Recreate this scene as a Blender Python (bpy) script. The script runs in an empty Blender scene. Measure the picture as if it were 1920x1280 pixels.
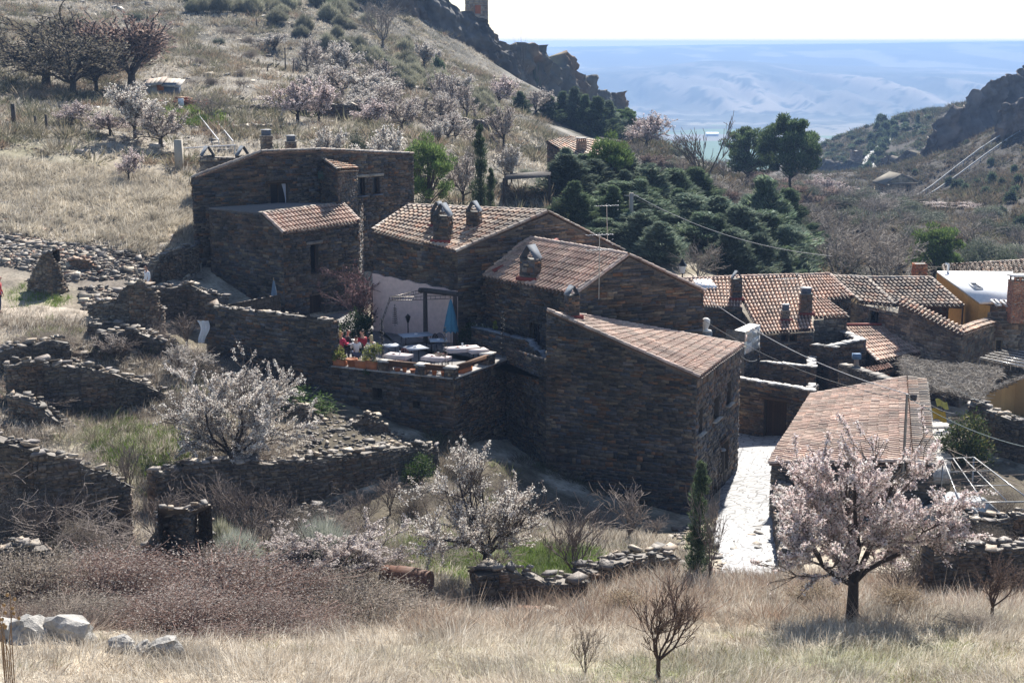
import bpy, bmesh, math, random
import numpy as np
from mathutils import Vector, Matrix
R = math.radians
scene = bpy.context.scene
# ------------------------------------------------------------------ camera, sky, sun, exposure
CAMZ, PITCH, FPX = 20.0, R(11.28), 2800.0
cam_d = bpy.data.cameras.new('camera'); cam = bpy.data.objects.new('camera', cam_d)
scene.collection.objects.link(cam); scene.camera = cam
cam.location = (0, 0, CAMZ); cam.rotation_euler = (R(90) - PITCH, 0, 0)
cam_d.sensor_width = 36; cam_d.lens = FPX / 1920 * 36; cam_d.clip_end = 30000; cam_d.clip_start = 0.3
SUN_AZ, SUN_EL = R(14), R(43)
world = bpy.data.worlds.new('World'); scene.world = world; world.use_nodes = True
wn = world.node_tree; bg = wn.nodes['Background']
sky = wn.nodes.new('ShaderNodeTexSky'); sky.sky_type = 'NISHITA'; sky.sun_disc = False
sky.sun_elevation = SUN_EL; sky.sun_rotation = SUN_AZ; sky.altitude = 900; sky.air_density = 1.0; sky.dust_density = 1.2; sky.ozone_density = 1.0
wn.links.new(sky.outputs[0], bg.inputs[0]); bg.inputs[1].default_value = 0.08
sun_d = bpy.data.lights.new('sun', 'SUN'); sun = bpy.data.objects.new('sun', sun_d); scene.collection.objects.link(sun)
sun_d.energy = 5.0; sun_d.angle = R(0.53); sun_d.color = (1.0, 0.94, 0.85)
sdir = Vector((math.sin(SUN_AZ) * math.cos(SUN_EL), math.cos(SUN_AZ) * math.cos(SUN_EL), math.sin(SUN_EL)))
sun.rotation_euler = sdir.to_track_quat('Z', 'Y').to_euler()
sun.location = (60, 200, 150)
vs = scene.view_settings; vs.view_transform = 'Standard'; vs.look = 'None'; vs.exposure = 0.95; vs.gamma = 1.0
vs.use_curve_mapping = False
scene.cycles.use_denoising = True
scene.cycles.max_bounces = 5; scene.cycles.diffuse_bounces = 3; scene.cycles.transmission_bounces = 3
scene.cycles.volume_bounces = 1; scene.cycles.transparent_max_bounces = 8
scene.cycles.sample_clamp_indirect = 6.0

# ------------------------------------------------------------------ helpers
cT, sT = math.cos(PITCH), math.sin(PITCH)
rng = np.random.default_rng(7)
def ray(px, py):
    u, v = (px - 960) / FPX, (640 - py) / FPX
    return np.array([u, cT + v * sT, -sT + v * cT])
def P(px, py, Y):
    d = ray(px, py); return np.array([0, 0, CAMZ]) + d * (Y / d[1])
def PZ(px, py, z):
    d = ray(px, py); return np.array([0, 0, CAMZ]) + d * ((z - CAMZ) / d[2])
class Plane:
    def __init__(s, a, b, c): s.o = a; s.n = np.cross(b - a, c - a)
    def at(s, px, py):
        d = ray(px, py); o = np.array([0, 0, CAMZ]); return o + d * (np.dot(s.o - o, s.n) / np.dot(d, s.n))
_T = np.random.default_rng(3).random((256, 256))
def vnoise(x, y):
    xi = np.floor(x).astype(int); yi = np.floor(y).astype(int); fx = x - xi; fy = y - yi
    fx = fx * fx * (3 - 2 * fx); fy = fy * fy * (3 - 2 * fy)
    a = _T[xi % 256, yi % 256]; b = _T[(xi + 1) % 256, yi % 256]; c = _T[xi % 256, (yi + 1) % 256]; d = _T[(xi + 1) % 256, (yi + 1) % 256]
    return (a * (1 - fx) + b * fx) * (1 - fy) + (c * (1 - fx) + d * fx) * fy
def fbm(x, y, o=4):
    x = np.asarray(x, float); y = np.asarray(y, float); r = 0; a = .5; s = 0
    for i in range(o):
        r = r + a * vnoise(x * 2 ** i + 17.3 * i, y * 2 ** i + 5.1 * i); s += a; a *= .5
    return r / s
def sstep(a, b, x): t = np.clip((np.asarray(x, float) - a) / (b - a), 0, 1); return t * t * (3 - 2 * t)

class MB:
    """collects faces with a colour per vertex and links them as ONE mesh object"""
    def __init__(s): s.v = []; s.c = []; s.f4 = []; s.f3 = []; s.n = 0
    def add(s, v, f, col):
        v = np.asarray(v, float).reshape(-1, 3); f = np.asarray(f, int); m = len(v)
        col = np.asarray(col, float)
        s.c.append(np.broadcast_to(col, (m, 3)) if col.ndim == 1 else col)
        (s.f4 if f.shape[1] == 4 else s.f3).append(f + s.n); s.v.append(v); s.n += m
    def many(s, v, f, col):
        """v: (N,k,3) N elements with the same local faces f; col (N,3) or (3,)"""
        v = np.asarray(v, float); N, k = v.shape[:2]
        if N == 0: return
        f = np.asarray(f, int); F = (f[None] + (np.arange(N) * k)[:, None, None]).reshape(-1, f.shape[1])
        col = np.asarray(col, float)
        if col.ndim == 2: col = np.repeat(col, k, axis=0)
        s.add(v.reshape(-1, 3), F, col)
    def box(s, c, size, col, rz=0, rot=None):
        sx, sy, sz = np.array(size) / 2
        v = np.array([[x, y, z] for z in (-sz, sz) for y in (-sy, sy) for x in (-sx, sx)])
        if rot is not None: v = v @ np.array(rot).T
        if rz: v = v @ np.array([[math.cos(rz), math.sin(rz), 0], [-math.sin(rz), math.cos(rz), 0], [0, 0, 1]])
        s.add(v + np.array(c), [[0, 2, 3, 1], [4, 5, 7, 6], [0, 1, 5, 4], [2, 6, 7, 3], [0, 4, 6, 2], [1, 3, 7, 5]], col)
    def bar(s, a, b, w, col, h=None):
        """square bar from a to b"""
        a = np.array(a, float); b = np.array(b, float); h = h or w
        d = b - a; d /= np.linalg.norm(d) + 1e-9
        up = np.array([0, 0, 1.]) if abs(d[2]) < .9 else np.array([1., 0, 0])
        sd = np.cross(d, up); sd /= np.linalg.norm(sd); up = np.cross(sd, d)
        q = [(-1, -1), (1, -1), (1, 1), (-1, 1)]
        v = [p + sd * x * w / 2 + up * y * h / 2 for p in (a, b) for x, y in q]
        s.add(v, [[0, 3, 2, 1], [4, 5, 6, 7], [0, 1, 5, 4], [1, 2, 6, 5], [2, 3, 7, 6], [3, 0, 4, 7]], col)
    def tube(s, path, rad, col, n=6, cap=False):
        path = np.asarray(path, float); m = len(path); rad = np.broadcast_to(np.asarray(rad, float), (m,))
        d = np.gradient(path, axis=0); d /= (np.linalg.norm(d, axis=1, keepdims=True) + 1e-9)
        ref = np.array([0, 0, 1.]) if abs(d[m // 2][2]) < .8 else np.array([1., 0, 0])
        a = np.cross(d, ref); a /= (np.linalg.norm(a, axis=1, keepdims=True) + 1e-9); b = np.cross(d, a)
        t = np.arange(n) / n * 2 * np.pi
        v = path[:, None] + rad[:, None, None] * (a[:, None] * np.cos(t)[None, :, None] + b[:, None] * np.sin(t)[None, :, None])
        i = np.arange(m - 1)[:, None] * n; j = np.arange(n)[None]; j2 = (j + 1) % n
        f = np.stack([i + j, i + j2, i + n + j2, i + n + j], -1).reshape(-1, 4)
        s.add(v, f, col)
        if cap:
            for k in (0, m - 1):
                vv = np.vstack([v[k], path[k][None]]); s.add(vv, [[q, (q + 1) % n, n] for q in range(n)], col)
    def lathe(s, base, prof, col, n=12):
        """prof: list of (r,z)"""
        t = np.arange(n) / n * 2 * np.pi; prof = np.array(prof, float); m = len(prof)
        v = np.stack([prof[:, 0][:, None] * np.cos(t), prof[:, 0][:, None] * np.sin(t), np.repeat(prof[:, 1][:, None], n, 1)], -1) + np.array(base)
        i = np.arange(m - 1)[:, None] * n; j = np.arange(n)[None]; j2 = (j + 1) % n
        s.add(v, np.stack([i + j, i + j2, i + n + j2, i + n + j], -1).reshape(-1, 4), col)
    def cards(s, c, d, ln, wd, col, r=None, based=False):
        """flat elongated leaves at c along d"""
        r = r or rng; c = np.asarray(c, float); N = len(c)
        if N == 0: return
        d = np.asarray(d, float); d = d / (np.linalg.norm(d, axis=1, keepdims=True) + 1e-9)
        q = r.normal(size=(N, 3)); sd = np.cross(d, q); sd /= (np.linalg.norm(sd, axis=1, keepdims=True) + 1e-9)
        ln = np.broadcast_to(np.asarray(ln, float), (N,))[:, None]; wd = np.broadcast_to(np.asarray(wd, float), (N,))[:, None]
        o = 0 if based else -.5
        v = np.stack([c + d * ln * o, c + d * ln * (o + .45) + sd * wd / 2, c + d * ln * (o + 1), c + d * ln * (o + .45) - sd * wd / 2], 1)
        s.many(v, [[0, 1, 2, 3]], col)
    def build(s, name, mat, parent=None, smooth=False):
        me = bpy.data.meshes.new(name)
        if s.n:
            V = np.concatenate(s.v).astype(np.float32); C = np.concatenate(s.c)
            f4 = np.concatenate(s.f4) if s.f4 else np.zeros((0, 4), int); f3 = np.concatenate(s.f3) if s.f3 else np.zeros((0, 3), int)
            loops = np.concatenate([f4.ravel(), f3.ravel()]).astype(np.int32)
            st = np.concatenate([np.arange(len(f4)) * 4, len(f4) * 4 + np.arange(len(f3)) * 3]).astype(np.int32)
            me.vertices.add(len(V)); me.vertices.foreach_set('co', V.ravel())
            me.loops.add(len(loops)); me.loops.foreach_set('vertex_index', loops)
            me.polygons.add(len(st)); me.polygons.foreach_set('loop_start', st)
            me.update(calc_edges=True)
            at = me.attributes.new('Col', 'FLOAT_COLOR', 'POINT')
            at.data.foreach_set('color', np.concatenate([C, np.ones((len(C), 1))], 1).astype(np.float32).ravel())
            if smooth: me.polygons.foreach_set('use_smooth', np.ones(len(st), bool))
        if mat: me.materials.append(mat)
        return link(name, me, parent)
def link(name, data, parent=None):
    o = bpy.data.objects.new(name, data); scene.collection.objects.link(o)
    if parent is not None: o.parent = parent
    return o
def tag(o, label=None, cat=None, group=None, kind=None):
    if label: o['label'] = label
    if cat: o['category'] = cat
    if group: o['group'] = group
    if kind: o['kind'] = kind
    return o
def thing(name, label, cat, loc=(0, 0, 0), group=None, rz=0):
    o = link(name, None); o.location = tuple(loc); o.rotation_euler = (0, 0, rz); o.empty_display_size = .3
    return tag(o, label, cat, group)
def copy_tree(o, parent=None):
    c = o.copy(); scene.collection.objects.link(c)
    if parent is not None: c.parent = parent
    for ch in o.children: copy_tree(ch, c)
    return c

# ------------------------------------------------------------------ materials (all read the per-face colour 'Col')
def colmat(name, rough=.85, nscale=6., namt=.35, bump=.25, bscale=25., transl=0., spec=.25, metal=0., detail=4., vary=0., stain=0.):
    m = bpy.data.materials.new(name); m.use_nodes = True; nt = m.node_tree; N = nt.nodes; L = nt.links
    bs = N['Principled BSDF']; out = N['Material Output']
    at = N.new('ShaderNodeAttribute'); at.attribute_name = 'Col'
    tc = N.new('ShaderNodeTexCoord')
    no = N.new('ShaderNodeTexNoise'); no.inputs['Scale'].default_value = nscale; no.inputs['Detail'].default_value = detail
    L.new(tc.outputs['Object'], no.inputs['Vector'])
    mr = N.new('ShaderNodeMapRange'); mr.inputs[1].default_value = .25; mr.inputs[2].default_value = .75
    mr.inputs[3].default_value = 1 - namt; mr.inputs[4].default_value = 1 + namt
    L.new(no.outputs[0], mr.inputs[0])
    vm = N.new('ShaderNodeVectorMath'); vm.operation = 'SCALE'
    L.new(at.outputs['Color'], vm.inputs[0]); L.new(mr.outputs[0], vm.inputs['Scale'])
    if vary > 0:
        oi = N.new('ShaderNodeObjectInfo'); mv = N.new('ShaderNodeMapRange'); mv.inputs[3].default_value = 1 - vary; mv.inputs[4].default_value = 1 + vary; L.new(oi.outputs['Random'], mv.inputs[0])
        mm = N.new('ShaderNodeMath'); mm.operation = 'MULTIPLY'; L.new(mr.outputs[0], mm.inputs[0]); L.new(mv.outputs[0], mm.inputs[1]); L.new(mm.outputs[0], vm.inputs['Scale'])
    if stain > 0:
        ns = N.new('ShaderNodeTexNoise'); ns.inputs['Scale'].default_value = .7; ns.inputs['Detail'].default_value = 6; L.new(tc.outputs['Object'], ns.inputs['Vector'])
        ms = N.new('ShaderNodeMapRange'); ms.inputs[1].default_value = .3; ms.inputs[2].default_value = .7; ms.inputs[3].default_value = 1 - stain; ms.inputs[4].default_value = 1 + stain; L.new(ns.outputs[0], ms.inputs[0])
        mm = N.new('ShaderNodeMath'); mm.operation = 'MULTIPLY'; L.new(mr.outputs[0], mm.inputs[0]); L.new(ms.outputs[0], mm.inputs[1]); L.new(mm.outputs[0], vm.inputs['Scale'])
    L.new(vm.outputs[0], bs.inputs['Base Color'])
    bs.inputs['Roughness'].default_value = rough; bs.inputs['Specular IOR Level'].default_value = spec; bs.inputs['Metallic'].default_value = metal
    if bump > 0:
        nb = N.new('ShaderNodeTexNoise'); nb.inputs['Scale'].default_value = bscale; nb.inputs['Detail'].default_value = 5
        L.new(tc.outputs['Object'], nb.inputs['Vector'])
        bp = N.new('ShaderNodeBump'); bp.inputs['Strength'].default_value = bump; bp.inputs['Distance'].default_value = .05
        L.new(nb.outputs[0], bp.inputs['Height']); L.new(bp.outputs[0], bs.inputs['Normal'])
    if transl > 0:
        tr = N.new('ShaderNodeBsdfTranslucent'); L.new(vm.outputs[0], tr.inputs['Color'])
        mx = N.new('ShaderNodeMixShader'); mx.inputs[0].default_value = transl
        L.new(bs.outputs[0], mx.inputs[1]); L.new(tr.outputs[0], mx.inputs[2]); L.new(mx.outputs[0], out.inputs['Surface'])
    return m
M_STONE = colmat('slate_stone', .62, 9, .35, .5, 30, stain=.38, spec=.4)
M_TILE = colmat('clay_tile', .66, 14, .35, .3, 40, stain=.3, spec=.3)
M_WOOD = colmat('dark_wood', .8, 10, .3, .2, 30)
M_BARK = colmat('bark', .9, 12, .3, .4, 30)
M_LEAF = colmat('leaf', .7, 3, .25, 0, 1, transl=.35, spec=.2, vary=.3)
M_PETAL = colmat('petal', .7, 1.2, .22, 0, 1, transl=.42, vary=.1)
M_NEEDLE = colmat('needle', .85, 2, .25, 0, 1, transl=.38, spec=.08, vary=.32)
M_GRASS = colmat('dry_grass_blade', .7, 1.2, .25, 0, 1, transl=.45)
M_PLAIN = colmat('painted', .7, 5, .12, .08, 40)
M_METAL = colmat('metal', .35, 6, .15, .05, 30, metal=.8)
M_CLOTH = colmat('cloth', .9, 5, .12, .1, 60)
M_ROCK = colmat('cliff_rock', .9, .35, .4, .6, 1.5, detail=8)
M_SKIN = colmat('skin', .6, 5, .05, 0, 1)
def glassmat():
    m = bpy.data.materials.new('window_glass'); m.use_nodes = True; b = m.node_tree.nodes['Principled BSDF']
    b.inputs['Base Color'].default_value = (.012, .014, .018, 1); b.inputs['Roughness'].default_value = .12
    return m
M_GLASS = glassmat()

# ------------------------------------------------------------------ terrain: thin plate through measured points (view angle u, log distance)
CTRL = [  # (px, py, Y) points where the ground shows
 (-300,1280,24),(0,1280,25),(480,1280,26),(960,1280,27),(1440,1280,27),(1920,1280,27),(2300,1280,27),
 (100,1205,29),(420,1210,31),(700,1200,32.5),(960,1185,34),(1250,1180,34),(1598,1165,35),(1880,1165,34.5),(2200,1150,35),
 (330,1110,39),(60,1110,38),(600,1130,39),(760,1130,40),(960,1150,40.5),(1150,1130,41),(1330,1105,42),(1560,1095,43),(1800,1120,42),
 (1415,1078,48.5),(1470,1075,48),(1345,1000,54),(1400,1000,54.5),(1303,965,60),(1371,882,66.7),(1410,850,69.5),(1460,823,72.4),
 (1000,1055,46.5),(1090,1050,47),(780,1020,47.5),(700,1070,43),(900,1060,46),(1000,960,56),(1180,1000,55),
 (480,985,52),(650,985,52),(830,960,53.5),(300,1020,48),(150,1010,47),(0,1010,46),(-200,1010,46),(430,1060,44),
 (270,860,55),(180,810,58),(400,860,56),(550,850,57),(700,835,58.5),(820,850,60),(950,880,60),(600,760,63),(130,790,59),(50,880,53.5),(330,900,54.3),
 (150,790,60),(0,770,59),(60,700,64),(200,690,65),(330,720,64.5),(450,700,67),(250,640,68),(-100,640,66),(360,640,71),
 (40,590,70),(180,590,71),(0,560,73),(330,560,76),(100,545,75),(230,545,76),
 (200,480,80),(50,450,82),(330,465,82),(150,425,86),(150,370,92),(330,400,89),(0,380,90),(150,330,98),(330,350,98),(-200,330,98),
 (250,275,108),(60,260,108),(340,300,104),(300,200,126),(100,190,128),(305,178,140),(420,230,122),(520,240,122),(430,170,140),
 (600,260,116),(700,270,116),(820,280,115),(450,60,200),(250,100,170),(0,100,160),(0,0,230),(300,0,235),(-300,20,250),(550,0,240),
 (700,80,212),(600,135,180),(720,190,155),(850,170,185),(820,215,160),(870,235,150),(950,210,200),(760,20,250),(870,120,235),(960,170,265),
 (1000,260,150),(930,300,125),(1000,330,120),(900,360,108),(1065,335,140),(1050,240,195),(1170,235,230),(1250,290,200),(1150,380,118),
 (1300,372,168),(1480,372,190),(1405,340,210),(1250,430,118),(1400,470,112),(1200,520,95),(1320,540,93),
 (1560,400,185),(1620,420,170),(1700,430,165),(1800,440,180),(1600,560,110),(1750,560,110),(1900,560,112),(1500,560,102),
 (1850,490,150),(1900,400,200),(1850,350,250),(1800,310,310),(1900,230,330),(1740,380,290),(1640,400,290),(1680,385,300),(1960,440,170),(2200,300,230),
 (1625,312,425),(1660,330,400),(1720,300,400),(1560,300,450),(1650,232,500),(1740,230,480),(1545,330,400),(1500,330,330),(1722,318,350),(1760,304,351),(1790,288,352),(1840,262,356),(1890,235,360),(1930,215,364),(1850,185,394),(1960,140,402),(1600,250,495),(1570,288,470),(1700,218,500),(2200,60,420),
 (1250,335,330),(1150,270,380),(1400,350,300),(1330,345,260),(1460,350,350),(1380,340,420),(1300,330,420),(1560,345,350),(1600,360,300),(1560,390,240),(1480,375,250),
 (1740,840,63),(1745,795,68),(1700,900,60),(1800,1008,54),(1920,1003,54),(1880,860,63),(1900,790,70),(1640,1000,54),(1750,1010,50),
(2100,800,70),(2100,560,110),
]
EXTRA = [(u, Y, z) for u in (-.7, -.35, 0, .35, .7) for Y, z in ((2, 18.2), (8, 15.2), (16, 11.6))]
EXTRA += [(-.05, 350, -12), (.08, 520, -40), (.15, 620, -45), (-.08, 420, -20), (.3, 560, -10), (-.2, 420, 22), (-.45, 420, 26), (.5, 560, 8), (-.09, 300, 4), (.02, 330, -10)]
EXTRA += [((px - 960) / 2745, Y, z) for px, Y, z in ((1480,78,.6),(1560,79,.2),(1640,79,.2),(1740,78,.3),(1850,80,.3),(1480,85,0),(1560,86,0),(1640,86,0),(1740,86,0),(1850,86,.2),(1990,84,.2),(1600,93,0),(1750,95,0),(1900,95,0),(1420,86,.0),(1330,82,.3),(1350,76,.3))]
_pts = [P(*c) for c in CTRL] + [np.array([u * Y, Y, z]) for u, Y, z in EXTRA]
_pts = np.array(_pts); _cu = _pts[:, 0] / _pts[:, 1]; _cw = np.log(_pts[:, 1]); _cs = (_pts[:, 2] - CAMZ) / _pts[:, 1]
def _U(r2): return r2 * np.log(r2 + 1e-12)
def _solve():
    n = len(_cu); K = _U((_cu[:, None] - _cu) ** 2 + (_cw[:, None] - _cw) ** 2) + np.eye(n) * 1e-5
    A = np.zeros((n + 3, n + 3)); A[:n, :n] = K; Q = np.stack([np.ones(n), _cu, _cw], 1); A[:n, n:] = Q; A[n:, :n] = Q.T
    return np.linalg.solve(A, np.concatenate([_cs, np.zeros(3)]))
_W = _solve()
def far_z(x, Y):
    """valley floor, gullied scarp and plateau"""
    u = x / Y
    n1 = fbm(x / 700 + 3, Y / 1500, 4); rid = 1 - np.abs(2 * fbm(x / 260 + 9 + Y / 900, Y / 1400 + 3, 4) - 1)
    rid2 = 1 - np.abs(2 * fbm(x / 90 + 1, Y / 500 + 8, 3) - 1)
    base = 3150 + 500 * (n1 - .5)
    rid3 = 1 - np.abs(2 * fbm(x / 38 + 5, Y / 260 + 2, 3) - 1); t = (Y - base) / 900 + .42 * (rid - .7) + .40 * (rid2 - .7) + .13 * (rid3 - .7)
    z = -131 + 72 * sstep(0, 1, t) * (.85 + .3 * n1)
    z = z + 30 * np.exp(-((u - .135) / .05) ** 2 - ((Y - 4300) / 420) ** 2)          # the dark wooded hill
    z = z + 34 * sstep(3900, 5000, Y) * (fbm(x / 420 + 5, Y / 420, 5) - .45)
    top = -1 + 88 * (u - .014)
    k = sstep(4600, 6500, Y); z = z * (1 - k) + (top + 10 * (fbm(x / 900, 3.3 + 0 * x, 3) - .5)) * k
    return z
def ground_z(x, Y):
    x = np.asarray(x, float); Y = np.asarray(Y, float); sh = x.shape; x = x.ravel(); Y = Y.ravel()
    out = np.empty_like(x)
    for i in range(0, len(x), 20000):
        xs, ys = x[i:i + 20000], np.maximum(Y[i:i + 20000], 1.2)
        u, w = xs / ys, np.log(np.minimum(ys, 900))
        s = _U((u[:, None] - _cu) ** 2 + (w[:, None] - _cw) ** 2) @ _W[:-3] + _W[-3] + _W[-2] * u + _W[-1] * w
        z = CAMZ + s * np.minimum(ys, 900)
        am = np.clip(ys / 60, .25, 12)
        wild = sstep(76, 90, ys)
        z = z + np.minimum(am, 4) * .22 * (fbm(u * 40, w * 40, 4) - .5) + wild * np.minimum(am, 3) * .7 * (fbm(u * 10 + 40, w * 10, 4) - .5)
        k = sstep(560, 1000, ys)
        if k.any(): z = z * (1 - k) + (far_z(xs, ys)) * k
        out[i:i + 20000] = z
    return out.reshape(sh)
def gz(x, y): return float(ground_z(np.array([x]), np.array([y]))[0])
def G(px, py, Y):
    p = P(px, py, Y); p[2] = gz(p[0], p[1]); return p
# ------------------------------------------------------------------ ground colours (soil, dry grass, green grass, scrub, fields; dark blobs also paint shade)
BLOB = [  # px, py, Y, radius m, kind, weight
 (1010,1050,46.5,3.6,'green',1),(1090,1060,46,2.5,'green',.8),(780,1020,47.5,2.2,'green',.9),(850,1040,46,2.,'green',.7),
 (270,850,56,2.8,'green',.9),(190,815,58,2.2,'green',.9),(310,890,54,1.5,'green',.6),(60,545,73,3,'green',.7),(100,600,70,1.8,'green',.4),(330,640,69,2,'green',.5),
 (350,225,122,5,'green',.8),(160,205,126,6,'green',.4),(60,240,112,6,'green',.4),(440,255,118,5,'green',.45),(30,310,100,5,'green',.3),
 (1700,1240,30,4,'green',.5),(1350,1255,28.5,3,'green',.45),(1130,1265,28,2.5,'green',.4),(900,1240,30,3,'green',.3),(1600,1260,28.5,5,'green',.3),(1340,1010,52,1.6,'green',.5),(1850,1150,35,3,'green',.35),(620,1110,40,1.2,'green',.5),(870,1075,44,1.8,'green',.8),
 (150,470,81,7,'rubble',1),(40,445,83,5,'rubble',1),(280,470,81,5,'rubble',1),(230,510,78,4,'rubble',.8),(130,770,60,3,'rubble',.9),(20,750,60,3,'rubble',.8),
 (50,590,70,3.2,'dirt',1),(130,590,70.5,2.4,'dirt',1),(0,585,70,3,'dirt',.9),(150,625,69,2.5,'dirt',.6),
 (480,30,215,26,'scrub',.9),(600,30,225,28,'scrub',.9),(720,120,190,14,'scrub',.8),(650,85,200,14,'scrub',.8),(800,130,190,14,'scrub',.9),(880,190,190,14,'scrub',.8),(960,190,230,16,'scrub',.8),
 (1500,430,150,28,'scrub',1),(1300,420,125,16,'scrub',1),(1200,330,150,15,'scrub',.6),(1700,430,170,20,'scrub',1),(1600,500,130,20,'scrub',1),(1450,340,260,40,'scrub',.8),
 (1220,280,210,22,'scrub',.9),(1300,300,200,22,'scrub',1),(1380,330,190,22,'scrub',1),(1440,310,250,35,'scrub',1),(1330,380,140,18,'scrub',1),(1120,420,112,12,'scrub',1),(1250,350,160,18,'scrub',1),(1540,360,250,30,'scrub',1),(1600,380,220,28,'scrub',.9),(1650,240,490,60,'scrub',.9),(1700,250,470,40,'scrub',.6),(1560,300,440,40,'scrub',.8),(1640,290,420,25,'scrub',.4),
 (600,800,60,4,'dark',.8),(900,960,56,4,'dark',.8),(1150,990,55,4,'dark',.6),(560,990,52,5,'dark',.7),(120,1020,46,5,'dark',.7),
 (1800,900,60,4,'dark',.6),(100,990,46,6,'dark',1),(300,1000,46,5,'dark',1),(450,1000,48,4,'dark',1),(550,1020,46,4,'dark',.9),(600,960,51,4,'dark',1),(700,960,52,4,'dark',1),(380,930,52,3,'dark',.9),(420,800,58,4,'dark',.8),(600,820,60,5,'dark',1),(100,730,62,5,'dark',.7),(300,780,61,4,'dark',.7),(350,700,65,4,'dark',.7),(250,600,70,4,'dark',.7),(400,620,70,4,'dark',.8),(150,650,66,4,'dark',.6),(300,1090,40,7,'dark',1),(550,1100,40,6,'dark',1),(100,1100,39,6,'dark',1),(700,1100,41,4,'dark',.6),(880,905,58,4,'dark',1),(960,930,58,4,'dark',1),(820,930,55,3,'dark',.8),(1050,990,57,4,'dark',.9),(760,960,53,3,'dark',.6),(1830,980,53,5,'dark',.9),(1760,900,60,4,'dark',.8),(1850,900,60,6,'dark',1),(1900,960,57,6,'dark',1),(1780,940,58,4,'dark',1),(1760,760,70,4,'dark',1),(1850,740,72,5,'dark',1),(1700,780,72,5,'dark',.7),(1550,730,80,6,'dark',.7),
]
KC = {'green': (.105, .15, .035), 'rubble': (.22, .19, .16), 'dirt': (.40, .34, .27), 'scrub': (.085, .088, .05), 'dark': (.10, .085, .06)}  # dark is overgrown soil, and shade painted onto ground by the front house
def ground_col(x, Y, z=None):
    x = np.asarray(x, float); Y = np.asarray(Y, float)
    uu = x / np.maximum(Y, 2); lw = np.log(np.maximum(Y, 2))
    n1 = fbm(uu * 20, lw * 20, 5); n2 = fbm(uu * 90 + 31, lw * 90, 4)
    dry = np.array([.39, .335, .25]); pale = np.array([.47, .43, .36]); brown = np.array([.22, .165, .105])
    k = np.clip((n1 - .3) * 2.2, 0, 1)[..., None]; k2 = np.clip((n2 - .35) * 2.5, 0, 1)[..., None]
    c = dry * (1 - k) + pale * k; c = c * (.55 + .45 * k2) + brown * (1 - k2) * .45
    for px, py, By, r, kd, w in BLOB:
        p = P(px, py, By); d = np.hypot(x - p[0], (Y - p[1]) * (1 if By < 100 else .8)) / r
        m = np.clip(1.25 - d - (n2 - .5) * 1.3 - (n1 - .5) * .8, 0, 1) * w
        c = c * (1 - m[..., None]) + np.array(KC[kd]) * (.7 + .6 * n2[..., None]) * m[..., None]
    # shrubby slopes beyond the village
    m = (sstep(150, 240, Y) * np.clip((fbm(uu * 22 + 2, lw * 16, 4) - .42) * 3.2, 0, 1))[..., None] * .75
    c = c * (1 - m) + np.array([.15, .14, .09]) * m
    # right-hand gorge slope: brown low scrub
    u = x / Y
    m = (sstep(.13, .2, u) * sstep(112, 150, Y) * (1 - sstep(700, 900, Y)))[..., None] * .95
    g = np.array([.090, .070, .047]) * (.6 + .8 * n2[..., None]); c = c * (1 - m) + g * m
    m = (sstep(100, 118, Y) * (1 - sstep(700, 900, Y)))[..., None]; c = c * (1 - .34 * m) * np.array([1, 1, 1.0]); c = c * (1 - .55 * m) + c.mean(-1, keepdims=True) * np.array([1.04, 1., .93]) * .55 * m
    # the far valley
    F = sstep(700, 1000, Y)
    if np.any(F > 0):
        nf = fbm(x / 160, Y / 500, 4); nf2 = fbm(x / 60 + 4, Y / 160, 4)
        f = np.array([.22, .20, .15]) * (.7 + .6 * nf[..., None])
        strip = np.floor(Y / 170 + .25 * np.floor(x / 420)); gsel = (np.modf(np.abs(np.sin(strip * 12.9898 + np.floor(x / 420) * 4.1)) * 43.7)[0] > .62) & (Y < 2850) & (nf < .62)
        f = np.where(gsel[..., None], np.array([.11, .17, .06]), f)
        tree = ((Y > 2620) & (Y < 3120) & (fbm(x / 200 + 8, Y / 120, 3) > .5)) | ((Y > 3050) & (Y < 3200))
        f = np.where(tree[..., None], np.array([.08, .085, .06]), f)
        rid = 1 - np.abs(2 * fbm(x / 260 + 9 + Y / 900, Y / 1400 + 3, 4) - 1)
        sc = np.array([.055, .06, .04]) * (1 - np.clip((rid - .55) * 2.5, 0, 1)[..., None]) + np.array([.27, .23, .17]) * np.clip((rid - .55) * 2.5, 0, 1)[..., None]
        ks = sstep(3150, 3300, Y)[..., None]; f = f * (1 - ks) + sc * (.7 + .6 * nf2[..., None]) * ks
        kp = sstep(4100, 4700, Y)[..., None]; pl = np.where((nf > .56)[..., None], np.array([.19, .18, .12]), np.array([.075, .08, .055])) * (.7 + .6 * nf2[..., None])
        dots = fbm(x / 22 + 3, Y / 70 + 9, 3); f = np.where(((dots > .60) & (Y > 2600))[..., None], np.array([.035, .045, .03]), f)
        hill = np.exp(-((u - .135) / .045) ** 2 - ((Y - 4300) / 420) ** 2)[..., None]
        f = f * (1 - kp) + pl * kp; f = f * (1 - .8 * hill) + np.array([.05, .06, .04]) * .8 * hill
        c = c * (1 - F[..., None]) + f * F[..., None]
    return np.clip(c, .01, .9)

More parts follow.
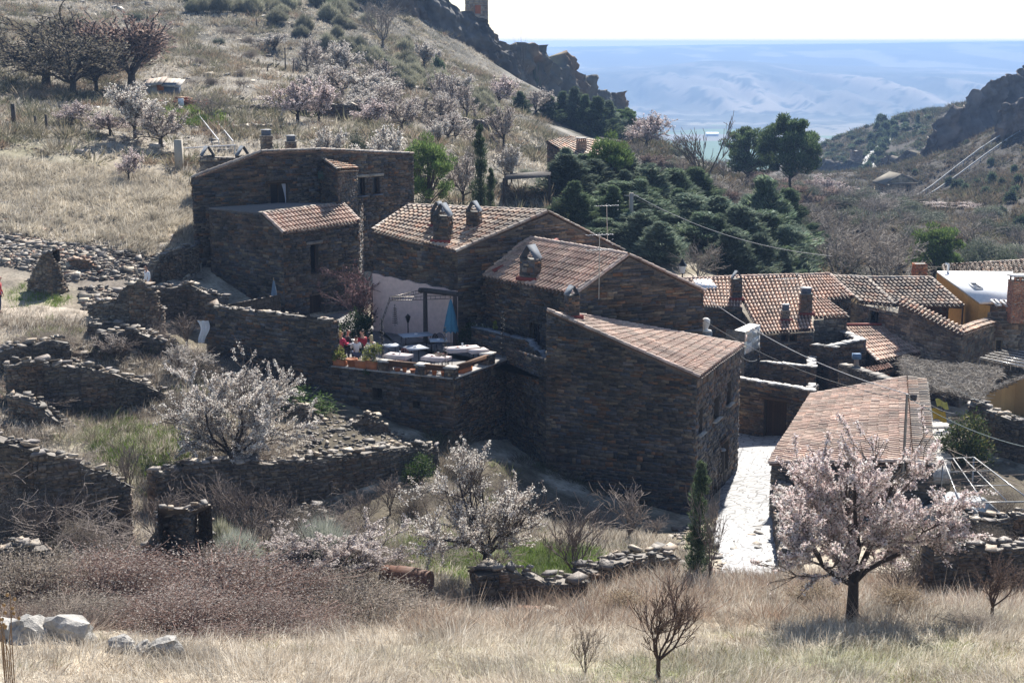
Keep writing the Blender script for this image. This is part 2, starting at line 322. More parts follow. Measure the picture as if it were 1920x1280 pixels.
def groundmat():
    m = colmat('ground_soil', .95, 7, .4, .6, 9, detail=8); nt = m.node_tree; N = nt.nodes; L = nt.links
    # second, coarser mottling
    vm = [n for n in N if n.bl_idname == 'ShaderNodeVectorMath'][0]; at = [n for n in N if n.bl_idname == 'ShaderNodeAttribute'][0]; tc = [n for n in N if n.bl_idname == 'ShaderNodeTexCoord'][0]
    no = N.new('ShaderNodeTexNoise'); no.inputs['Scale'].default_value = .9; no.inputs['Detail'].default_value = 8
    L.new(tc.outputs['Object'], no.inputs['Vector'])
    mr = N.new('ShaderNodeMapRange'); mr.inputs[1].default_value = .3; mr.inputs[2].default_value = .7; mr.inputs[3].default_value = .72; mr.inputs[4].default_value = 1.25
    L.new(no.outputs[0], mr.inputs[0]); v2 = N.new('ShaderNodeVectorMath'); v2.operation = 'SCALE'
    L.new(at.outputs['Color'], v2.inputs[0]); L.new(mr.outputs[0], v2.inputs['Scale']); L.new(v2.outputs[0], vm.inputs[0])
    return m
M_GROUND = groundmat()
def make_ground():
    u = np.linspace(-.64, .64, 340)
    Y = np.concatenate([np.linspace(-25, 1.2, 8), np.exp(np.arange(math.log(1.5), math.log(700), .0068)), np.exp(np.arange(math.log(702), math.log(9000), .0055))])
    U, YY = np.meshgrid(u, Y); X = U * np.maximum(YY, 40 - .9 * 0) if False else U * np.where(YY < 30, 30 - (30 - YY) * .35, YY)
    Z = ground_z(X, np.maximum(YY, 1.3)); Z = np.where(YY < 1.3, 18.4, Z)
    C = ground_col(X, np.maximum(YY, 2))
    # bare rock where the ground is steep, beyond the village
    gy = np.abs(np.gradient(Z, axis=0) / np.maximum(np.gradient(YY, axis=0), .01)); st = sstep(.75, 1.3, gy) * sstep(150, 200, YY) * (1 - sstep(700, 900, YY))
    C = C * (1 - st[..., None]) + np.array([.13, .115, .105]) * st[..., None]
    mb = MB(); nr, nc = X.shape
    i = np.arange(nr - 1)[:, None] * nc; j = np.arange(nc - 1)[None]
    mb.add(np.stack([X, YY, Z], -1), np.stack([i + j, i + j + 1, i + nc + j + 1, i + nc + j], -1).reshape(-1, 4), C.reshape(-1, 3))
    tag(mb.build('ground', M_GROUND, smooth=True), kind='structure')
make_ground()

def ribbon(name, line, width, col, mat, lift=.035, zline=None, nsub=10, edge=.25, kind='structure'):
    """a paved strip laid on the ground along plan points [(x,y,width)]"""
    L = np.array(line, float); t = np.linspace(0, len(L) - 1, (len(L) - 1) * nsub + 1); Q = np.stack([np.interp(t, np.arange(len(L)), L[:, k]) for k in range(L.shape[1])], 1)
    d = np.gradient(Q[:, :2], axis=0); d /= np.linalg.norm(d, axis=1, keepdims=True); n = np.stack([d[:, 1], -d[:, 0]], 1)
    K = 9; s = np.linspace(-.5, .5, K)
    w = Q[:, 2] if Q.shape[1] > 2 else np.full(len(Q), width)
    X = Q[:, 0, None] + n[:, 0, None] * s * w[:, None]; Y = Q[:, 1, None] + n[:, 1, None] * s * w[:, None]
    jit = np.where(np.abs(s) > .45, 1, 0) * (fbm(X * 1.3, Y * 1.3, 3) - .5) * edge * 2; X = X + n[:, 0, None] * jit; Y = Y + n[:, 1, None] * jit
    Z = ground_z(X, Y) + lift; Z[:, 1:-1] += .02
    Z[:, 0] -= lift + .05; Z[:, -1] -= lift + .05
    C = np.array(col) * (.85 + .3 * fbm(X * 2, Y * 2, 4)[..., None]); nr = len(Q); i = np.arange(nr - 1)[:, None] * K; j = np.arange(K - 1)[None]
    mb = MB(); mb.add(np.stack([X, Y, Z], -1), np.stack([i + j, i + j + 1, i + K + j + 1, i + K + j], -1).reshape(-1, 4), C.reshape(-1, 3))
    return tag(mb.build(name, mat, smooth=True), kind=kind)

def cobblemat():
    m = colmat('pale_slab_paving', .62, 3, .15, .0, 20, spec=.5); nt = m.node_tree; N = nt.nodes; L = nt.links; bs = N['Principled BSDF']
    tc = [n for n in N if n.bl_idname == 'ShaderNodeTexCoord'][0]; vm = [n for n in N if n.bl_idname == 'ShaderNodeVectorMath'][0]; at = [n for n in N if n.bl_idname == 'ShaderNodeAttribute'][0]
    mp = N.new('ShaderNodeMapping'); mp.inputs['Scale'].default_value = (2.0, 3.2, 1); L.new(tc.outputs['Object'], mp.inputs[0])
    vo = N.new('ShaderNodeTexVoronoi'); vo.feature = 'DISTANCE_TO_EDGE'; vo.inputs['Scale'].default_value = 1; L.new(mp.outputs[0], vo.inputs['Vector'])
    mr = N.new('ShaderNodeMapRange'); mr.inputs[1].default_value = .0; mr.inputs[2].default_value = .10; mr.inputs[3].default_value = .25; mr.inputs[4].default_value = 1; L.new(vo.outputs['Distance'], mr.inputs[0])
    v2 = N.new('ShaderNodeVectorMath'); v2.operation = 'SCALE'; L.new(at.outputs['Color'], v2.inputs[0]); L.new(mr.outputs[0], v2.inputs['Scale']); L.new(v2.outputs[0], vm.inputs[0])
    bp = N.new('ShaderNodeBump'); bp.inputs['Strength'].default_value = .5; bp.inputs['Distance'].default_value = .03; L.new(mr.outputs[0], bp.inputs['Height']); L.new(bp.outputs[0], bs.inputs['Normal'])
    return m
M_COBBLE = cobblemat()
def plan(*pts): return [tuple(P(*p[:3])[:2]) + tuple(p[3:]) for p in pts]
ribbon('street', plan((1432,1110,45.5,2.6),(1418,1062,49.5,2.7),(1400,1000,54.5,3.0),(1412,930,60.5,3.2),(1418,880,66.7,3.4),(1440,840,71,3.6)) + [(13.2, 75, 5.5), (14.5, 80, 6)], 3.2, (.37, .375, .385), M_COBBLE)
ribbon('path', plan((-260,600,66,2.0),(-60,592,69,2.6),(60,585,70.5,3.2),(140,590,70.6,2.4),(200,600,70.2,1.2)), 2.6, (.44, .38, .31), M_GROUND, edge=.5)
ribbon('far_road', plan((1690,326,385,3),(1664,322,398,3.2),(1640,314,412,3.6),(1626,306,428,4),(1634,299,444,3.6),(1655,293,458,2.8),(1672,288,470,2.)), 3, (.55, .55, .55), M_PLAIN, lift=.5, edge=0)

# ------------------------------------------------------------------ rock cliffs
def cliff(name, pts, seed, amp, col, nz=44, back=14., bdir=None):
    """pts: (px, py_base, py_top, Y): a wall of broken rock with a crown that runs back into the hill"""
    A = np.array([P(p[0], p[1], p[3]) for p in pts]); B = np.array([P(p[0], p[2], p[3]) for p in pts])
    n = 34 * (len(pts) - 1) + 1; t = np.linspace(0, len(pts) - 1, n); k = np.arange(len(pts))
    f = lambda M, c: np.interp(t, k, M[:, c])
    ax, ay, az, bz = f(A, 0), f(A, 1), f(A, 2), f(B, 2)
    az = np.minimum(az, ground_z(ax, ay)) - 3
    s = np.concatenate([[0], np.cumsum(np.hypot(np.diff(ax), np.diff(ay)))])
    bz = bz + amp * 1.1 * (fbm(s / (amp * 1.6) + seed, s * 0 + seed, 4) - .5) * 2
    d = np.stack([np.gradient(ax), np.gradient(ay)], 1); d /= np.linalg.norm(d, axis=1, keepdims=True); nx, ny = d[:, 1], -d[:, 0]
    v = np.linspace(0, 1, nz); S, V = np.meshgrid(s, v, indexing='ij'); H = (bz - az)[:, None] * V
    col1 = 1 - np.abs(2 * fbm(S / (amp * 1.5) + seed, H / (amp * 8) + seed, 4) - 1); led = fbm(S / (amp * 5) + seed + 7, H / (amp * .9), 4)
    off = amp * (1.3 * (col1 - .5) + 1.0 * (led - .5) + .8 * (fbm(S / (amp * .35), H / (amp * .35) + seed, 4) - .5) + .55 * np.abs(fbm(S / (amp * .5) + 7 + H * .02, H / (amp * 1.4) + seed, 4) - .5) * -2 + .35 * np.floor(4 * fbm(S / (amp * .8) + 3, H / (amp * .5), 3)) / 4) + (1 - V) * amp * .9
    X = ax[:, None] + nx[:, None] * off; Y = ay[:, None] + ny[:, None] * off; Z = az[:, None] + H
    rows = [np.stack([X, Y, Z], -1)]
    if bdir: nx, ny = np.full(n, -bdir[0]), np.full(n, -bdir[1])
    for q in (.25, .6, 1):
        xx = ax - nx * back * q; yy = ay - ny * back * q; zz = np.maximum(bz - back * q * .25 - q * amp * fbm(s / amp, s * 0 + q, 3), ground_z(xx, yy) - 2 if q == 1 else -999)
        rows.append(np.stack([xx, yy, zz], -1)[:, None])
    xx = ax - nx * back; yy = ay - ny * back; rows.append(np.stack([xx, yy, az - 4], -1)[:, None])
    Q = np.concatenate(rows, 1); m = Q.shape[1]
    cn = fbm(S / (amp * .8) + 3, H / (amp * 2.5), 4); rust = np.clip((fbm(S / (amp * 2) + 13, H / (amp * 4), 3) - .52) * 6, 0, 1)[..., None]
    C = np.array(col) * (.45 + 1.1 * cn[..., None]); C = C * (1 - .55 * rust) + np.array([.27, .17, .10]) * .55 * rust
    C = np.concatenate([C, np.broadcast_to(np.array([.20, .19, .12]), (n, m - nz, 3))], 1)
    i = np.arange(n - 1)[:, None] * m; j = np.arange(m - 1)[None]
    mb = MB(); mb.add(Q, np.stack([i + j, i + m + j, i + m + j + 1, i + j + 1], -1).reshape(-1, 4), C.reshape(-1, 3))
    return tag(mb.build(name, M_ROCK), kind='structure')
cliff('cliff', [(690,40,-60,245),(760,62,-40,250),(830,100,-10,252),(890,120,38,255),(925,140,62,258),(960,165,96,262)], 3, 3.2, (.12, .115, .11))
cliff('cliff', [(900,140,60,285),(960,160,90,290),(1010,180,104,300),(1060,190,122,312),(1097,210,132,320),(1102,215,165,328)], 11, 3.4, (.12, .115, .10))
cliff('cliff', [(1040,205,160,335),(1100,215,163,345),(1140,228,172,352),(1160,235,182,356),(1166,245,215,362)], 23, 2.6, (.12, .115, .10))
cliff('cliff', [(1716,322,242,352),(1738,316,214,355),(1790,290,186,358),(1840,265,158,362),(1890,238,128,366),(1930,218,106,370),(2050,170,50,385)], 31, 4.2, (.17, .15, .135), back=30, bdir=(.62, .78))
cliff('cliff', [(1872,235,215,320),(1890,232,192,318),(1920,222,180,316),(1980,200,160,314)], 37, 2.4, (.17, .15, .135), back=20, bdir=(.62, .78))
cliff('cliff', [(1655,335,305,396),(1690,345,300,385),(1735,350,292,372),(1770,335,285,365)], 41, 2.6, (.14, .125, .105), back=20)
cliff('cliff', [(1530,345,310,432),(1560,350,302,428),(1600,352,308,424),(1640,350,318,415)], 43, 2.4, (.12, .12, .11), back=18)

# ------------------------------------------------------------------ haze
def make_haze():
    m = bpy.data.materials.new('haze_air'); m.use_nodes = True; nt = m.node_tree; nt.nodes.remove(nt.nodes['Principled BSDF'])
    v = nt.nodes.new('ShaderNodeVolumePrincipled'); v.inputs['Color'].default_value = (.34, .545, .95, 1); v.inputs['Density'].default_value = .00024; v.inputs['Anisotropy'].default_value = .1
    nt.links.new(v.outputs[0], nt.nodes['Material Output'].inputs['Volume'])
    mb = MB(); lo, hi = np.array([-6200, -40, -150.]), np.array([6200, 9100, 33.])
    mb.box((lo + hi) / 2, hi - lo, (1, 1, 1)); o = mb.build('haze', m); tag(o, kind='stuff')
make_haze()
# ------------------------------------------------------------------ masonry
SL = np.array([(.075, .065, .06), (.105, .09, .075), (.065, .068, .08), (.16, .125, .09), (.18, .095, .05), (.085, .07, .058), (.19, .15, .105), (.04, .038, .042), (.13, .11, .10), (.12, .07, .045), (.055, .058, .068), (.12, .10, .08), (.065, .055, .048), (.05, .045, .042), (.10, .10, .11)])
RU = np.array([(.12, .105, .09), (.16, .14, .12), (.10, .09, .08), (.20, .17, .135), (.14, .12, .105), (.09, .08, .075), (.19, .15, .11)])
LT = np.array([(.24, .20, .16), (.30, .26, .21), (.17, .15, .135), (.34, .29, .22), (.20, .15, .11), (.13, .12, .115), (.27, .24, .21)])
def pick(pal, n, r, jit=.25):
    c = pal[r.integers(0, len(pal), n)]; return np.clip(c * (1 + jit * (r.random((n, 1)) * 2 - 1)), .01, .9)
def topfun(top, L):
    """top: list of (s 0..1, z)"""
    ss = np.array([t[0] for t in top]) * L; zz = np.array([t[1] for t in top]); return lambda s: np.interp(s, ss, zz), ss
def stone_wall(mb, A, B, zb, top, ops=(), pal=SL, h=(.045, .14), ln=(.14, .52), out=.06, seed=0, mortar=(.10, .085, .07), reveal=.28, rough=0.):
    """stone courses between plan points A and B (left to right seen from outside); ops: (s0,s1,z0,z1) in metres"""
    r = np.random.default_rng(seed + 101); A = np.array(A[:2], float); B = np.array(B[:2], float); L = np.hypot(*(B - A)); d = (B - A) / L; n = np.array([d[1], -d[0]])
    if not isinstance(top, (list, tuple)): top = [(0, top), (1, top)]
    tf, ss = topfun(top, L)
    X = lambda s, z, o: np.stack([A[0] + d[0] * s + n[0] * o, A[1] + d[1] * s + n[1] * o, z + 0 * s], -1)
    # backing with real openings
    cuts = sorted(set([0, L] + list(ss) + [max(0, min(L, q)) for o in ops for q in o[:2]]))
    for s0, s1 in zip(cuts[:-1], cuts[1:]):
        if s1 - s0 < 1e-4: continue
        sm = (s0 + s1) / 2; zs = zb
        segs = []
        for o in sorted([o for o in ops if o[0] <= sm <= o[1]], key=lambda o: o[2]):
            segs.append((zs, zs, o[2], o[2])); zs = o[3]
        segs.append((zs, zs, float(tf(s0)), float(tf(s1))))
        for a0, a1, b0, b1 in segs:
            q = np.array([s0, s1, s1, s0]); z = np.array([a0, a1, b1, b0]); mb.add(X(q, z, 0), [[0, 1, 2, 3]], mortar)
    for s0, s1, z0, z1 in ops:
        for (qa, qb) in (((s0, z0), (s1, z0)), ((s1, z0), (s1, z1)), ((s1, z1), (s0, z1)), ((s0, z1), (s0, z0))):
            q = np.array([qa[0], qb[0], qb[0], qa[0]]); z = np.array([qa[1], qb[1], qb[1], qa[1]]); mb.add(X(q, z, np.array([0, 0, -reveal, -reveal])), [[0, 1, 2, 3]], np.array(mortar) * .9)
    S0, S1, Z0, Z1 = [], [], [], []; z = zb; zmax = max(t[1] for t in top)
    while z < zmax:
        hh = r.uniform(*h) * (1.9 if r.random() < .1 else 1); s = -r.uniform(0, .2)
        while s < L:
            l = r.uniform(*ln) * (1.6 if r.random() < .12 else 1); S0.append(max(s, 0)); S1.append(min(s + l, L)); Z0.append(z); Z1.append(z + hh * r.uniform(.88, 1.0)); s += l
        z += hh
    S0, S1, Z0, Z1 = map(np.array, (S0, S1, Z0, Z1)); ok = S1 - S0 > .03
    for a, b, c, e in ops:
        inz = (Z1 > c + .01) & (Z0 < e - .01); cr = inz & (S0 < a) & (S1 > a); S1 = np.where(cr, a, S1); cr2 = inz & (S0 < b) & (S1 > b) & ~cr; S0 = np.where(cr2, b, S0)
        ok &= ~(inz & (S0 >= a - .001) & (S1 <= b + .001))
    sm = (S0 + S1) / 2; tt = np.minimum(np.minimum(tf(S0), tf(S1)), tf(sm)) - r.random(len(sm)) * rough; ok &= (Z0 + .02 < tt) & (S1 - S0 > .03); Z1 = np.minimum(Z1, tt)
    wv = .10 * (fbm((S0 + S1) * .35 + seed, Z0 * .6 + seed, 3) - .5) * (len(ops) == 0 or 1); Z0 = Z0 + wv; Z1 = np.minimum(Z1 + wv, np.maximum(tt, Z0 + .02)) if False else np.where(Z1 >= tt - .001, Z1, np.minimum(Z1 + wv, tt))
    S0, S1, Z0, Z1 = S0[ok] + .006, S1[ok] - .006, Z0[ok] + .004, Z1[ok] - .004; N = len(S0)
    if N == 0: return
    o = r.random(N) ** 1.5 * out + .004; til = (r.random((N, 4)) - .5) * .02; j = lambda: (r.random(N) - .5) * .045
    sl = (r.random(N) - .5) * .045
    fr = [X(S0 + .5 * j(), Z0 + .4 * j() - sl, o + til[:, 0]), X(S1 + .5 * j(), Z0 + .4 * j() + sl, o + til[:, 1]), X(S1 - .012 + .5 * j(), Z1 + .4 * j() + sl, o + til[:, 2]), X(S0 + .012 + .5 * j(), Z1 + .4 * j() - sl, o + til[:, 3])]
    bk = [X(S0, Z0, -.02), X(S1, Z0, -.02), X(S1, Z1, -.02), X(S0, Z1, -.02)]
    v = np.stack(fr + bk, 1)
    sc, zc = (S0 + S1) / 2, (Z0 + Z1) / 2; col = pick(pal, N, r); tone = .62 + .76 * fbm(sc * .55 + seed * 3.1, zc * .7 + seed, 4)[:, None]; ru = np.clip((fbm(sc * .4 + seed * 1.7 + 40, zc * .5 + seed + 9, 3) - .5) * 3.5, 0, .6)[:, None] * (r.random((N, 1)) < .6)
    col = col * tone * .88; col = col * (1 - ru) + col.mean(1, keepdims=True) * np.array([1.55, .92, .55]) * ru
    mb.many(v, [[0, 1, 2, 3], [3, 2, 6, 7], [4, 5, 1, 0], [0, 3, 7, 4], [1, 5, 6, 2]], np.clip(col, .01, .9))
def rubble(mb, pos, size, pal, r, flat=.35):
    """loose angular stones"""
    pos = np.asarray(pos, float); N = len(pos)
    if N == 0: return
    base = np.array([[x, y, z] for z in (-1, 1) for y in (-1, 1) for x in (-1, 1)], float)
    v = base[None] * (1 + .45 * (r.random((N, 8, 3)) - .5)); sz = np.asarray(size, float).reshape(-1, 1) * np.ones((N, 1)) / 2
    v = v * np.stack([sz[:, 0] * r.uniform(.7, 1.5, N), sz[:, 0] * r.uniform(.5, 1.1, N), sz[:, 0] * flat * r.uniform(.6, 1.4, N)], 1)[:, None]
    a = r.random(N) * 6.28; b = r.normal(0, .35, N); ca, sa, cb, sb = np.cos(a), np.sin(a), np.cos(b), np.sin(b); z0 = 0 * a
    Rm = np.stack([np.stack([ca, -sa * cb, sa * sb], -1), np.stack([sa, ca * cb, -ca * sb], -1), np.stack([z0, sb, cb], -1)], 1)
    v = np.einsum('nij,nkj->nki', Rm, v) + pos[:, None]
    mb.many(v, [[0, 2, 3, 1], [4, 5, 7, 6], [0, 1, 5, 4], [2, 6, 7, 3], [0, 4, 6, 2], [1, 3, 7, 5]], pick(pal, N, r, .35))
def coping(mb, A, B, top, w, seed, pal=RU, ln=(.14, .38), th=(.025, .075), layers=1, jit=.06):
    """rough slabs lying across the top of a wall"""
    r = np.random.default_rng(seed); A = np.array(A[:2], float); B = np.array(B[:2], float); L = np.hypot(*(B - A)); d = (B - A) / L; n = np.array([d[1], -d[0]]); tf, _ = topfun(top, L)
    ang = math.atan2(d[1], d[0])
    if jit > .03:                                   # tumbled stones of mixed size, some missing
        s = 0
        while s < L:
            l = r.uniform(.09, .42) ** 1; 
            if r.random() < .88:
                for k in range(r.integers(1, 4)):
                    a = ang + r.normal(0, .7); b = r.normal(0, .2); sl = r.normal(0, .18); ca, sa, cs, ss_, cb, sb = math.cos(a), math.sin(a), math.cos(sl), math.sin(sl), math.cos(b), math.sin(b)
                    Rm = np.array([[ca, -sa, 0], [sa, ca, 0], [0, 0, 1]]) @ np.array([[cs, 0, -ss_], [0, 1, 0], [ss_, 0, cs]]) @ np.array([[1, 0, 0], [0, cb, -sb], [0, sb, cb]])
                    sc = min(L, max(0, s + r.normal(0, .1))); c = A + d * sc - n * w * r.uniform(.05, .95); v = np.array([[x, y, z] for z in (-.5, .5) for y in (-.5, .5) for x in (-.5, .5)]) * (1 + .5 * (r.random((8, 3)) - .5)) * [l * r.uniform(.8, 1.4), l * r.uniform(.5, 1.1), r.uniform(.025, .11)]
                    mb.add(v @ Rm.T + [c[0], c[1], float(tf(sc)) + r.uniform(-.02, .05 + .06 * (layers - 1))], [[0, 2, 3, 1], [4, 5, 7, 6], [0, 1, 5, 4], [2, 6, 7, 3], [0, 4, 6, 2], [1, 3, 7, 5]], pick(pal, 1, r, .4)[0])
            s += l * .8
        return
    for la in range(layers):
        s = 0
        while s < L:
            l = r.uniform(*ln); sc = s + l / 2; t = r.uniform(*th)
            if la == 0 or r.random() < .45:
                sl = math.atan2(float(tf(min(s + l, L)) - tf(s)), l) + r.normal(0, .1); a = ang + r.normal(0, .18); b = r.normal(0, jit * 2)
                ca, sa, cs, ss_, cb, sb = math.cos(a), math.sin(a), math.cos(sl), math.sin(sl), math.cos(b), math.sin(b)
                Rm = np.array([[ca, -sa, 0], [sa, ca, 0], [0, 0, 1]]) @ np.array([[cs, 0, -ss_], [0, 1, 0], [ss_, 0, cs]]) @ np.array([[1, 0, 0], [0, cb, -sb], [0, sb, cb]])
                c = A + d * sc + n * (-w / 2 + r.normal(0, .04)); mb.box((c[0], c[1], float(tf(sc)) + t / 2 - .01 + la * .07), (l * 1.02, w * r.uniform(.75, 1.15), t), pick(pal, 1, r)[0], rot=Rm)
            s += l
def ruin(name, label, pts, w=.55, depth=2.5, seed=0, pal=RU, layers=2, cat='wall', bumpy=.35, zbot=None, cop=True, group=None):
    """dry stone wall along (px, py_top, Y): both faces, ends, loose slabs on top; one mesh"""
    mb = MB(); Q = [P(*p) for p in pts]; r = np.random.default_rng(seed)
    for k, (a, b) in enumerate(zip(Q[:-1], Q[1:])):
        L = np.hypot(b[0] - a[0], b[1] - a[1]); m = max(2, int(L / .6)); s = np.linspace(0, 1, m + 1)
        zt = a[2] + (b[2] - a[2]) * s + bumpy * (fbm(s * L * .9 + seed + k * 7, s * 0 + seed, 3) - .5) * np.where((s == 0) | (s == 1), .3, 1)
        top = list(zip(s, zt)); d = (b - a)[:2] / L; n = np.array([d[1], -d[0]])
        zg = ground_z(np.linspace(a[0], b[0], 7), np.linspace(a[1], b[1], 7)); zb = (min(zg.min(), zt.min() - .4) - .5) if zbot is None else zbot
        stone_wall(mb, a, b, zb, top, pal=pal, seed=seed * 13 + k, out=.10, h=(.035, .11), ln=(.10, .36), rough=.06)
        a2, b2 = a[:2] - n * w, b[:2] - n * w
        stone_wall(mb, b2, a2, zb, [(1 - t, z) for t, z in reversed(top)], pal=pal, seed=seed * 13 + k + 50, out=.10, h=(.035, .11), ln=(.10, .36), rough=.06)
        zc = zt - .03
        for i in range(m):
            q = [a[:2] + d * L * s[i], a[:2] + d * L * s[i + 1]]; mb.add([[*q[0], zc[i]], [*q[1], zc[i + 1]], [*(q[1] - n * w), zc[i + 1]], [*(q[0] - n * w), zc[i]]], [[0, 1, 2, 3]], (.15, .13, .11))
        if k == 0: stone_wall(mb, a2, a, zb, zt[0], pal=pal, seed=seed + 5, out=.1)
        if k == len(Q) - 2: stone_wall(mb, b, b2, zb, zt[-1], pal=pal, seed=seed + 6, out=.1)
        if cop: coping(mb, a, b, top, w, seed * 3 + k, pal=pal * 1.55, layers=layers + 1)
        # a few fallen stones at the foot
        nf = int(L * 2.5); t = r.random(nf); o = r.normal(0, .35, nf) + .45; fx = a[0] + (b[0] - a[0]) * t + n[0] * o; fy = a[1] + (b[1] - a[1]) * t + n[1] * o
        rubble(mb, np.stack([fx, fy, ground_z(fx, fy) + .03], 1), r.uniform(.1, .28, nf), pal, r)
    return tag(mb.build(name, M_STONE), label, cat, group)

# ------------------------------------------------------------------ tiled roofs
TC = {'pale': np.array([(.42, .33, .26), (.50, .42, .34), (.33, .25, .20), (.45, .28, .20), (.38, .33, .28), (.27, .22, .19), (.48, .36, .27)]),
      'pink': np.array([(.46, .34, .28), (.50, .39, .32), (.41, .30, .25), (.48, .38, .32), (.35, .28, .24), (.45, .32, .26), (.47, .35, .29)]),
      'red': np.array([(.44, .29, .22), (.48, .34, .27), (.39, .27, .21), (.46, .35, .29), (.31, .24, .21), (.43, .28, .21)]),
      'old': np.array([(.33, .28, .24), (.40, .35, .30), (.26, .22, .19), (.42, .30, .23), (.20, .18, .165), (.36, .31, .26)]),
      'dusk': np.array([(.26, .15, .12), (.30, .18, .14), (.22, .13, .11)])}
def tiled(mb, E0, E1, R1, R0, pal='pale', sp=.27, co=.45, seed=0, over=.12, rad=.084, slab=.07, jit=1., ridge=True, verge=True, under=(.16, .10, .07)):
    """barrel tiles from the eave E0-E1 (left to right seen from outside) up to R0-R1"""
    r = np.random.default_rng(seed + 900); pal = TC[pal]; E0, E1, R1, R0 = [np.array(q, float) for q in (E0, E1, R1, R0)]
    dn0 = E0 - R0; E0 = E0 + dn0 / np.linalg.norm(dn0) * over; dn1 = E1 - R1; E1 = E1 + dn1 / np.linalg.norm(dn1) * over
    W = max(np.linalg.norm(E1 - E0), np.linalg.norm(R1 - R0)); H = (np.linalg.norm(R0 - E0) + np.linalg.norm(R1 - E1)) / 2
    nu = max(2, int(round(W / sp))); nv = max(2, int(round(H / co)))
    def B(u, v):
        q_ = B0_(u, v); q_[..., 2] += .11 * jit * (fbm(u * W * .3 + seed, v * H * .3 + seed + 3, 3) - .5); return q_
    B0_ = lambda u, v: (E0 * ((1 - u) * (1 - v))[..., None] + E1 * (u * (1 - v))[..., None] + R1 * (u * v)[..., None] + R0 * ((1 - u) * v)[..., None])
    # slab with thickness
    nrm = np.cross(E1 - E0, R0 - E0) + np.cross(E1 - R1, R0 - R1) * -1; nrm = np.cross(E1 - E0, (R0 + R1) / 2 - (E0 + E1) / 2); nrm /= np.linalg.norm(nrm)
    if nrm[2] < 0: nrm = -nrm
    gu, gv = np.meshgrid(np.linspace(0, 1, 9), np.linspace(0, 1, 9), indexing='ij'); gp = B(gu.ravel(), gv.ravel()) - nrm * .025; gi = np.arange(8)[:, None] * 9; gj = np.arange(8)[None]
    gf = np.stack([gi + gj, gi + 9 + gj, gi + 10 + gj, gi + gj + 1], -1).reshape(-1, 4); mb.add(gp, gf, under); mb.add(gp - nrm * slab, gf[:, ::-1], under)
    for e_ in ([k * 9 for k in range(9)], [72 + k for k in range(9)], [k * 9 + 8 for k in range(9)], list(range(9))):
        for a_, b_ in zip(e_[:-1], e_[1:]): mb.add([gp[a_], gp[b_], gp[b_] - nrm * slab, gp[a_] - nrm * slab], [[0, 1, 2, 3]], under)
    iu, iv = np.meshgrid(np.arange(nu), np.arange(nv), indexing='ij'); iu = iu.ravel(); iv = iv.ravel(); N = len(iu)
    uc = (iu + .5) / nu + (r.random(N) - .5) * .05 / nu * jit; v0 = iv / nv + (r.random(N) - .5) * .05 / nv * jit; v1 = np.minimum((iv + 1.18) / nv, 1.0)
    tw = (r.random(N) - .5) * .18 / nu * jit
    a = B(uc - tw / 2, v0); b = B(uc + tw / 2, v1); ax = b - a; axn = ax / np.linalg.norm(ax, axis=1, keepdims=True)
    lat = np.cross(axn, nrm); lat /= np.linalg.norm(lat, axis=1, keepdims=True); up = np.cross(lat, axn)
    t = np.linspace(0, np.pi, 6); wl = np.linalg.norm(B(uc + .5 / nu, v0) - B(uc - .5 / nu, v0), axis=1) / sp; wl = np.clip(wl, .25, 1.3)
    r0 = rad * 1.08 * wl * (1 + .1 * (r.random(N) - .5)); r1 = rad * .82 * wl; h0 = .045 + r.random(N) * .012 * jit; h1 = .015
    ring = lambda c, rr, hh: c[:, None] + lat[:, None] * (np.cos(t)[None, :, None] * rr[:, None, None]) + up[:, None] * ((np.sin(t)[None, :] * rr[:, None] * 1.45 + (hh if np.ndim(hh) == 0 else hh[:, None]))[..., None])
    Va = ring(a, r0, h0); Vb = ring(b, r1, h1)
    V = np.concatenate([Va, Vb, a[:, None] + up[:, None] * h0[:, None, None] * .2], 1)
    patch = fbm(uc * W * .7 + seed, v0 * H * .7 + seed, 3)[:, None]
    col = np.minimum(pick(pal, N, r, .24) * (.62 + .75 * patch) * np.array([1.04, .97, .90]), .75)
    mb.many(V, [[k, k + 1, k + 7, k + 6] for k in range(5)], col)
    Vc = np.concatenate([Va * .0 + ring(a + axn * .015, r0 * .8, h0), a[:, None]], 1)
    mb.many(np.concatenate([Va, ring(a + axn * .03, r0 * .72, h0 * .9)], 1), [[k, k + 6, k + 7, k + 1] for k in range(5)], col * .5)  # barrel ends painted darker than their tiles, as ends in shade
    # channel tiles between the barrels, colour darkened to paint the shaded gaps
    iu, iv = np.meshgrid(np.arange(nu + 1), np.arange(nv), indexing='ij'); iu = iu.ravel(); iv = iv.ravel(); N = len(iu)
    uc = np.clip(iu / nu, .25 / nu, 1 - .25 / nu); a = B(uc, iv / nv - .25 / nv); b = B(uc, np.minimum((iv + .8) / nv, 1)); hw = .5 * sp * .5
    la = lat[0]; v = np.stack([a - la * hw + nrm * .012, a + la * hw + nrm * .012, b + la * hw + nrm * .004, b - la * hw + nrm * .004], 1); mb.many(v, [[0, 1, 2, 3]], pick(pal, N, r, .2) * .3)
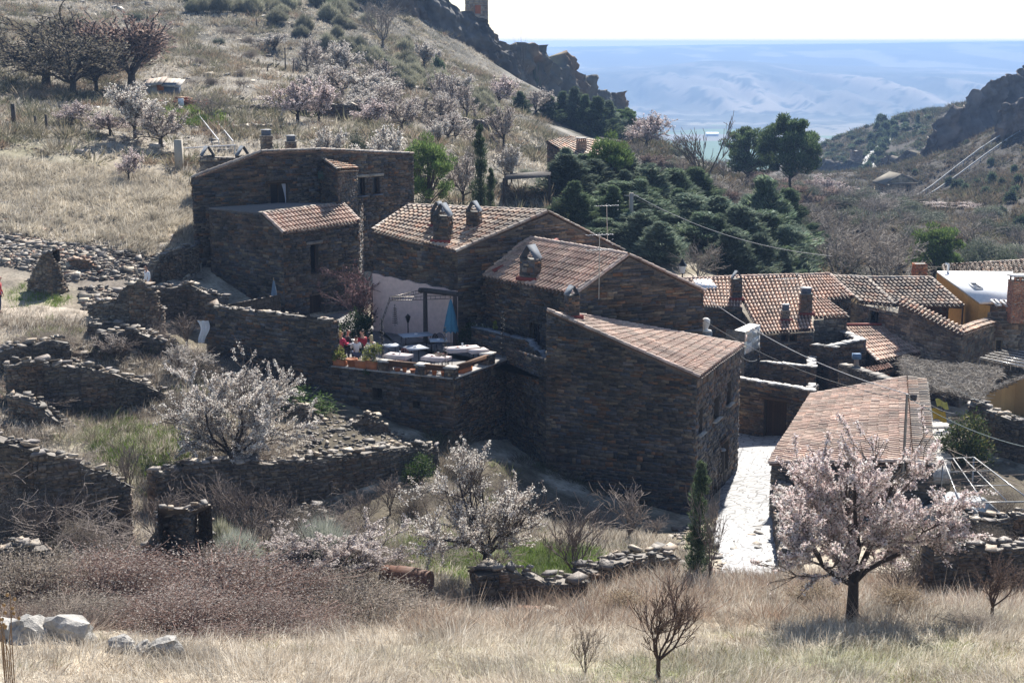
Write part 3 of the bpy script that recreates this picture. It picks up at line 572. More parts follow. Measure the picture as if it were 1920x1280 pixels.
    def row(p, q, rr=.11, lift=.06):
        p = np.array(p); q = np.array(q); L = np.linalg.norm(q - p); m = max(1, int(L / .34)); d = (q - p) / L; la = np.cross(d, nrm); la /= np.linalg.norm(la); u2 = np.cross(la, d)
        if u2[2] < 0: u2 = -u2
        tt = np.linspace(-.15, np.pi + .15, 7)
        for k in range(m):
            A_ = p + d * L * k / m + u2 * (lift + .012 * (k % 2)); B_ = p + d * L * min(1, (k + 1.12) / m) + u2 * (lift - .01)
            v = [c + la * math.cos(x) * R_ + u2 * math.sin(x) * R_ for c, R_ in ((A_, rr * 1.06), (B_, rr * .9)) for x in tt]
            mb.add(v, [[i, i + 1, i + 8, i + 7] for i in range(6)], pick(pal, 1, r, .2)[0])
    if ridge: row(R0, R1)
    if verge:
        row(E0, R0, .095, .05); row(E1, R1, .095, .05)

def on_wall(A, B, s, z, o=0.):
    A = np.array(A[:2], float); B = np.array(B[:2], float); d = (B - A) / np.hypot(*(B - A)); n = np.array([d[1], -d[0]]); q = A + d * s + n * o; return np.array([q[0], q[1], z])
def s_at(A, B, px):
    """distance along the wall A-B of the point seen in column px"""
    A = np.array(A[:2], float); B = np.array(B[:2], float); d = (B - A) / np.hypot(*(B - A)); k = ray(px, 640)
    # (A+d s).x / (A+d s).y = k.x/k.y  (taken at mid height)
    t = k[0] / k[1]; return (t * A[1] - A[0]) / (d[0] - t * d[1])
def z_at(A, B, s, py):
    q = on_wall(A, B, s, 0); 
    v = (640 - py) / FPX; return CAMZ + q[1] * (-sT + v * cT) / (cT + v * sT)
def window(A, B, op, parent, frame=(.07, .045, .03), inset=.2, name='window', mull=True, shutter=None, lintel=None, sill=None):
    """frame and pane set back in the opening op=(s0,s1,z0,z1)"""
    s0, s1, z0, z1 = op; f = MB(); t = .06
    q = lambda s, z: on_wall(A, B, s, z, -inset)
    f.bar(q(s0, z0 + t / 2), q(s1, z0 + t / 2), t, frame); f.bar(q(s0, z1 - t / 2), q(s1, z1 - t / 2), t, frame)
    f.bar(q(s0 + t / 2, z0 + t), q(s0 + t / 2, z1 - t), t, frame); f.bar(q(s1 - t / 2, z0 + t), q(s1 - t / 2, z1 - t), t, frame)
    if mull: f.bar(q((s0 + s1) / 2, z0 + t), q((s0 + s1) / 2, z1 - t), t * .8, frame)
    w = f.build(name, M_WOOD, parent)
    g = MB(); q2 = lambda s, z: on_wall(A, B, s, z, -inset - .035)
    g.add([q2(s0 - .02, z0 - .02), q2(s1 + .02, z0 - .02), q2(s1 + .02, z1 + .02), q2(s0 - .02, z1 + .02)], [[0, 1, 2, 3]], (.02, .02, .02)); g.build('pane', M_GLASS, w)
    if lintel is not None:
        m = MB(); m.bar(on_wall(A, B, s0 - .25, z1 + .09, .02), on_wall(A, B, s1 + .25, z1 + .09, .02), .16, lintel, .15); m.build('lintel', M_WOOD if lintel[0] < .12 else M_STONE, parent)
    if sill is not None:
        m = MB(); m.bar(on_wall(A, B, s0 - .12, z0 - .03, .04), on_wall(A, B, s1 + .12, z0 - .03, .04), .3, sill, .06); m.build('sill', M_STONE, parent)
    return w
def door(A, B, op, parent, col=(.05, .03, .02), inset=.22, name='door', lintel=None):
    s0, s1, z0, z1 = op; f = MB(); n = max(3, int((s1 - s0) / .16)); w = (s1 - s0) / n
    for k in range(n):
        f.bar(on_wall(A, B, s0 + w * (k + .5), z0, -inset), on_wall(A, B, s0 + w * (k + .5), z1, -inset), .05, np.array(col) * (.85 + .3 * random.Random(k).random()), w * .94) if False else f.add([on_wall(A, B, s0 + w * k + .008, z0, -inset), on_wall(A, B, s0 + w * (k + 1) - .008, z0, -inset), on_wall(A, B, s0 + w * (k + 1) - .008, z1, -inset), on_wall(A, B, s0 + w * k + .008, z1, -inset)], [[0, 1, 2, 3]], np.array(col) * (.8 + .4 * random.Random(k).random()))
    f.add([on_wall(A, B, s0 - .02, z0, -inset - .03), on_wall(A, B, s1 + .02, z0, -inset - .03), on_wall(A, B, s1 + .02, z1 + .02, -inset - .03), on_wall(A, B, s0 - .02, z1 + .02, -inset - .03)], [[0, 1, 2, 3]], (.02, .015, .01))
    o = f.build(name, M_WOOD, parent)
    h = MB(); h.bar(on_wall(A, B, s1 - .15, (z0 + z1) / 2 - .08, -inset + .05), on_wall(A, B, s1 - .15, (z0 + z1) / 2 + .08, -inset + .05), .03, (.03, .03, .03)); h.build('handle', M_METAL, o)
    if lintel is not None:
        m = MB(); m.bar(on_wall(A, B, s0 - .25, z1 + .1, .02), on_wall(A, B, s1 + .25, z1 + .1, .02), .18, lintel, .18); m.build('lintel', M_WOOD if lintel[0] < .12 else M_STONE, parent)
    return o
def chimney(parent, c, w, d, h, rz, seed, cap='slate', pal=SL, flash=True):
    """masonry stack with a tent of slates or a hood; c: point on the roof"""
    m = MB(); k = np.array([[math.cos(rz), -math.sin(rz)], [math.sin(rz), math.cos(rz)]]); c = np.array(c, float)
    cr = [c[:2] + k @ np.array(q) for q in ((-w / 2, -d / 2), (w / 2, -d / 2), (w / 2, d / 2), (-w / 2, d / 2))]
    for i in range(4):
        if pal is None: stone_wall(m, cr[i], cr[(i + 1) % 4], c[2] - .8, c[2] + h, pal=np.array([(.36, .15, .09), (.42, .19, .11), (.32, .14, .09)]), h=(.07, .075), ln=(.2, .24), out=.012, seed=seed + i, mortar=(.3, .25, .2))
        else: stone_wall(m, cr[i], cr[(i + 1) % 4], c[2] - .8, c[2] + h, pal=pal, h=(.06, .13), ln=(.15, .4), out=.04, seed=seed + i)
    m.add([[*q, c[2] + h - .02] for q in cr], [[0, 1, 2, 3]], (.05, .045, .04))
    o = m.build('chimney', M_STONE, parent)
    f = MB(); R3 = np.array([[k[0, 0], k[0, 1], 0], [k[1, 0], k[1, 1], 0], [0, 0, 1]]); T = c + [0, 0, h]; q = lambda x, y, z: T + R3 @ np.array([x, y, z])
    if cap == 'slate':
        sc = (.13, .15, .18)
        for sgn in (-1, 1):
            a = [q(sgn * w * .52, -d * .58, 0), q(sgn * w * .52, d * .58, 0), q(sgn * .03, d * .58, w * .75), q(sgn * .03, -d * .58, w * .75)]; nn = np.array([0, 0, .035]); f.add(a + [p + nn for p in a], [[0, 1, 2, 3], [4, 5, 6, 7], [0, 1, 5, 4], [1, 2, 6, 5], [2, 3, 7, 6], [3, 0, 4, 7]], sc)
        f.build('slate_cap', M_CAP, o)
    elif cap == 'hood':
        f.box(q(0, 0, .02), (w * 1.15, d * 1.15, .05), (.3, .28, .25), rz); f.build('cap_slab', M_STONE, o)
        g = MB(); g.box(q(0, 0, .19), (w * .8, d * .8, .3), (.10, .12, .16), rz); g.box(q(0, 0, .36), (w * .95, d * .95, .04), (.6, .6, .6), rz); g.build('metal_hood', M_CAP, o)
    elif cap == 'slab':
        for x in (-.4, -.13, .13, .4):
            for y in (-.4, .4): f.box(q(x * w, y * d, .12), (.09, .09, .24), (.35, .17, .11), rz)
        f.box(q(0, 0, .28), (w * 1.2, d * 1.2, .08), (.6, .58, .55), rz); f.build('cap_slab', M_STONE, o)
    if flash:
        g = MB(); g.box(c + [0, 0, .02], (w + .28, d + .28, .16), (.22, .05, .04), rz); g.build('red_flashing', M_PLAIN, o)
    return o
M_CAP = colmat('slate_cap', .75, 8, .2, .2, 30, spec=.2)
def antenna(name, label, base, h, lean=0., n=2, group='television aerials'):
    t = thing(name, label, 'aerial', base, group); m = MB(); m.tube([[0, 0, -.3], [lean, 0, h]], .022, (.42, .42, .42), 6); m.build('mast', M_METAL, t)
    for k in range(n):
        a = MB(); z = h * (1 - .25 * k) - .1; a.bar([lean - .6, -.2, z], [lean + .6, .2, z], .02, (.5, .5, .5))
        for x in np.linspace(-.55, .55, 7): a.bar([lean + x + .07, x * .33 - .22, z], [lean + x - .07, x * .33 + .22, z], .014, (.55, .55, .55))
        for y in (-.22, 0, .22): a.bar([lean + .62, .2, z + y], [lean + .55, .2 - .2, z + y], .012, (.55, .55, .55))
        a.build('array', M_METAL, t)
    return t
# ------------------------------------------------------------------ the village houses
def mid(a, b, t): return np.array(a) * (1 - t) + np.array(b) * t
def op_px(A, B, x0, x1, y0, y1):
    s0, s1 = s_at(A, B, x0), s_at(A, B, x1); return (s0, s1, z_at(A, B, (s0 + s1) / 2, y1), z_at(A, B, (s0 + s1) / 2, y0))
GREY = (.30, .28, .25); DK = (.07, .045, .03)

# --- tall front house beside the street
D0, D1, D2, D3 = P(1025, 582, 62.3), P(1307, 706, 60), P(1389, 648, 66.8), P(1085, 592, 64.2)
D2[2] = D1[2] - .05
tD = thing('stone_house', 'nearest tall slate house with a long pinkish single-slope roof beside the pale street', 'house', (*D1[:2], gz(*D1[:2])))
def rel(t): t_ = t; return t_
def adopt(t):
    """children are modelled in world space: cancel the parent's offset"""
    bpy.context.view_layer.update()
    for c in t.children: c.matrix_parent_inverse = t.matrix_world.inverted()
m = MB()
stone_wall(m, D0, D1, -2, [(0, D0[2] - .12), (1, D1[2] - .1)], seed=1, h=(.045, .13), ln=(.14, .48))
fo = [op_px(D1, D2, 1341, 1351, 745, 785), op_px(D1, D2, 1313, 1321, 765, 812), op_px(D1, D2, 1365, 1373, 716, 757), op_px(D1, D2, 1357, 1371, 826, 884)]
stone_wall(m, D1, D2, -2, [(0, D1[2] - .1), (1, D2[2] - .1)], ops=fo, seed=2, h=(.07, .16))
stone_wall(m, D2, D3, -2, [(0, D2[2] - .1), (1, D3[2] - .12)], seed=3)
stone_wall(m, D3, D0, -2, [(0, D3[2] - .12), (1, D0[2] - .12)], seed=4)
m.build('wall', M_STONE, tD)
for o in fo[:3]: window(D1, D2, o, tD, sill=GREY)
door(D1, D2, fo[3], tD, lintel=DK)
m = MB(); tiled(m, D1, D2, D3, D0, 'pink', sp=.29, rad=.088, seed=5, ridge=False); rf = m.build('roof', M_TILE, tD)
chimney(rf, mid(D0, D3, .45) + [.45, -.1, -.15], .5, .5, .95, .35, 7, 'slate')
adopt(tD)

# --- house behind it with the wide gable
C1, CA, C2 = P(1085, 548, 65.6), P(1178, 479, 66.7), P(1319, 546, 68.2)
C0 = P(925, 512, 70.9); C0[2] = C1[2]; CR = P(1040, 452, 71.0); CR[2] = CA[2]
back = C0 - C1; back /= np.linalg.norm(back); C0 = C1 + back * 8.2; bk2 = (CR - CA) / np.linalg.norm(CR - CA); CR = CA + bk2 * 7.2; C3 = C2 + bk2 * 6.5
tC = thing('stone_house', 'house with a broad stone gable right behind the nearest tall slate house', 'house', (*C1[:2], 4))
m = MB(); fr = np.hypot(*(CA - C1)[:2]) / np.hypot(*(C2 - C1)[:2])
stone_wall(m, C1, C2, -1, [(0, C1[2] - .05), (fr, CA[2] - .08), (1, C2[2] - .1)], seed=11, h=(.06, .15), ln=(.25, .8))
Ci = C0 * .97 + C1 * .03; so = [op_px(Ci, C1, 993, 1012, 606, 652)]
stone_wall(m, Ci, C1, -1, C1[2] - .1, ops=so, seed=12); stone_wall(m, C2, C3, -1, C2[2] - .1, seed=13)
m.build('wall', M_STONE, tC); window(Ci, C1, so[0], tC, sill=GREY)
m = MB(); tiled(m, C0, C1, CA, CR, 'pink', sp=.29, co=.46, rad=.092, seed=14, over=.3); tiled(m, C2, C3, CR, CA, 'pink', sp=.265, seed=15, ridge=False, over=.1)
m.bar(C0 + np.array([.0, -.1, -.12]), C1 + np.array([-.15, -.2, -.12]), .12, DK); rf = m.build('roof', M_TILE, tC)
cp = Plane(C0, C1, CA).at(995, 522); chimney(rf, cp, .8, .62, .95, -.55, 17, 'slate')
m = MB(); a = P(924, 508, 71); b = P(1046, 449, 72.0); m.bar(a, b, .3, (.25, .07, .06), .12); m.build('red_flashing', M_PLAIN, rf)
adopt(tC)

# --- middle house: wide low-pitched roof with three stacks, pink plaster below
B1, BA, B2 = P(858, 471, 70.5), P(1026, 398, 73.6), P(1167, 470, 76)
B0, BL = P(700, 431, 73.8), P(766, 387, 77.2); B3 = B2 + (BL - BA) * .95
tB = thing('stone_house', 'house with three chimneys on a low pale roof above a pink plaster wall', 'house', (*B1[:2], 5.6))
m = MB(); fr = np.hypot(*(BA - B1)[:2]) / np.hypot(*(B2 - B1)[:2])
stone_wall(m, B1, B2, 3, [(0, B1[2] - .05), (fr, BA[2] - .08), (1, B2[2] - .08)], seed=21, h=(.06, .16), ln=(.25, .85)); stone_wall(m, B0, B1, 4, [(0, B0[2] - .1), (1, B1[2] - .08)], seed=22, h=(.06, .15))
stone_wall(m, BL, B0, 4, [(0, BL[2] - .1), (1, B0[2] - .1)], seed=23); stone_wall(m, B2, B3, 2, B2[2] - .1, seed=24); m.build('wall', M_STONE, tB)
m = MB(); L = np.hypot(*(B1 - B0)[:2]); n8 = 14
for k in range(n8):
    a, b = k / n8, (k + 1) / n8; z0 = 8.75 - .35 * a + .05 * math.sin(k * 2.3); z1 = 8.75 - .35 * b + .05 * math.sin(k * 2.3 + 2.3)
    q = [on_wall(B0, B1, L * a, 4.6, .13), on_wall(B0, B1, L * b, 4.6, .13), on_wall(B0, B1, L * b, z1, .13), on_wall(B0, B1, L * a, z0, .13)]; m.add(q, [[0, 1, 2, 3]], (.66, .51, .47)); m.add([q[3], q[2], on_wall(B0, B1, L * b, z1, -.02), on_wall(B0, B1, L * a, z0, -.02)], [[0, 1, 2, 3]], (.66, .51, .47))
m.add([on_wall(B0, B1, L, 4.6, .13), on_wall(B0, B1, L, 4.6, -.1), on_wall(B0, B1, L, 8.4, -.1), on_wall(B0, B1, L, 8.4, .13)], [[0, 1, 2, 3]], (.66, .51, .47))
m.build('plaster_wall', M_PLAIN, tB)
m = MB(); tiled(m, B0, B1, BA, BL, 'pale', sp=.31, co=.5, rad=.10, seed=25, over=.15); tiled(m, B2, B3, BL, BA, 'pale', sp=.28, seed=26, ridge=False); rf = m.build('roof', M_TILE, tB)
pl = Plane(B0, B1, (BA + BL) / 2)
chimney(rf, pl.at(831, 452), .75, .6, 1.25, -.35, 27); chimney(rf, pl.at(822, 424), .6, .5, .75, -.35, 28); chimney(rf, pl.at(889, 428), .62, .5, .85, -.35, 29)
adopt(tB)

# --- tall house on the left
A1, A2, A3, A4 = P(360, 336, 80), P(490, 288, 82), P(601, 284, 84), P(775, 292, 89)
A0 = A1 + np.array([-1.2, 8, 0]); tA = thing('stone_house', 'tallest stone house at the far left with a turret and a lower tiled wing', 'house', (*A1[:2], 6.5))
m = MB(); fr = np.hypot(*(A2 - A1)[:2]) / np.hypot(*(A3 - A1)[:2])
wo = [op_px(A1, A3, 516, 549, 344, 392)]; ro = [op_px(A3, A4, 676, 690, 333, 367), op_px(A3, A4, 703, 717, 331, 364)]
stone_wall(m, A1, A3, 4, [(0, A1[2]), (fr, A2[2]), (.88, A2[2] - .1), (1, A3[2])], ops=wo, seed=31, h=(.05, .16), ln=(.16, .55)); stone_wall(m, A3, A4, 4, [(0, A3[2]), (1, A4[2])], ops=ro, seed=32, h=(.05, .16))
stone_wall(m, A0, A1, 4, A1[2], seed=33); A5 = A4 + np.array([-5, 5.5, -.8]); stone_wall(m, A4, A5, 4, [(0, A4[2]), (1, A5[2])], seed=34); m.build('wall', M_STONE, tA)
w = window(A1, A3, wo[0], tA, lintel=DK, inset=.24)
m = MB(); s0, s1, z0, z1 = wo[0]
for k in range(8):
    a = s1 - .08 - .2 * (1 - k / 8) ** 2 * 1.0; m.add([on_wall(A1, A3, s1 - .07, z0 + .05 + (z1 - z0 - .1) * k / 8, -.2), on_wall(A1, A3, s1 - .1 - .22 * (k / 8) ** 2, z0 + .05 + (z1 - z0 - .1) * k / 8, -.2), on_wall(A1, A3, s1 - .1 - .22 * ((k + 1) / 8) ** 2, z0 + .05 + (z1 - z0 - .1) * (k + 1) / 8, -.2), on_wall(A1, A3, s1 - .07, z0 + .05 + (z1 - z0 - .1) * (k + 1) / 8, -.2)], [[0, 1, 2, 3]], (.45, .47, .55))
m.build('curtain', M_CLOTH, w)
for o in ro: window(A3, A4, o, tA, mull=False, lintel=GREY, sill=(.12, .14, .18))
m = MB(); bo = np.array([-3.5, 4.5, -1.3])
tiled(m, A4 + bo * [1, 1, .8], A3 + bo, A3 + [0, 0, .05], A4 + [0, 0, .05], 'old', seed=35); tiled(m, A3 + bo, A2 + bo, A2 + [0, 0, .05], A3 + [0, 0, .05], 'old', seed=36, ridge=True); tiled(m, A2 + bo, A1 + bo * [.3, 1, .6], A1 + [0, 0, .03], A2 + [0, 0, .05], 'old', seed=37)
rf = m.build('roof', M_TILE, tA)
for px, py, w_, h_, lab in ((500, 283, .55, .85, 0), (546, 284, .5, .55, 1)):
    chimney(rf, P(px, py, 87), w_, .5, h_, .5, 38 + lab, 'hood', pal=LT, flash=False)
# stair turret
T0, T1, T2 = P(600, 306, 83.6), P(633, 319, 81.7), P(669, 317, 84.6); TR0 = P(606, 299, 84.2); TR1 = TR0 + (T2 - T1) * .95
m = MB(); stone_wall(m, T0 + [0, 0, -.1], T1, 8.5, [(0, TR0[2] - .1), (1, T1[2] - .08)], seed=41); stone_wall(m, T1, T2, 8.5, [(0, T1[2] - .08), (1, T2[2] - .08)], seed=42); stone_wall(m, T2, TR1, 8.5, [(0, T2[2] - .08), (1, TR1[2] - .08)], seed=43)
tu = m.build('stair_turret', M_STONE, tA); m = MB(); tiled(m, T1, T2, TR1, TR0, 'pale', seed=44); m.build('turret_roof', M_TILE, tu)
m = MB(); q = op_px(T0, T1, 606, 616, 322, 336); m.add([on_wall(T0, T1, q[0], q[2], .06), on_wall(T0, T1, q[1], q[2], .06), on_wall(T0, T1, q[1], q[3], .06), on_wall(T0, T1, q[0], q[3], .06)], [[0, 1, 2, 3]], (.06, .10, .08)); m.build('shutter', M_WOOD, tu)
# lower wing
W0, W1 = P(530, 436, 76), P(672, 413, 80.2); WL = P(392, 394, 79.8); WR0, WR1 = P(492, 398, 77.3), P(642, 384, 82.2); WR0[2] = WR1[2] = (WR0[2] + WR1[2]) / 2
m = MB(); l = np.hypot(*(W0 - WL)[:2]); k = np.hypot(*(WR0 - WL)[:2]) / l
wo = [op_px(W0, W1, 586, 601, 458, 514), op_px(W0, W1, 582, 609, 553, 600)]
stone_wall(m, WL, W0, 3.5, [(0, WL[2]), (k, WR0[2] + .02), (1, W0[2] - .1)], seed=45, h=(.05, .16), ln=(.16, .55)); stone_wall(m, W0, W1, 3.5, [(0, W0[2] - .1), (1, W1[2] - .1)], ops=wo, seed=46, h=(.05, .16)); stone_wall(m, W1, WR1 + np.array([1, 1, 0]), 5, [(0, W1[2] - .1), (1, WR1[2])], seed=47)
wg = m.build('wing', M_STONE, tA); m = MB(); tiled(m, W0, W1, WR1, WR0, 'pink', sp=.265, seed=48, ridge=False); m.build('wing_roof', M_TILE, wg)
m = MB(); e = P(425, 391, 81.0); z = WR0[2] + .04; f = [np.array([*q[:2], z]) for q in (WL, WR0, WR1, P(520, 380, 82.2))]
m.add([*f, *[q - [0, 0, .1] for q in f]], [[0, 1, 2, 3], [7, 6, 5, 4], [0, 4, 5, 1], [1, 5, 6, 2]], (.16, .15, .15)); coping(m, WR0, WR1, [(0, z), (1, z)], .35, 3, pal=LT * 1.4, th=(.03, .06), jit=.01); m.build('wing_terrace', M_PLAIN, wg)
window(W0, W1, wo[0], wg, mull=False, lintel=(.22, .2, .18)); door(W0, W1, wo[1], wg)
adopt(tA)

# --- right-hand house with stepped red roof
pE = Plane(P(1424, 624, 82), PZ(1526, 617, P(1424, 624, 82)[2]), P(1390, 520, 89)); E = pE.at
tE = thing('stone_house', 'house with a stepped red tiled roof, a skylight and three small stacks', 'house', (*E(1424, 624)[:2], 0))
m = MB()
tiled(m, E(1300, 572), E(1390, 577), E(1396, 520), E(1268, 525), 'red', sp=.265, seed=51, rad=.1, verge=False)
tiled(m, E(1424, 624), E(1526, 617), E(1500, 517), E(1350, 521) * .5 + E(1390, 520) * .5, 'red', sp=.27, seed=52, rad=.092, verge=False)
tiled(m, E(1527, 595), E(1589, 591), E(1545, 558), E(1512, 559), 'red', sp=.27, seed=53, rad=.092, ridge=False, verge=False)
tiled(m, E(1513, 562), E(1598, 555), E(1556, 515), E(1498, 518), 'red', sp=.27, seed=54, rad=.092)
rf = m.build('roof', M_TILE, tE)
w1, w2, w3, w4 = E(1424, 626), E(1524, 619), E(1526, 597), E(1588, 592); z1 = w1[2]
back = np.array([.5, 8.0, 0]); lw = E(1392, 580)
wo = [op_px(w1, w2, 1464, 1478, 627, 641), op_px(w1, w2, 1480, 1494, 627, 641)]
m = MB(); stone_wall(m, w1, w2, -2, z1 - .08, ops=wo, seed=55, pal=SL * 1.25); stone_wall(m, lw, w1, -2, [(0, lw[2] - .1), (1, z1 - .08)], seed=56)
s2 = np.array([*(w2[:2] + (w3 - w2)[:2] * 1.0), 0]); stone_wall(m, w2, w3, -2, [(0, w2[2] - .08), (1, w3[2] - .1)], seed=57, pal=LT * .7); stone_wall(m, w3, w4, -2, w3[2] - .1, seed=58, pal=LT * .7)
w5 = E(1546, 560); w6 = E(1596, 556); stone_wall(m, w4, w5 * .5 + w6 * .5, -2, [(0, w4[2] - .1), (1, w5[2] - .2)], seed=59, pal=LT * .6); stone_wall(m, w5, w6, -2, w5[2] - .1, seed=60, pal=LT * .7)
l0 = E(1290, 574); stone_wall(m, l0, lw, -2, l0[2] - .1, seed=61); m.build('wall', M_STONE, tE)
for o in wo: window(w1, w2, o, tE, frame=(.10, .05, .03), mull=False)
# chimneys, skylight
chimney(rf, E(1380, 560), .55, .5, 1.2, .1, 62, 'slate'); chimney(rf, E(1510, 588), .62, .5, 1.15, .1, 63, 'hood', pal=np.array([(.22, .15, .11), (.26, .17, .12), (.18, .14, .12)])); chimney(rf, E(1472, 600), .42, .38, .55, .1, 64, 'hood', pal=LT)
m = MB(); q = [E(1308, 545), E(1345, 543), E(1332, 527), E(1300, 528)]; n_ = np.array([0, -.05, .16]); m.add([p + n_ for p in q] + q, [[0, 1, 2, 3], [0, 4, 5, 1], [1, 5, 6, 2], [2, 6, 7, 3], [3, 7, 4, 0]], (.8, .82, .85)); m.build('skylight', M_PLAIN, rf)
adopt(tE)
antenna('tv_antenna', 'thin aerial rising from the stepped red roof', E(1472, 590) + [0, 0, .2], 2.0, n=1)

# --- old house with the sagging grey roof
tF = thing('stone_house', 'old rough-walled house with a sagging grey tile roof and one small shuttered window', 'house', (*P(1600, 600, 88)[:2], 0))
F0, F1, FR1, FR0 = P(1612, 565, 88), P(1806, 572, 86.4), P(1747, 512, 90.6), P(1560, 519, 91.2); F1[2] = F0[2]; FR1[2] = FR0[2]
m = MB(); fm, rm = mid(F0, F1, .35) + [0, 0, -.12], mid(FR0, FR1, .35) + [0, 0, -.06]
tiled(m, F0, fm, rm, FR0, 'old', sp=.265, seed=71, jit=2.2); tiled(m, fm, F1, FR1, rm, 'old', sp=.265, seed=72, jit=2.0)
rf = m.build('roof', M_TILE, tF)
FA, FB, FC = P(1592, 570, 88.6), P(1806, 624, 80.5), P(1864, 605, 85); k = s_at(FA, FB, 1683) / np.hypot(*(FB - FA)[:2])
wo = [op_px(FA, FB, 1626, 1645, 583, 607)]
m = MB(); zt = F0[2] - .15; stone_wall(m, FA, FB, -2, [(0, zt), (k * .98, zt), (k, P(1683, 563, 84.9)[2]), (1, FB[2])], ops=wo, seed=73, pal=LT * .85, h=(.08, .22), ln=(.2, .6), mortar=(.24, .21, .18), out=.035)
stone_wall(m, FB, FC, -2, [(0, FB[2]), (1, FC[2])], seed=74, pal=LT * .8, h=(.08, .2), mortar=(.2, .18, .15)); m.build('wall', M_STONE, tF)
window(FA, FB, wo[0], tF, shutter=True, sill=GREY)
m = MB(); q = P(1683, 564, 84.9); i_ = np.array([-.1, -.15, 0])
tiled(m, q + i_, FB + i_, FB + [.35, .5, .12], q + [.35, .5, .12], 'pale', sp=.3, seed=75, ridge=False, verge=False); tiled(m, FB + [-.1, -.2, 0], FC + [0, -.2, 0], FC + [-.3, .5, .14], FB + [-.3, .5, .14], 'pale', sp=.28, seed=76, ridge=False, verge=False); m.build('wall_tiles', M_TILE, tF)
# dark porch under the eave, ochre side
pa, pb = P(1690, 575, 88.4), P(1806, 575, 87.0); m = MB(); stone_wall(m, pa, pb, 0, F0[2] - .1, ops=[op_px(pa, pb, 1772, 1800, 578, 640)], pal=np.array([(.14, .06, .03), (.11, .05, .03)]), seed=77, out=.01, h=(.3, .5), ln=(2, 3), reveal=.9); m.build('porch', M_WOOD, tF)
chimney(rf, P(1724, 510, 92), .75, .6, .55, .1, 78, None, pal=np.array([(.50, .16, .07), (.45, .14, .06)]), flash=False)
adopt(tF)

# --- house with the white roof
tG = thing('house', 'ochre-sided house with a plain white roof and a brick chimney', 'house', (*P(1850, 600, 88)[:2], 0))
G0, G1, GR1, GR0 = P(1836, 566, 86), P(1912, 578, 86.6), P(1899, 505, 92), P(1757, 508, 92.2); G1[2] = G0[2]; GR1[2] = GR0[2]
m = MB(); q = [G0, G1, GR1, GR0]; m.add(q + [p - [0, 0, .14] for p in q], [[0, 1, 2, 3], [7, 6, 5, 4], [0, 4, 5, 1], [1, 5, 6, 2], [2, 6, 7, 3], [3, 7, 4, 0]], (.84, .85, .86)); rf = m.build('roof', M_PLAIN, tG)
pG = Plane(G0, G1, GR0)
for x0, y0 in ((1829, 539), (1868, 570), (1886, 571)):
    m = MB(); g = MB(); c = [pG.at(x0 - 13, y0 - 6), pG.at(x0 + 1, y0 - 6), pG.at(x0 + 13, y0 + 5), pG.at(x0 - 1, y0 + 5)]; up = np.array([0, -.03, .07])
    if x0 > 1830: c = [pG.at(x0 - 10, y0 - 6), pG.at(x0 - 2, y0 - 6), pG.at(x0 + 9, y0 + 5), pG.at(x0 + 1, y0 + 5)]
    for i in range(4): m.bar(c[i] + up, c[(i + 1) % 4] + up, .09, (.55, .55, .55))
    w = m.build('roof_window', M_PLAIN, rf); g.add([p + up * .8 for p in c], [[0, 1, 2, 3]], (.02, .02, .02)); g.build('pane', M_GLASS, w)
m = MB(); L = G0 - GR0; a, b = GR0, G0
def plaster(m, A, B, zb, top, col, th=.0):
    tf, ss = topfun(top, 1.); A = np.array(A[:2]); B = np.array(B[:2]); n = 12
    for i in range(n):
        s0, s1 = i / n, (i + 1) / n; p, q = A + (B - A) * s0, A + (B - A) * s1; m.add([[*p, zb], [*q, zb], [*q, float(tf(s1))], [*p, float(tf(s0))]], [[0, 1, 2, 3]], np.array(col) * (.93 + .14 * random.Random(i + 7).random()))
plaster(m, a, b, -1, [(0, a[2] - .05), (1, b[2] - .05)], (.50, .27, .08)); nb = b + (FC - b) * .7; plaster(m, b, nb, -1, [(0, b[2] - .1), (1, b[2] - .1)], (.50, .27, .08)); m.build('ochre_wall', M_PLAIN, tG)
m = MB(); GA, GB = P(1852, 585, 85.3), P(2010, 578, 84.2); go = [op_px(GA, GB, 1866, 1880, 637, 668)]
stone_wall(m, GA, GB, -2, [(0, GA[2]), (1, GB[2])], ops=go, pal=LT * .75, seed=81, mortar=(.25, .22, .19), out=.03, h=(.08, .2)); m.build('wall', M_STONE, tG); window(GA, GB, go[0], tG, frame=(.4, .3, .2), mull=False)
chimney(rf, P(1910, 578, 84.9), 1.15, .8, 1.65, .05, 82, 'slab', pal=None, flash=False)
m = MB(); e0, e1, r1, r0 = P(1772, 513, 94.5), P(2000, 516, 94.5), P(1990, 486, 98), P(1768, 499, 98); tiled(m, e0, e1, r1, r0, 'old', sp=.3, seed=83, rad=.12); stone_wall(m, e0, e1, 0, e0[2] - .2, seed=84); m.build('rear_roof', M_TILE, tG)
m = MB(); m.tube([P(1777, 512, 92), P(1778, 496, 92), P(1772, 494, 92)], .08, (.6, .6, .6), 8); m.build('flue_pipe', M_METAL, rf)
adopt(tG)

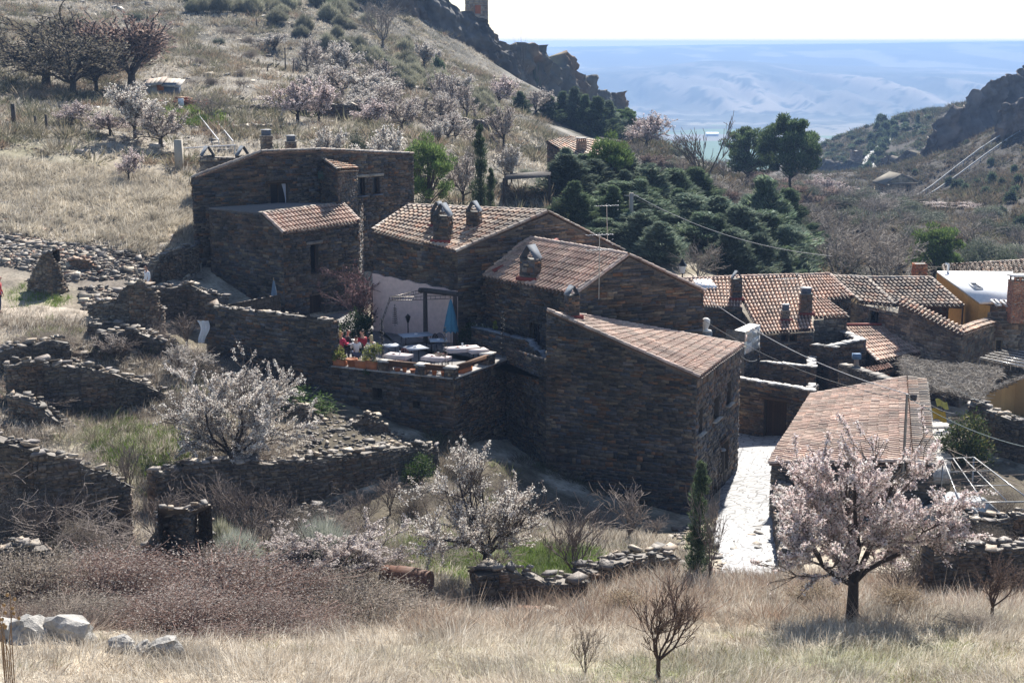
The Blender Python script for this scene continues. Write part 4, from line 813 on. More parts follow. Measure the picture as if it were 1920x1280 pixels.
# --- low lean-to roof between them
tH = thing('lean_to_shed', 'low tiled lean-to roof half in shade under the old rough-walled house', 'shed', (*P(1660, 690, 82)[:2], 0))
H0, H1, HR1, HR0 = P(1645, 677, 80.5), P(1746, 655, 84.2), P(1690, 609, 86.3), P(1582, 611, 86); m = MB(); tiled(m, H0, H1, HR1, HR0, 'pink', sp=.265, seed=85, ridge=False); m.build('roof', M_TILE, tH)
m = MB(); stone_wall(m, H0 + [.2, .3, 0], H1 + [-.2, .3, 0], -1.5, [(0, H0[2] - .15), (1, H1[2] - .15)], ops=[(1.2, 2.6, -.5, 1.9)], seed=86, pal=SL * .8); stone_wall(m, HR0, H0 + [.2, .3, 0], -1.5, [(0, HR0[2] - .1), (1, H0[2] - .1)], seed=87); m.build('wall', M_STONE, tH)
m = MB(); m.bar(HR0 + [0, 0, .08], HR1 + [0, 0, .08], .3, (.22, .05, .04), .1); m.bar(HR1 + [0, 0, .08], H1 + [.1, 0, .08], .3, (.22, .05, .04), .1); m.build('red_flashing', M_PLAIN, tH)
adopt(tH)

# --- near cottage under the almond tree, roof falling to the street
tJ = thing('stone_cottage', 'low cottage with a weathered red tile roof right behind the large pink almond tree', 'cottage', (*P(1600, 800, 62)[:2], 1))
J0, J1, JR1, JR0 = P(1525, 741, 70), P(1447, 869, 58), P(1712, 866, 55.6), P(1701, 709, 68.2)
m = MB(); tiled(m, J0, J1, JR1, JR0, 'pink', sp=.26, seed=91, jit=2., ridge=False); k2 = np.array([.75, -.1, -.12]); tiled(m, JR1 + k2, JR0 + k2, JR0, JR1, 'old', sp=.28, seed=92, over=.1, ridge=False)
rf = m.build('roof', M_TILE, tJ)
m = MB(); zj = J1[2]; stone_wall(m, J0, J1, -1, [(0, J0[2] - .1), (1, zj - .1)], seed=93, pal=RU); JRe = JR1 + k2; stone_wall(m, J1, JRe, -1, [(0, zj - .1), (1, JRe[2] - .1)], seed=94, pal=RU); stone_wall(m, JRe, JR0 + k2, -1, [(0, JRe[2] - .15), (1, JR0[2] - .25)], seed=95, pal=RU); stone_wall(m, JR0 + k2, J0, -1, [(0, JR0[2] - .25), (1, J0[2] - .1)], seed=96, pal=RU); m.build('wall', M_STONE, tJ)
adopt(tJ)

# --- yard walls with copings painted sunlit white and the garage door
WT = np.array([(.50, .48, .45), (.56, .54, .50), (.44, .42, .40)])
tW = thing('yard_wall', 'stone yard wall with a dark plank door at the far end of the street', 'wall', (*P(1450, 820, 72.5)[:2], 0))
a, b = P(1377, 708, 74.5), P(1523, 734, 71.6); z = (a[2] + b[2]) / 2; do = op_px(a, b, 1437, 1480, 751, 823)
m = MB(); stone_wall(m, a, b, -1.5, z, ops=[do], seed=101, pal=SL * 1.3); b2 = b + np.array([.6, 1.6, 0]); stone_wall(m, b, b2, -1.5, z, seed=102, pal=SL * 1.3); m.build('wall', M_STONE, tW); door(a, b, do, tW, lintel=DK)
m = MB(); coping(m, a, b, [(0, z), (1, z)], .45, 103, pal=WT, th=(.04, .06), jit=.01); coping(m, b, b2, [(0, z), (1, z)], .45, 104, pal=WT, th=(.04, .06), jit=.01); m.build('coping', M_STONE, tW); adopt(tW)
def coped(name, label, pts, zb, seed, pal, w=.45, cp=WT, ops=None, cat='wall'):
    t = thing(name, label, cat, (*P(*pts[0])[:2], 0)); m = MB(); c = MB(); Q = [P(*p) for p in pts]
    for k, (a, b) in enumerate(zip(Q[:-1], Q[1:])):
        d = (b - a)[:2] / np.hypot(*(b - a)[:2]); n = np.array([d[1], -d[0]]); stone_wall(m, a, b, zb, [(0, a[2]), (1, b[2])], seed=seed + k, pal=pal, ops=(ops or {}).get(k, ())); stone_wall(m, b[:2] - n * w, a[:2] - n * w, zb, [(0, b[2]), (1, a[2])], seed=seed + k + 9, pal=pal)
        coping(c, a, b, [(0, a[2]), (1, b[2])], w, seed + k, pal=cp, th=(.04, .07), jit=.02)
    m.build('wall', M_STONE, t); c.build('coping', M_STONE, t); adopt(t); return t
coped('yard_wall', 'stepped stone wall with a bright flat top, above and behind the wall with the plank door', [(1424, 679, 79), (1527, 689, 78), (1531, 668, 81.5)], -1.5, 110, SL * 1.3)
coped('yard_wall', 'curved stone wall with a rough pale top beside the stepped red roof', [(1519, 646, 81.6), (1556, 651, 80.2), (1624, 637, 81.6), (1590, 622, 85)], -1.5, 120, SL)
coped('yard_wall', 'low rough wall with a lichen-pale top running down in front of the lean-to', [(1573, 683, 77.5), (1660, 712, 73.5)], -1.5, 130, RU, w=.6, cp=LT)
tw = thing('white_wall', 'small whitewashed wall with a square hole beside the stepped red roof', 'wall', (*P(1412, 720, 79.5)[:2], 0)); m = MB()
a, b, c = P(1400, 622, 79.4), P(1404, 624, 77.0), P(1424, 640, 80.2); a = P(1397, 622, 78.6); b = P(1425, 627, 80.6)
zt = a[2]; stone_wall(m, a, b, zt - 1.25, zt, ops=[(.35, 1.1, zt - .75, zt - .2)], pal=np.array([(.72, .72, .70), (.76, .75, .73)]), mortar=(.74, .73, .71), seed=140, out=.01, h=(.3, .4), ln=(.5, 1.), reveal=.5); stone_wall(m, a, b, -1.5, zt - 1.25, seed=141); a2 = a + np.array([-.9, .8, 0]); stone_wall(m, a2, a, -1.5, zt, seed=142, pal=np.array([(.14, .145, .15)]), mortar=(.14, .145, .15), out=.01)
m.add([[*a[:2], zt], [*b[:2], zt], [*(b + [-.5, .5, 0])[:2], zt], [*(a + [-.5, .5, 0])[:2], zt]], [[0, 1, 2, 3]], (.72, .72, .70)); m.build('wall', M_STONE, tw); adopt(tw)

# --- terrace of the restaurant
ZT = 5.87
t0, t1, t2, t3 = P(385, 575, 69), P(620, 603, 64.5), P(850, 690, 62), P(950, 650, 66.)
tt = thing('terrace_wall', 'high retaining wall under the restaurant terrace, with a taller stretch on the left', 'wall', (*t2[:2], 2))
m = MB(); z1 = 6.40
wo1 = [op_px(t1, t2, 696, 715, 727, 750), op_px(t1, t2, 772, 786, 752, 765)]
stone_wall(m, t0, t1, 0, [(0, t0[2]), (.6, t0[2] + .1), (1, t1[2])], seed=151, ln=(.15, .5), rough=.08); d = (t1 - t0)[:2] / np.hypot(*(t1 - t0)[:2]); n = np.array([d[1], -d[0]]); stone_wall(m, t1[:2] - n * .5, t0[:2] - n * .5, 5, [(0, t1[2]), (.4, t0[2] + .1), (1, t0[2])], seed=152)
stone_wall(m, t1, t1[:2] - n * .5, 4, t1[2], seed=153); stone_wall(m, t0[:2] - n * 5, t0, 2, t0[2] - .1, seed=154)
stone_wall(m, t1, t2, 0, z1 - .35, ops=wo1, seed=155, h=(.06, .15), reveal=.5); stone_wall(m, t2, t3, 0, z1 - .35, seed=156, h=(.06, .15)); stone_wall(m, t3, D0 + [.1, 0, 0], 0, [(0, z1 + .2), (1, z1 + .4)], seed=157)
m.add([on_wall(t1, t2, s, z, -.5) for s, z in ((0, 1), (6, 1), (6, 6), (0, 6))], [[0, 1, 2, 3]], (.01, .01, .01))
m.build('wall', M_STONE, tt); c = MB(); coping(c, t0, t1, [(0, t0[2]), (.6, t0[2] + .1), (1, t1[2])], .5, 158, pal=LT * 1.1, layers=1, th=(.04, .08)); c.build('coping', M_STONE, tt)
c = MB()
for A, B, s0, s1, dz in ((t1, t2, 2.35, 2.85, 0), (t1, t2, 4.2, 4.65, 0), (t1, t2, 5.6, 6.05, 0), (t2, t3, 2.9, 3.5, .05)):
    stone_wall(c, on_wall(A, B, s0, 0, .03), on_wall(A, B, s1, 0, .03), z1 - .36, z1 + .05 + dz, seed=int(s0 * 10), pal=SL * 1.2, ln=(.12, .3)); stone_wall(c, on_wall(A, B, s1, 0, .03), on_wall(A, B, s1, 0, -.4), z1 - .36, z1 + .05 + dz, seed=int(s0 * 10) + 1, pal=SL * 1.2, ln=(.12, .3)); stone_wall(c, on_wall(A, B, s0, 0, -.4), on_wall(A, B, s0, 0, .03), z1 - .36, z1 + .05 + dz, seed=int(s0 * 10) + 2, pal=SL * 1.2, ln=(.12, .3))
    q = [on_wall(A, B, s, z1 + .1 + dz, o) for s, o in ((s0 - .05, .07), (s1 + .05, .07), (s1 + .05, -.42), (s0 - .05, -.42))]; c.add(q + [p - [0, 0, .06] for p in q], [[0, 1, 2, 3], [0, 4, 5, 1], [1, 5, 6, 2], [2, 6, 7, 3], [3, 7, 4, 0]], (.5, .47, .43))
c.build('pillars', M_STONE, tt)
c = MB()
for A, B, L_ in ((t1, t2, np.hypot(*(t2 - t1)[:2])), (t2, t3, np.hypot(*(t3 - t2)[:2]))):
    q = [on_wall(A, B, s, z1 - .35, o) for s, o in ((0, .08), (L_, .08), (L_, -.45), (0, -.45))]; c.add(q + [p - [0, 0, .05] for p in q], [[0, 1, 2, 3], [0, 4, 5, 1]], (.35, .32, .29))
c.build('ledge', M_STONE, tt); adopt(tt)
m = MB(); poly = [t0, t1, t2, t3, D0, C1, C0, B1 + [.5, .5, 0], B0, W1, W0, P(440, 560, 77.2)]; c0 = np.mean([p[:2] for p in poly], 0)
for a, b in zip(poly, poly[1:] + poly[:1]): m.add([[*c0, ZT], [*a[:2], ZT], [*b[:2], ZT]], [[0, 1, 2]], (.16, .15, .145))
tag(m.build('terrace_floor', M_STONE), kind='structure')
# steps and yard right of the tall front house's left end
ruin('street_wall', 'low shaded wall along the right side of the street below the near cottage', [(1453, 900, 57.6), (1456, 960, 53.2), (1464, 1012, 49.4), (1470, 1062, 46)], .6, seed=30, layers=1)
# --- ruins and dry stone walls on the near side
ruin('ruin_wall', 'long curved ruin wall with pale loose capping in front of the terrace', [(292, 888, 51.5), (345, 872, 52.2), (450, 868, 53), (560, 868, 53.6), (640, 856, 54.5), (730, 842, 56), (822, 838, 58)], .6, seed=1)
ruin('ruin_wall', 'broken stub of ruin wall with tumbled slabs at the back of the small enclosure', [(650, 800, 60.5), (690, 782, 60), (728, 800, 60.5), (742, 826, 61)], .6, seed=2, bumpy=.7, layers=3)
ruin('ruin_wall', 'dark wall end behind the white left almond tree', [(520, 742, 61), (560, 765, 60.2), (603, 795, 60), (626, 806, 60.5)], .5, seed=3, bumpy=.5)
ruin('ruin_wall', 'dark sloping ruin wall along the left edge under bare brambles', [(-60, 810, 47), (60, 845, 46.5), (150, 868, 47), (200, 885, 47.6), (244, 914, 48)], .6, seed=4)
ruin('ruin_wall', 'broken gable end of a ruin standing above the brambles', [(240, 1075, 43.6), (268, 1030, 43.2), (298, 990, 42.8), (326, 962, 42.4), (352, 956, 42), (392, 1012, 44.6)], .9, seed=5, bumpy=.7, layers=3)
ruin('ruin_wall', 'upper left ruin wall with big fallen slabs on top', [(12, 688, 60), (80, 678, 60.5), (150, 690, 61), (215, 702, 61.5), (270, 722, 62), (330, 748, 62.5)], .6, seed=6, layers=3)
ruin('ruin_wall', 'ruin wall of stacked slabs across the slope above the green enclosure', [(190, 628, 66.5), (250, 620, 67), (300, 640, 67), (335, 655, 67.5)], .6, seed=7, layers=3)
ruin('ruin_wall', 'pointed ruin fragment standing beside the dirt path', [(52, 528, 74.6), (78, 478, 74.2), (95, 470, 74), (112, 495, 74.4), (128, 540, 75), (136, 560, 75.4)], .7, seed=8, bumpy=.5, pal=LT * .7)
ruin('ruin_wall', 'rounded ruin fragment between the path and the tall left house', [(165, 572, 70), (215, 566, 69.6), (240, 535, 69.4), (270, 528, 69.5), (295, 545, 70), (308, 580, 70.6)], .7, seed=9, bumpy=.5, pal=LT * .7)
ruin('ruin_wall', 'reddish broken corner in the rubble below the pale field', [(122, 492, 78.5), (140, 490, 78.2), (165, 492, 78), (190, 512, 78.5)], .6, seed=10, pal=np.array([(.26, .16, .11), (.22, .14, .10), (.28, .19, .13)]))
ruin('retaining_wall', 'dark retaining wall under the rubble, left of the tall house', [(285, 520, 77), (300, 480, 77.5), (340, 468, 78.5), (372, 462, 79.5)], .6, seed=12, layers=1)
ruin('retaining_wall', 'low shaded wall at the foot of the tall left house', [(290, 545, 73), (350, 535, 73.5), (420, 560, 73)], .5, seed=13)
ruin('garden_wall', 'rubble garden wall with bright slabs in front of the lawn with thin stems', [(897, 1082, 41), (935, 1072, 41.2), (985, 1082, 41.5), (1030, 1098, 41.6), (1100, 1092, 41.8)], .7, seed=14, layers=3)
ruin('garden_wall', 'garden wall with a broad light top climbing to the dark ivy column', [(1108, 1072, 43), (1160, 1058, 44), (1215, 1046, 45), (1272, 1045, 46)], .7, seed=15, layers=3)
ruin('ruin_wall', 'dark wall with bright loose slabs at the lower right edge', [(1752, 1028, 41.5), (1800, 1022, 41.8), (1850, 1030, 42), (1960, 1026, 42.4)], .6, seed=16, layers=2)
ruin('ruin_wall', 'second dark wall behind it with a light top, beside the parked car', [(1765, 972, 48.5), (1830, 978, 48.5), (1900, 968, 49), (1990, 965, 49)], .6, seed=17, layers=2)
ruin('ruin_wall', 'small stone block of wall at the lower left behind the brambles', [(-20, 1040, 38.5), (40, 1028, 38.6), (95, 1030, 39)], .6, seed=18, layers=2)
ruin('terrace_bank', 'long dry stone terrace wall on the hillside below the wooden shed', [(410, 205, 128), (470, 200, 129), (560, 200, 130), (640, 198, 132), (665, 195, 133)], .6, seed=20, bumpy=.2, layers=1)
ruin('terrace_bank', 'short dry stone bank on the hillside under the dark almond trunks', [(430, 238, 118), (480, 236, 118.5), (535, 238, 119)], .6, seed=21, bumpy=.2, layers=1)
ruin('threshing_wall', 'rounded wall of a terrace platform below the white round almond', [(800, 213, 148), (838, 214, 146), (872, 224, 145), (905, 228, 146), (932, 222, 149), (940, 236, 153)], .7, seed=22, bumpy=.15, layers=1)
ruin('terrace_bank', 'dark bank wall beyond the pale field at the left', [(-40, 268, 106), (40, 280, 105), (110, 296, 104), (200, 300, 104), (330, 290, 106)], .5, seed=23, bumpy=.3, layers=1)
ruin('ruin_wall', 'low tumbled wall along the upper edge of the dirt path', [(0, 662, 63.5), (60, 650, 64), (130, 645, 64.6)], .6, seed=41, layers=3, bumpy=.5)
ruin('ruin_wall', 'stepped ruin wall just below the rounded ruin fragment', [(165, 606, 68), (225, 612, 68.2), (290, 628, 68.8), (335, 640, 69.5)], .6, seed=42, layers=3, bumpy=.5)
ruin('ruin_wall', 'short shaded wall beside the low wide white almond', [(372, 688, 66), (410, 696, 65.6), (452, 716, 65)], .6, seed=43, layers=3, bumpy=.6)
ruin('ruin_wall', 'crumbling wall piece between the blossom thicket and the curved ruin wall', [(555, 955, 50), (590, 962, 49.6), (622, 985, 49.6)], .6, seed=44, layers=3, bumpy=.6)
ruin('ruin_wall', 'ruin wall end below the slab-topped upper left ruin', [(15, 742, 58), (70, 760, 57.6), (110, 790, 57.6)], .6, seed=45, layers=3, bumpy=.5)
ruin('ruin_wall', 'cross wall closing the back of the green enclosure', [(330, 770, 60), (390, 790, 59.4), (440, 815, 59)], .6, seed=46, layers=3, bumpy=.6)
# ------------------------------------------------------------------ trees and shrubs
def rotv(d, ang, az):
    d = d / np.linalg.norm(d); q = np.array([0, 0, 1.]) if abs(d[2]) < .9 else np.array([1., 0, 0]); a = np.cross(d, q); a /= np.linalg.norm(a); b = np.cross(d, a)
    return d * math.cos(ang) + (a * math.cos(az) + b * math.sin(az)) * math.sin(ang)
def skeleton(r, H, r0, trunk=.25, nmain=5, nch=(6, 6), ang=(25, 55), wander=.18, up=.12, shrink=(.5, .62), lean=0.):
    """branches as (path, radii, level)"""
    out = []
    def grow(p, d, L, rad, lv):
        n = 6 if lv < 2 else 4; pts = [p]; dd = d.copy()
        for i in range(n - 1):
            dd = dd + r.normal(0, wander, 3) + np.array([0, 0, up]); dd /= np.linalg.norm(dd); pts.append(pts[-1] + dd * L / (n - 1))
        pts = np.array(pts); out.append((pts, np.linspace(rad, rad * (.5 if lv < 2 else .35), n), lv))
        if lv - 1 < len(nch) and lv >= 1:
            k = max(1, int(nch[lv - 1] * r.uniform(.7, 1.3)))
            for i in range(k):
                t = r.uniform(.3, 1) if i else 1.; j = min(n - 1, max(1, int(t * (n - 1)))); dv = pts[j] - pts[j - 1]
                grow(pts[j], rotv(dv, R(r.uniform(*ang)), r.uniform(0, 6.28)), L * r.uniform(*shrink), rad * r.uniform(.35, .5), lv + 1)
    tl = H * trunk; base = np.array([[0, 0, -.25], [0, 0, 0], [lean * tl * .4, 0, tl * .5], [lean * tl, r.normal(0, .03) * tl, tl]]); out.append((base, np.array([r0 * 1.35, r0 * 1.15, r0, r0 * .85]), 0))
    for i in range(nmain):
        a = i / nmain * 6.28 + r.uniform(-.4, .4); el = R(r.uniform(*ang)) * (.35 if i == 0 else 1)
        grow(base[-1] - np.array([0, 0, r.uniform(0, .12) * tl]), np.array([math.cos(a) * math.sin(el), math.sin(a) * math.sin(el), math.cos(el)]), (H - tl) * r.uniform(.5, .68), r0 * r.uniform(.45, .6), 1)
    return out
def fit(sk, H, W):
    z = max(b[0][:, 2].max() for b in sk); w = max(np.percentile(np.abs(np.concatenate([b[0][:, k] for b in sk])), 99) for k in (0, 1))
    s = np.array([W / 2 / w, W / 2 / w, H / z]); return [(b[0] * s, b[1], b[2]) for b in sk]
def along(sk, lv, step, r, jit):
    C, D = [], []
    for p, rad, l in sk:
        if l < lv: continue
        seg = np.linalg.norm(np.diff(p, axis=0), axis=1); L = seg.sum(); n = max(1, int(L / step * r.uniform(.7, 1.3))); t = r.random(n) * (len(p) - 1); i = np.minimum(t.astype(int), len(p) - 2); f = (t - i)[:, None]
        C.append(p[i] * (1 - f) + p[i + 1] * f); D.append(p[i + 1] - p[i])
    C = np.concatenate(C); D = np.concatenate(D); D /= np.linalg.norm(D, axis=1, keepdims=True) + 1e-9
    return C + r.normal(0, jit, C.shape), D
def wood(sk, col, r, sides=(7, 6, 4, 3, 3), lo=0, hi=9, minr=.004):
    mb = MB()
    for p, rad, l in sk:
        if lo <= l <= hi: mb.tube(p, np.maximum(rad, minr), np.array(col) * r.uniform(.75, 1.25), sides[min(l, 4)])
    return mb
PROTO = []
def proto(name, H, W):
    o = link(name, None); o.empty_display_size = .3; PROTO.append(o); o['_H'] = H; o['_W'] = W; o['_used'] = 0; return o
WHITE = np.array([(.84, .82, .76), (.79, .76, .71), (.73, .70, .65), (.82, .78, .73), (.56, .49, .45)]); PINK = np.array([(.82, .72, .70), (.77, .655, .64), (.84, .78, .76), (.60, .47, .46), (.80, .70, .69)]); TWIG = np.array([(.30, .25, .22), (.22, .18, .15), (.36, .31, .28)])
def almond(name, seed, H, W, pal, step, size, minr=.006, dark=(.06, .048, .042), nch=(6, 7), trunk=.24, nmain=5, r0=.11, lvl=2, buds=.25):
    r = np.random.default_rng(seed); t = proto(name, H, W); sk = fit(skeleton(r, H, r0, trunk, nmain, nch, ang=(25, 58)), H, W)
    wood(sk, dark, r, hi=1, minr=minr * 1.5).build('trunk', M_BARK, t)
    cr = wood(sk, (.13, .105, .09), r, lo=2, minr=minr)
    cr.build('twigs', M_BARK, t)
    mb = MB(); c, d = along(sk, lvl, step * .72, r, size * .5); kp = fbm(c[:, 0] * 9 / W + seed, c[:, 2] * 9 / W + c[:, 1] * 6 / W, 3) > r.uniform(.36, .50, len(c)); c, d = c[kp], d[kp]; col = pick(pal, len(c), r, .1)
    k = r.random(len(c)) < buds; col[k] = pick(TWIG, k.sum(), r); mb.cards(c, r.normal(size=c.shape), size * r.uniform(.6, 1.35, len(c)), size * r.uniform(.5, 1.1, len(c)), col, r)
    c2 = c[::2] + r.normal(0, size * .5, c[::2].shape); mb.cards(c2, r.normal(size=c2.shape), size * r.uniform(.5, 1.2, len(c2)), size * r.uniform(.4, 1., len(c2)), pick(pal, len(c2), r, .1), r)
    mb.build('blossom_crown', M_PETAL, t); return t
def bare(name, seed, H, W, col, minr, nch=(6, 7), trunk=.25, nmain=5, r0=.12, tip=None, ang=(18, 50), tsize=.1, tstep=.3, up=.12, tmat=None):
    r = np.random.default_rng(seed); t = proto(name, H, W); sk = fit(skeleton(r, H, r0, trunk, nmain, nch, ang=ang, up=up), H, W)
    wood(sk, col, r, hi=1, minr=minr * 1.6).build('trunk', M_BARK, t); cr = wood(sk, np.array(col) * 1.5, r, lo=2, minr=minr)
    cr.build('twigs', M_BARK, t)
    if tip is not None:
        mb = MB(); c, d = along(sk, 2, tstep, r, tsize * .5); mb.cards(c, d + r.normal(0, .6, c.shape), tsize * r.uniform(.6, 1.6, len(c)), tsize * .45, pick(np.array(tip), len(c), r, .25), r); mb.build('buds', tmat or M_LEAF, t)
    return t
GREEN = 1.3 * np.array([(.07, .10, .055), (.095, .13, .07), (.055, .08, .05), (.12, .155, .085)])
BLUE = 1.3 * np.array([(.11, .145, .105), (.145, .185, .14), (.08, .11, .08), (.19, .225, .175), (.13, .155, .10)])
def cone(name, seed, H, W, pal, n, size, shape=1.0, trunkcol=(.07, .055, .045), base=.05, clumps=110, wood_r=.12, droop=.0):
    """conifer: sprays set in clumps over a cone or ovoid"""
    r = np.random.default_rng(seed); t = proto(name, H, W); m = MB(); m.tube([[0, 0, -.3], [0, 0, H * .5], [0, 0, H * .95]], [wood_r, wood_r * .6, .02], trunkcol, 7)
    h = base + (1 - base) * r.random(clumps) ** 1.1; az = r.random(clumps) * 6.28
    prof = lambda h: (np.clip(1 - (h - base) / (1 - base), 0, 1) ** shape) * (.35 + .65 * np.clip((h - base) / .16 + .35, 0, 1))
    rr = W / 2 * prof(h) * r.uniform(.4, 1.3, clumps) * (.8 + .35 * np.sin(az * 3 + seed)); cx = np.stack([np.cos(az) * rr, np.sin(az) * rr, h * H], 1)
    for k in range(0, clumps, 2): m.tube([[0, 0, max(.1, cx[k, 2] - .25 * rr[k])], cx[k]], [.03, .012], trunkcol, 3)
    m.build('trunk', M_BARK, t)
    mb = MB(); k = r.integers(0, clumps, n); cs = (.085 * W + .025 * H) * r.uniform(.5, 1.5, clumps) * (.5 + .7 * prof(h))
    off = r.normal(0, 1, (n, 3)) * np.array([1, 1, .75]); off /= np.maximum(1, np.linalg.norm(off, axis=1, keepdims=True) / 1.4)
    c = cx[k] + off * cs[k][:, None] * .75; out = np.stack([np.cos(az[k]), np.sin(az[k]), np.full(n, 1.15 - droop)], 1) + r.normal(0, .38, (n, 3))
    tint = r.uniform(.7, 1.25, clumps)[k][:, None]
    mb.cards(c, out, size * r.uniform(.6, 1.5, n), size * .22 * r.uniform(.6, 1.3, n), pick(pal, n, r, .2) * tint, r); mb.build('foliage_crown', M_NEEDLE, t); return t
def pine(name, seed, H, W, pal, n, size, trunk=.4, clumps=34):
    r = np.random.default_rng(seed); t = proto(name, H, W); m = MB(); m.tube([[0, 0, -.3], [.05, 0, H * trunk * .6], [0, .1, H * trunk], [.1, 0, H * .85]], [.24, .2, .16, .05], (.075, .06, .05), 8)
    th = r.random(clumps) * 6.28; ph = np.arccos(r.uniform(-.8, 1, clumps)); rad = r.uniform(.45, .95, clumps); c0 = np.array([0, 0, H * (trunk + (1 - trunk) * .48)])
    cx = c0 + np.stack([np.cos(th) * np.sin(ph) * W / 2 * rad, np.sin(th) * np.sin(ph) * W / 2 * rad, np.cos(ph) * H * (1 - trunk) * .5 * rad], 1)
    for k in range(clumps):
        s = np.array([0, 0, H * trunk + max(0, (cx[k, 2] - H * trunk)) * .35 - .1 * H * (1 - trunk) * .5]); m.tube([s, (s + cx[k]) / 2 + [0, 0, .1], cx[k]], [.07, .05, .02], (.075, .06, .05), 4)
    m.build('trunk', M_BARK, t)
    mb = MB(); k = r.integers(0, clumps, n); cs = W * .13 * r.uniform(.7, 1.3, clumps); v = r.normal(0, 1, (n, 3)); v /= np.linalg.norm(v, axis=1, keepdims=True); c = cx[k] + v * (cs[k] * r.random(n) ** .4)[:, None] * np.array([1, 1, .75])
    tint = r.uniform(.75, 1.25, clumps)[k][:, None]; mb.cards(c, v + np.array([0, 0, .7]) + r.normal(0, .4, (n, 3)), size * r.uniform(.6, 1.4, n), size * .3, pick(pal, n, r, .2) * tint, r); mb.build('needle_crown', M_NEEDLE, t); return t
def broom(name, seed, H, W, pal, n, wd, stems=14, bend=.35):
    r = np.random.default_rng(seed); t = proto(name, H, W); m = MB(); mb = MB()
    for k in range(stems):
        a = r.random() * 6.28; o = r.random() ** .7; e = np.array([math.cos(a) * W * .33 * o, math.sin(a) * W * .33 * o, H * r.uniform(.35, .6)]); m.tube([[0, 0, -.1], e * .5 + [0, 0, .05], e], [.03, .022, .01], (.10, .09, .07), 4)
    m.build('stems', M_BARK, t)
    a = r.random(n) * 6.28; o = r.random(n) ** .6; b = np.stack([np.cos(a) * W * .34 * o, np.sin(a) * W * .34 * o, H * r.uniform(.02, .58, n) * (1 - .75 * o ** 2) * (.7 + .5 * np.abs(np.sin(a * 2.5 + seed)))], 1)
    d = np.stack([np.cos(a) * o * bend * 1.6, np.sin(a) * o * bend * 1.6, np.full(n, 1.)], 1) + r.normal(0, .22, (n, 3)); mb.cards(b, d, H * r.uniform(.25, .5, n), wd * r.uniform(.6, 1.4, n), pick(pal, n, r, .25), r, based=True); mb.build('blade_crown', M_LEAF, t); return t
def bush(name, seed, H, W, pal, n, size, clumps=30, twigs=60, twigcol=(.14, .11, .09), twigr=.006, mat=None, flat=1.):
    r = np.random.default_rng(seed); t = proto(name, H, W); m = MB()
    th = r.random(clumps) * 6.28; rad = r.random(clumps) ** .55; hh = np.sqrt(np.clip(1 - rad ** 2, .06, 1)) * r.uniform(.35, 1, clumps); cx = np.stack([np.cos(th) * rad * W * .42, np.sin(th) * rad * W * .42, hh * H * .88], 1)
    for k in range(twigs):
        e = cx[k % clumps] + r.normal(0, .12, 3) * [W, W, H]; e[2] = max(e[2], .05); s = np.array([r.normal(0, .06) * W, r.normal(0, .06) * W, -.05]); md = (s + e) / 2 + np.array([0, 0, .22 * H * r.random()]); m.tube([s, md, e, e + r.normal(0, .12, 3) * H * [1, 1, .4]], [twigr * 1.6, twigr * 1.3, twigr, twigr * .5], np.array(twigcol) * r.uniform(.6, 1.5), 3)
    m.build('twigs', M_BARK, t)
    mb = MB(); k = r.integers(0, clumps, n); v = r.normal(0, 1, (n, 3)); c = cx[k] + v * np.array([W, W, H * flat]) * .085; c[:, 2] = np.maximum(c[:, 2], .02); mb.cards(c, v + r.normal(0, .7, (n, 3)) + [0, 0, .4], size * r.uniform(.6, 1.5, n), size * r.uniform(.3, .7, n), pick(pal, n, r, .25), r); mb.build('leaf_crown', mat or M_LEAF, t); return t

LABELS_USED = set()
def place(pr, name, label, cat, px, pytop, Y, wpx, rz=None, group=None, hmin=.4, hk=0.):
    """the first use of a prototype is the prototype itself, later ones are copies with their parts"""
    p = P(px, pytop, Y); zg = gz(p[0], p[1]); h = max(hmin, p[2] - zg); dist = Y * cT + (CAMZ - zg) * sT; w = wpx * dist / FPX
    if hk: h = max(hmin, min(h, w * hk))
    if pr['_used']: o = copy_tree(pr)
    else: o = pr
    pr['_used'] += 1
    o.name = name; o.location = (p[0], p[1], zg - .03 * h * 0); s = w / pr['_W']; o.scale = (s, s, h / pr['_H'])
    o.rotation_euler = (0, 0, rz if rz is not None else (px * 7.13 + Y) % 6.28)
    if 'group' in o: del o['group']
    tag(o, label, cat, group); return o
r_ = np.random.default_rng(5)
# prototypes
AL1 = almond('almond_tree', 11, 5.3, 4.6, np.minimum(PINK * 1.1, .88), .0062, .058, minr=.008, nch=(9, 10), nmain=7, r0=.13, trunk=.2, buds=.26)
AL2 = almond('almond_tree', 22, 4.8, 4.4, WHITE, .011, .052, minr=.009, nch=(9, 9), nmain=6, r0=.10, trunk=.22, buds=.48)
AL3 = almond('almond_tree', 33, 4.2, 5.6, WHITE, .0105, .056, minr=.009, nch=(9, 9), nmain=7, r0=.10, trunk=.12, buds=.45)
AF1 = almond('almond_tree', 44, 5, 5, WHITE, .034, .14, minr=.02, nch=(7, 8), nmain=6, r0=.14, trunk=.16, buds=.35)
AF2 = almond('almond_tree', 55, 5, 5, WHITE * .6 + np.array([.16, .13, .12]), .045, .13, minr=.02, nch=(7, 8), nmain=5, r0=.15, trunk=.2, buds=.6)
AF3 = almond('almond_tree', 66, 5, 5, PINK, .038, .14, minr=.02, nch=(7, 8), nmain=5, r0=.14, trunk=.2, buds=.45)
BA1 = bare('bare_tree', 77, 8, 6, (.10, .085, .075), .022, nch=(6, 7), r0=.16, trunk=.2, ang=(12, 36), up=.1)
BA2 = bare('bare_tree', 88, 5, 6, (.19, .17, .15), .016, nch=(7, 8), r0=.12, trunk=.14, nmain=7, ang=(22, 60), tip=[(.20, .17, .14), (.16, .13, .11), (.26, .23, .2)], tstep=.25, tsize=.12)
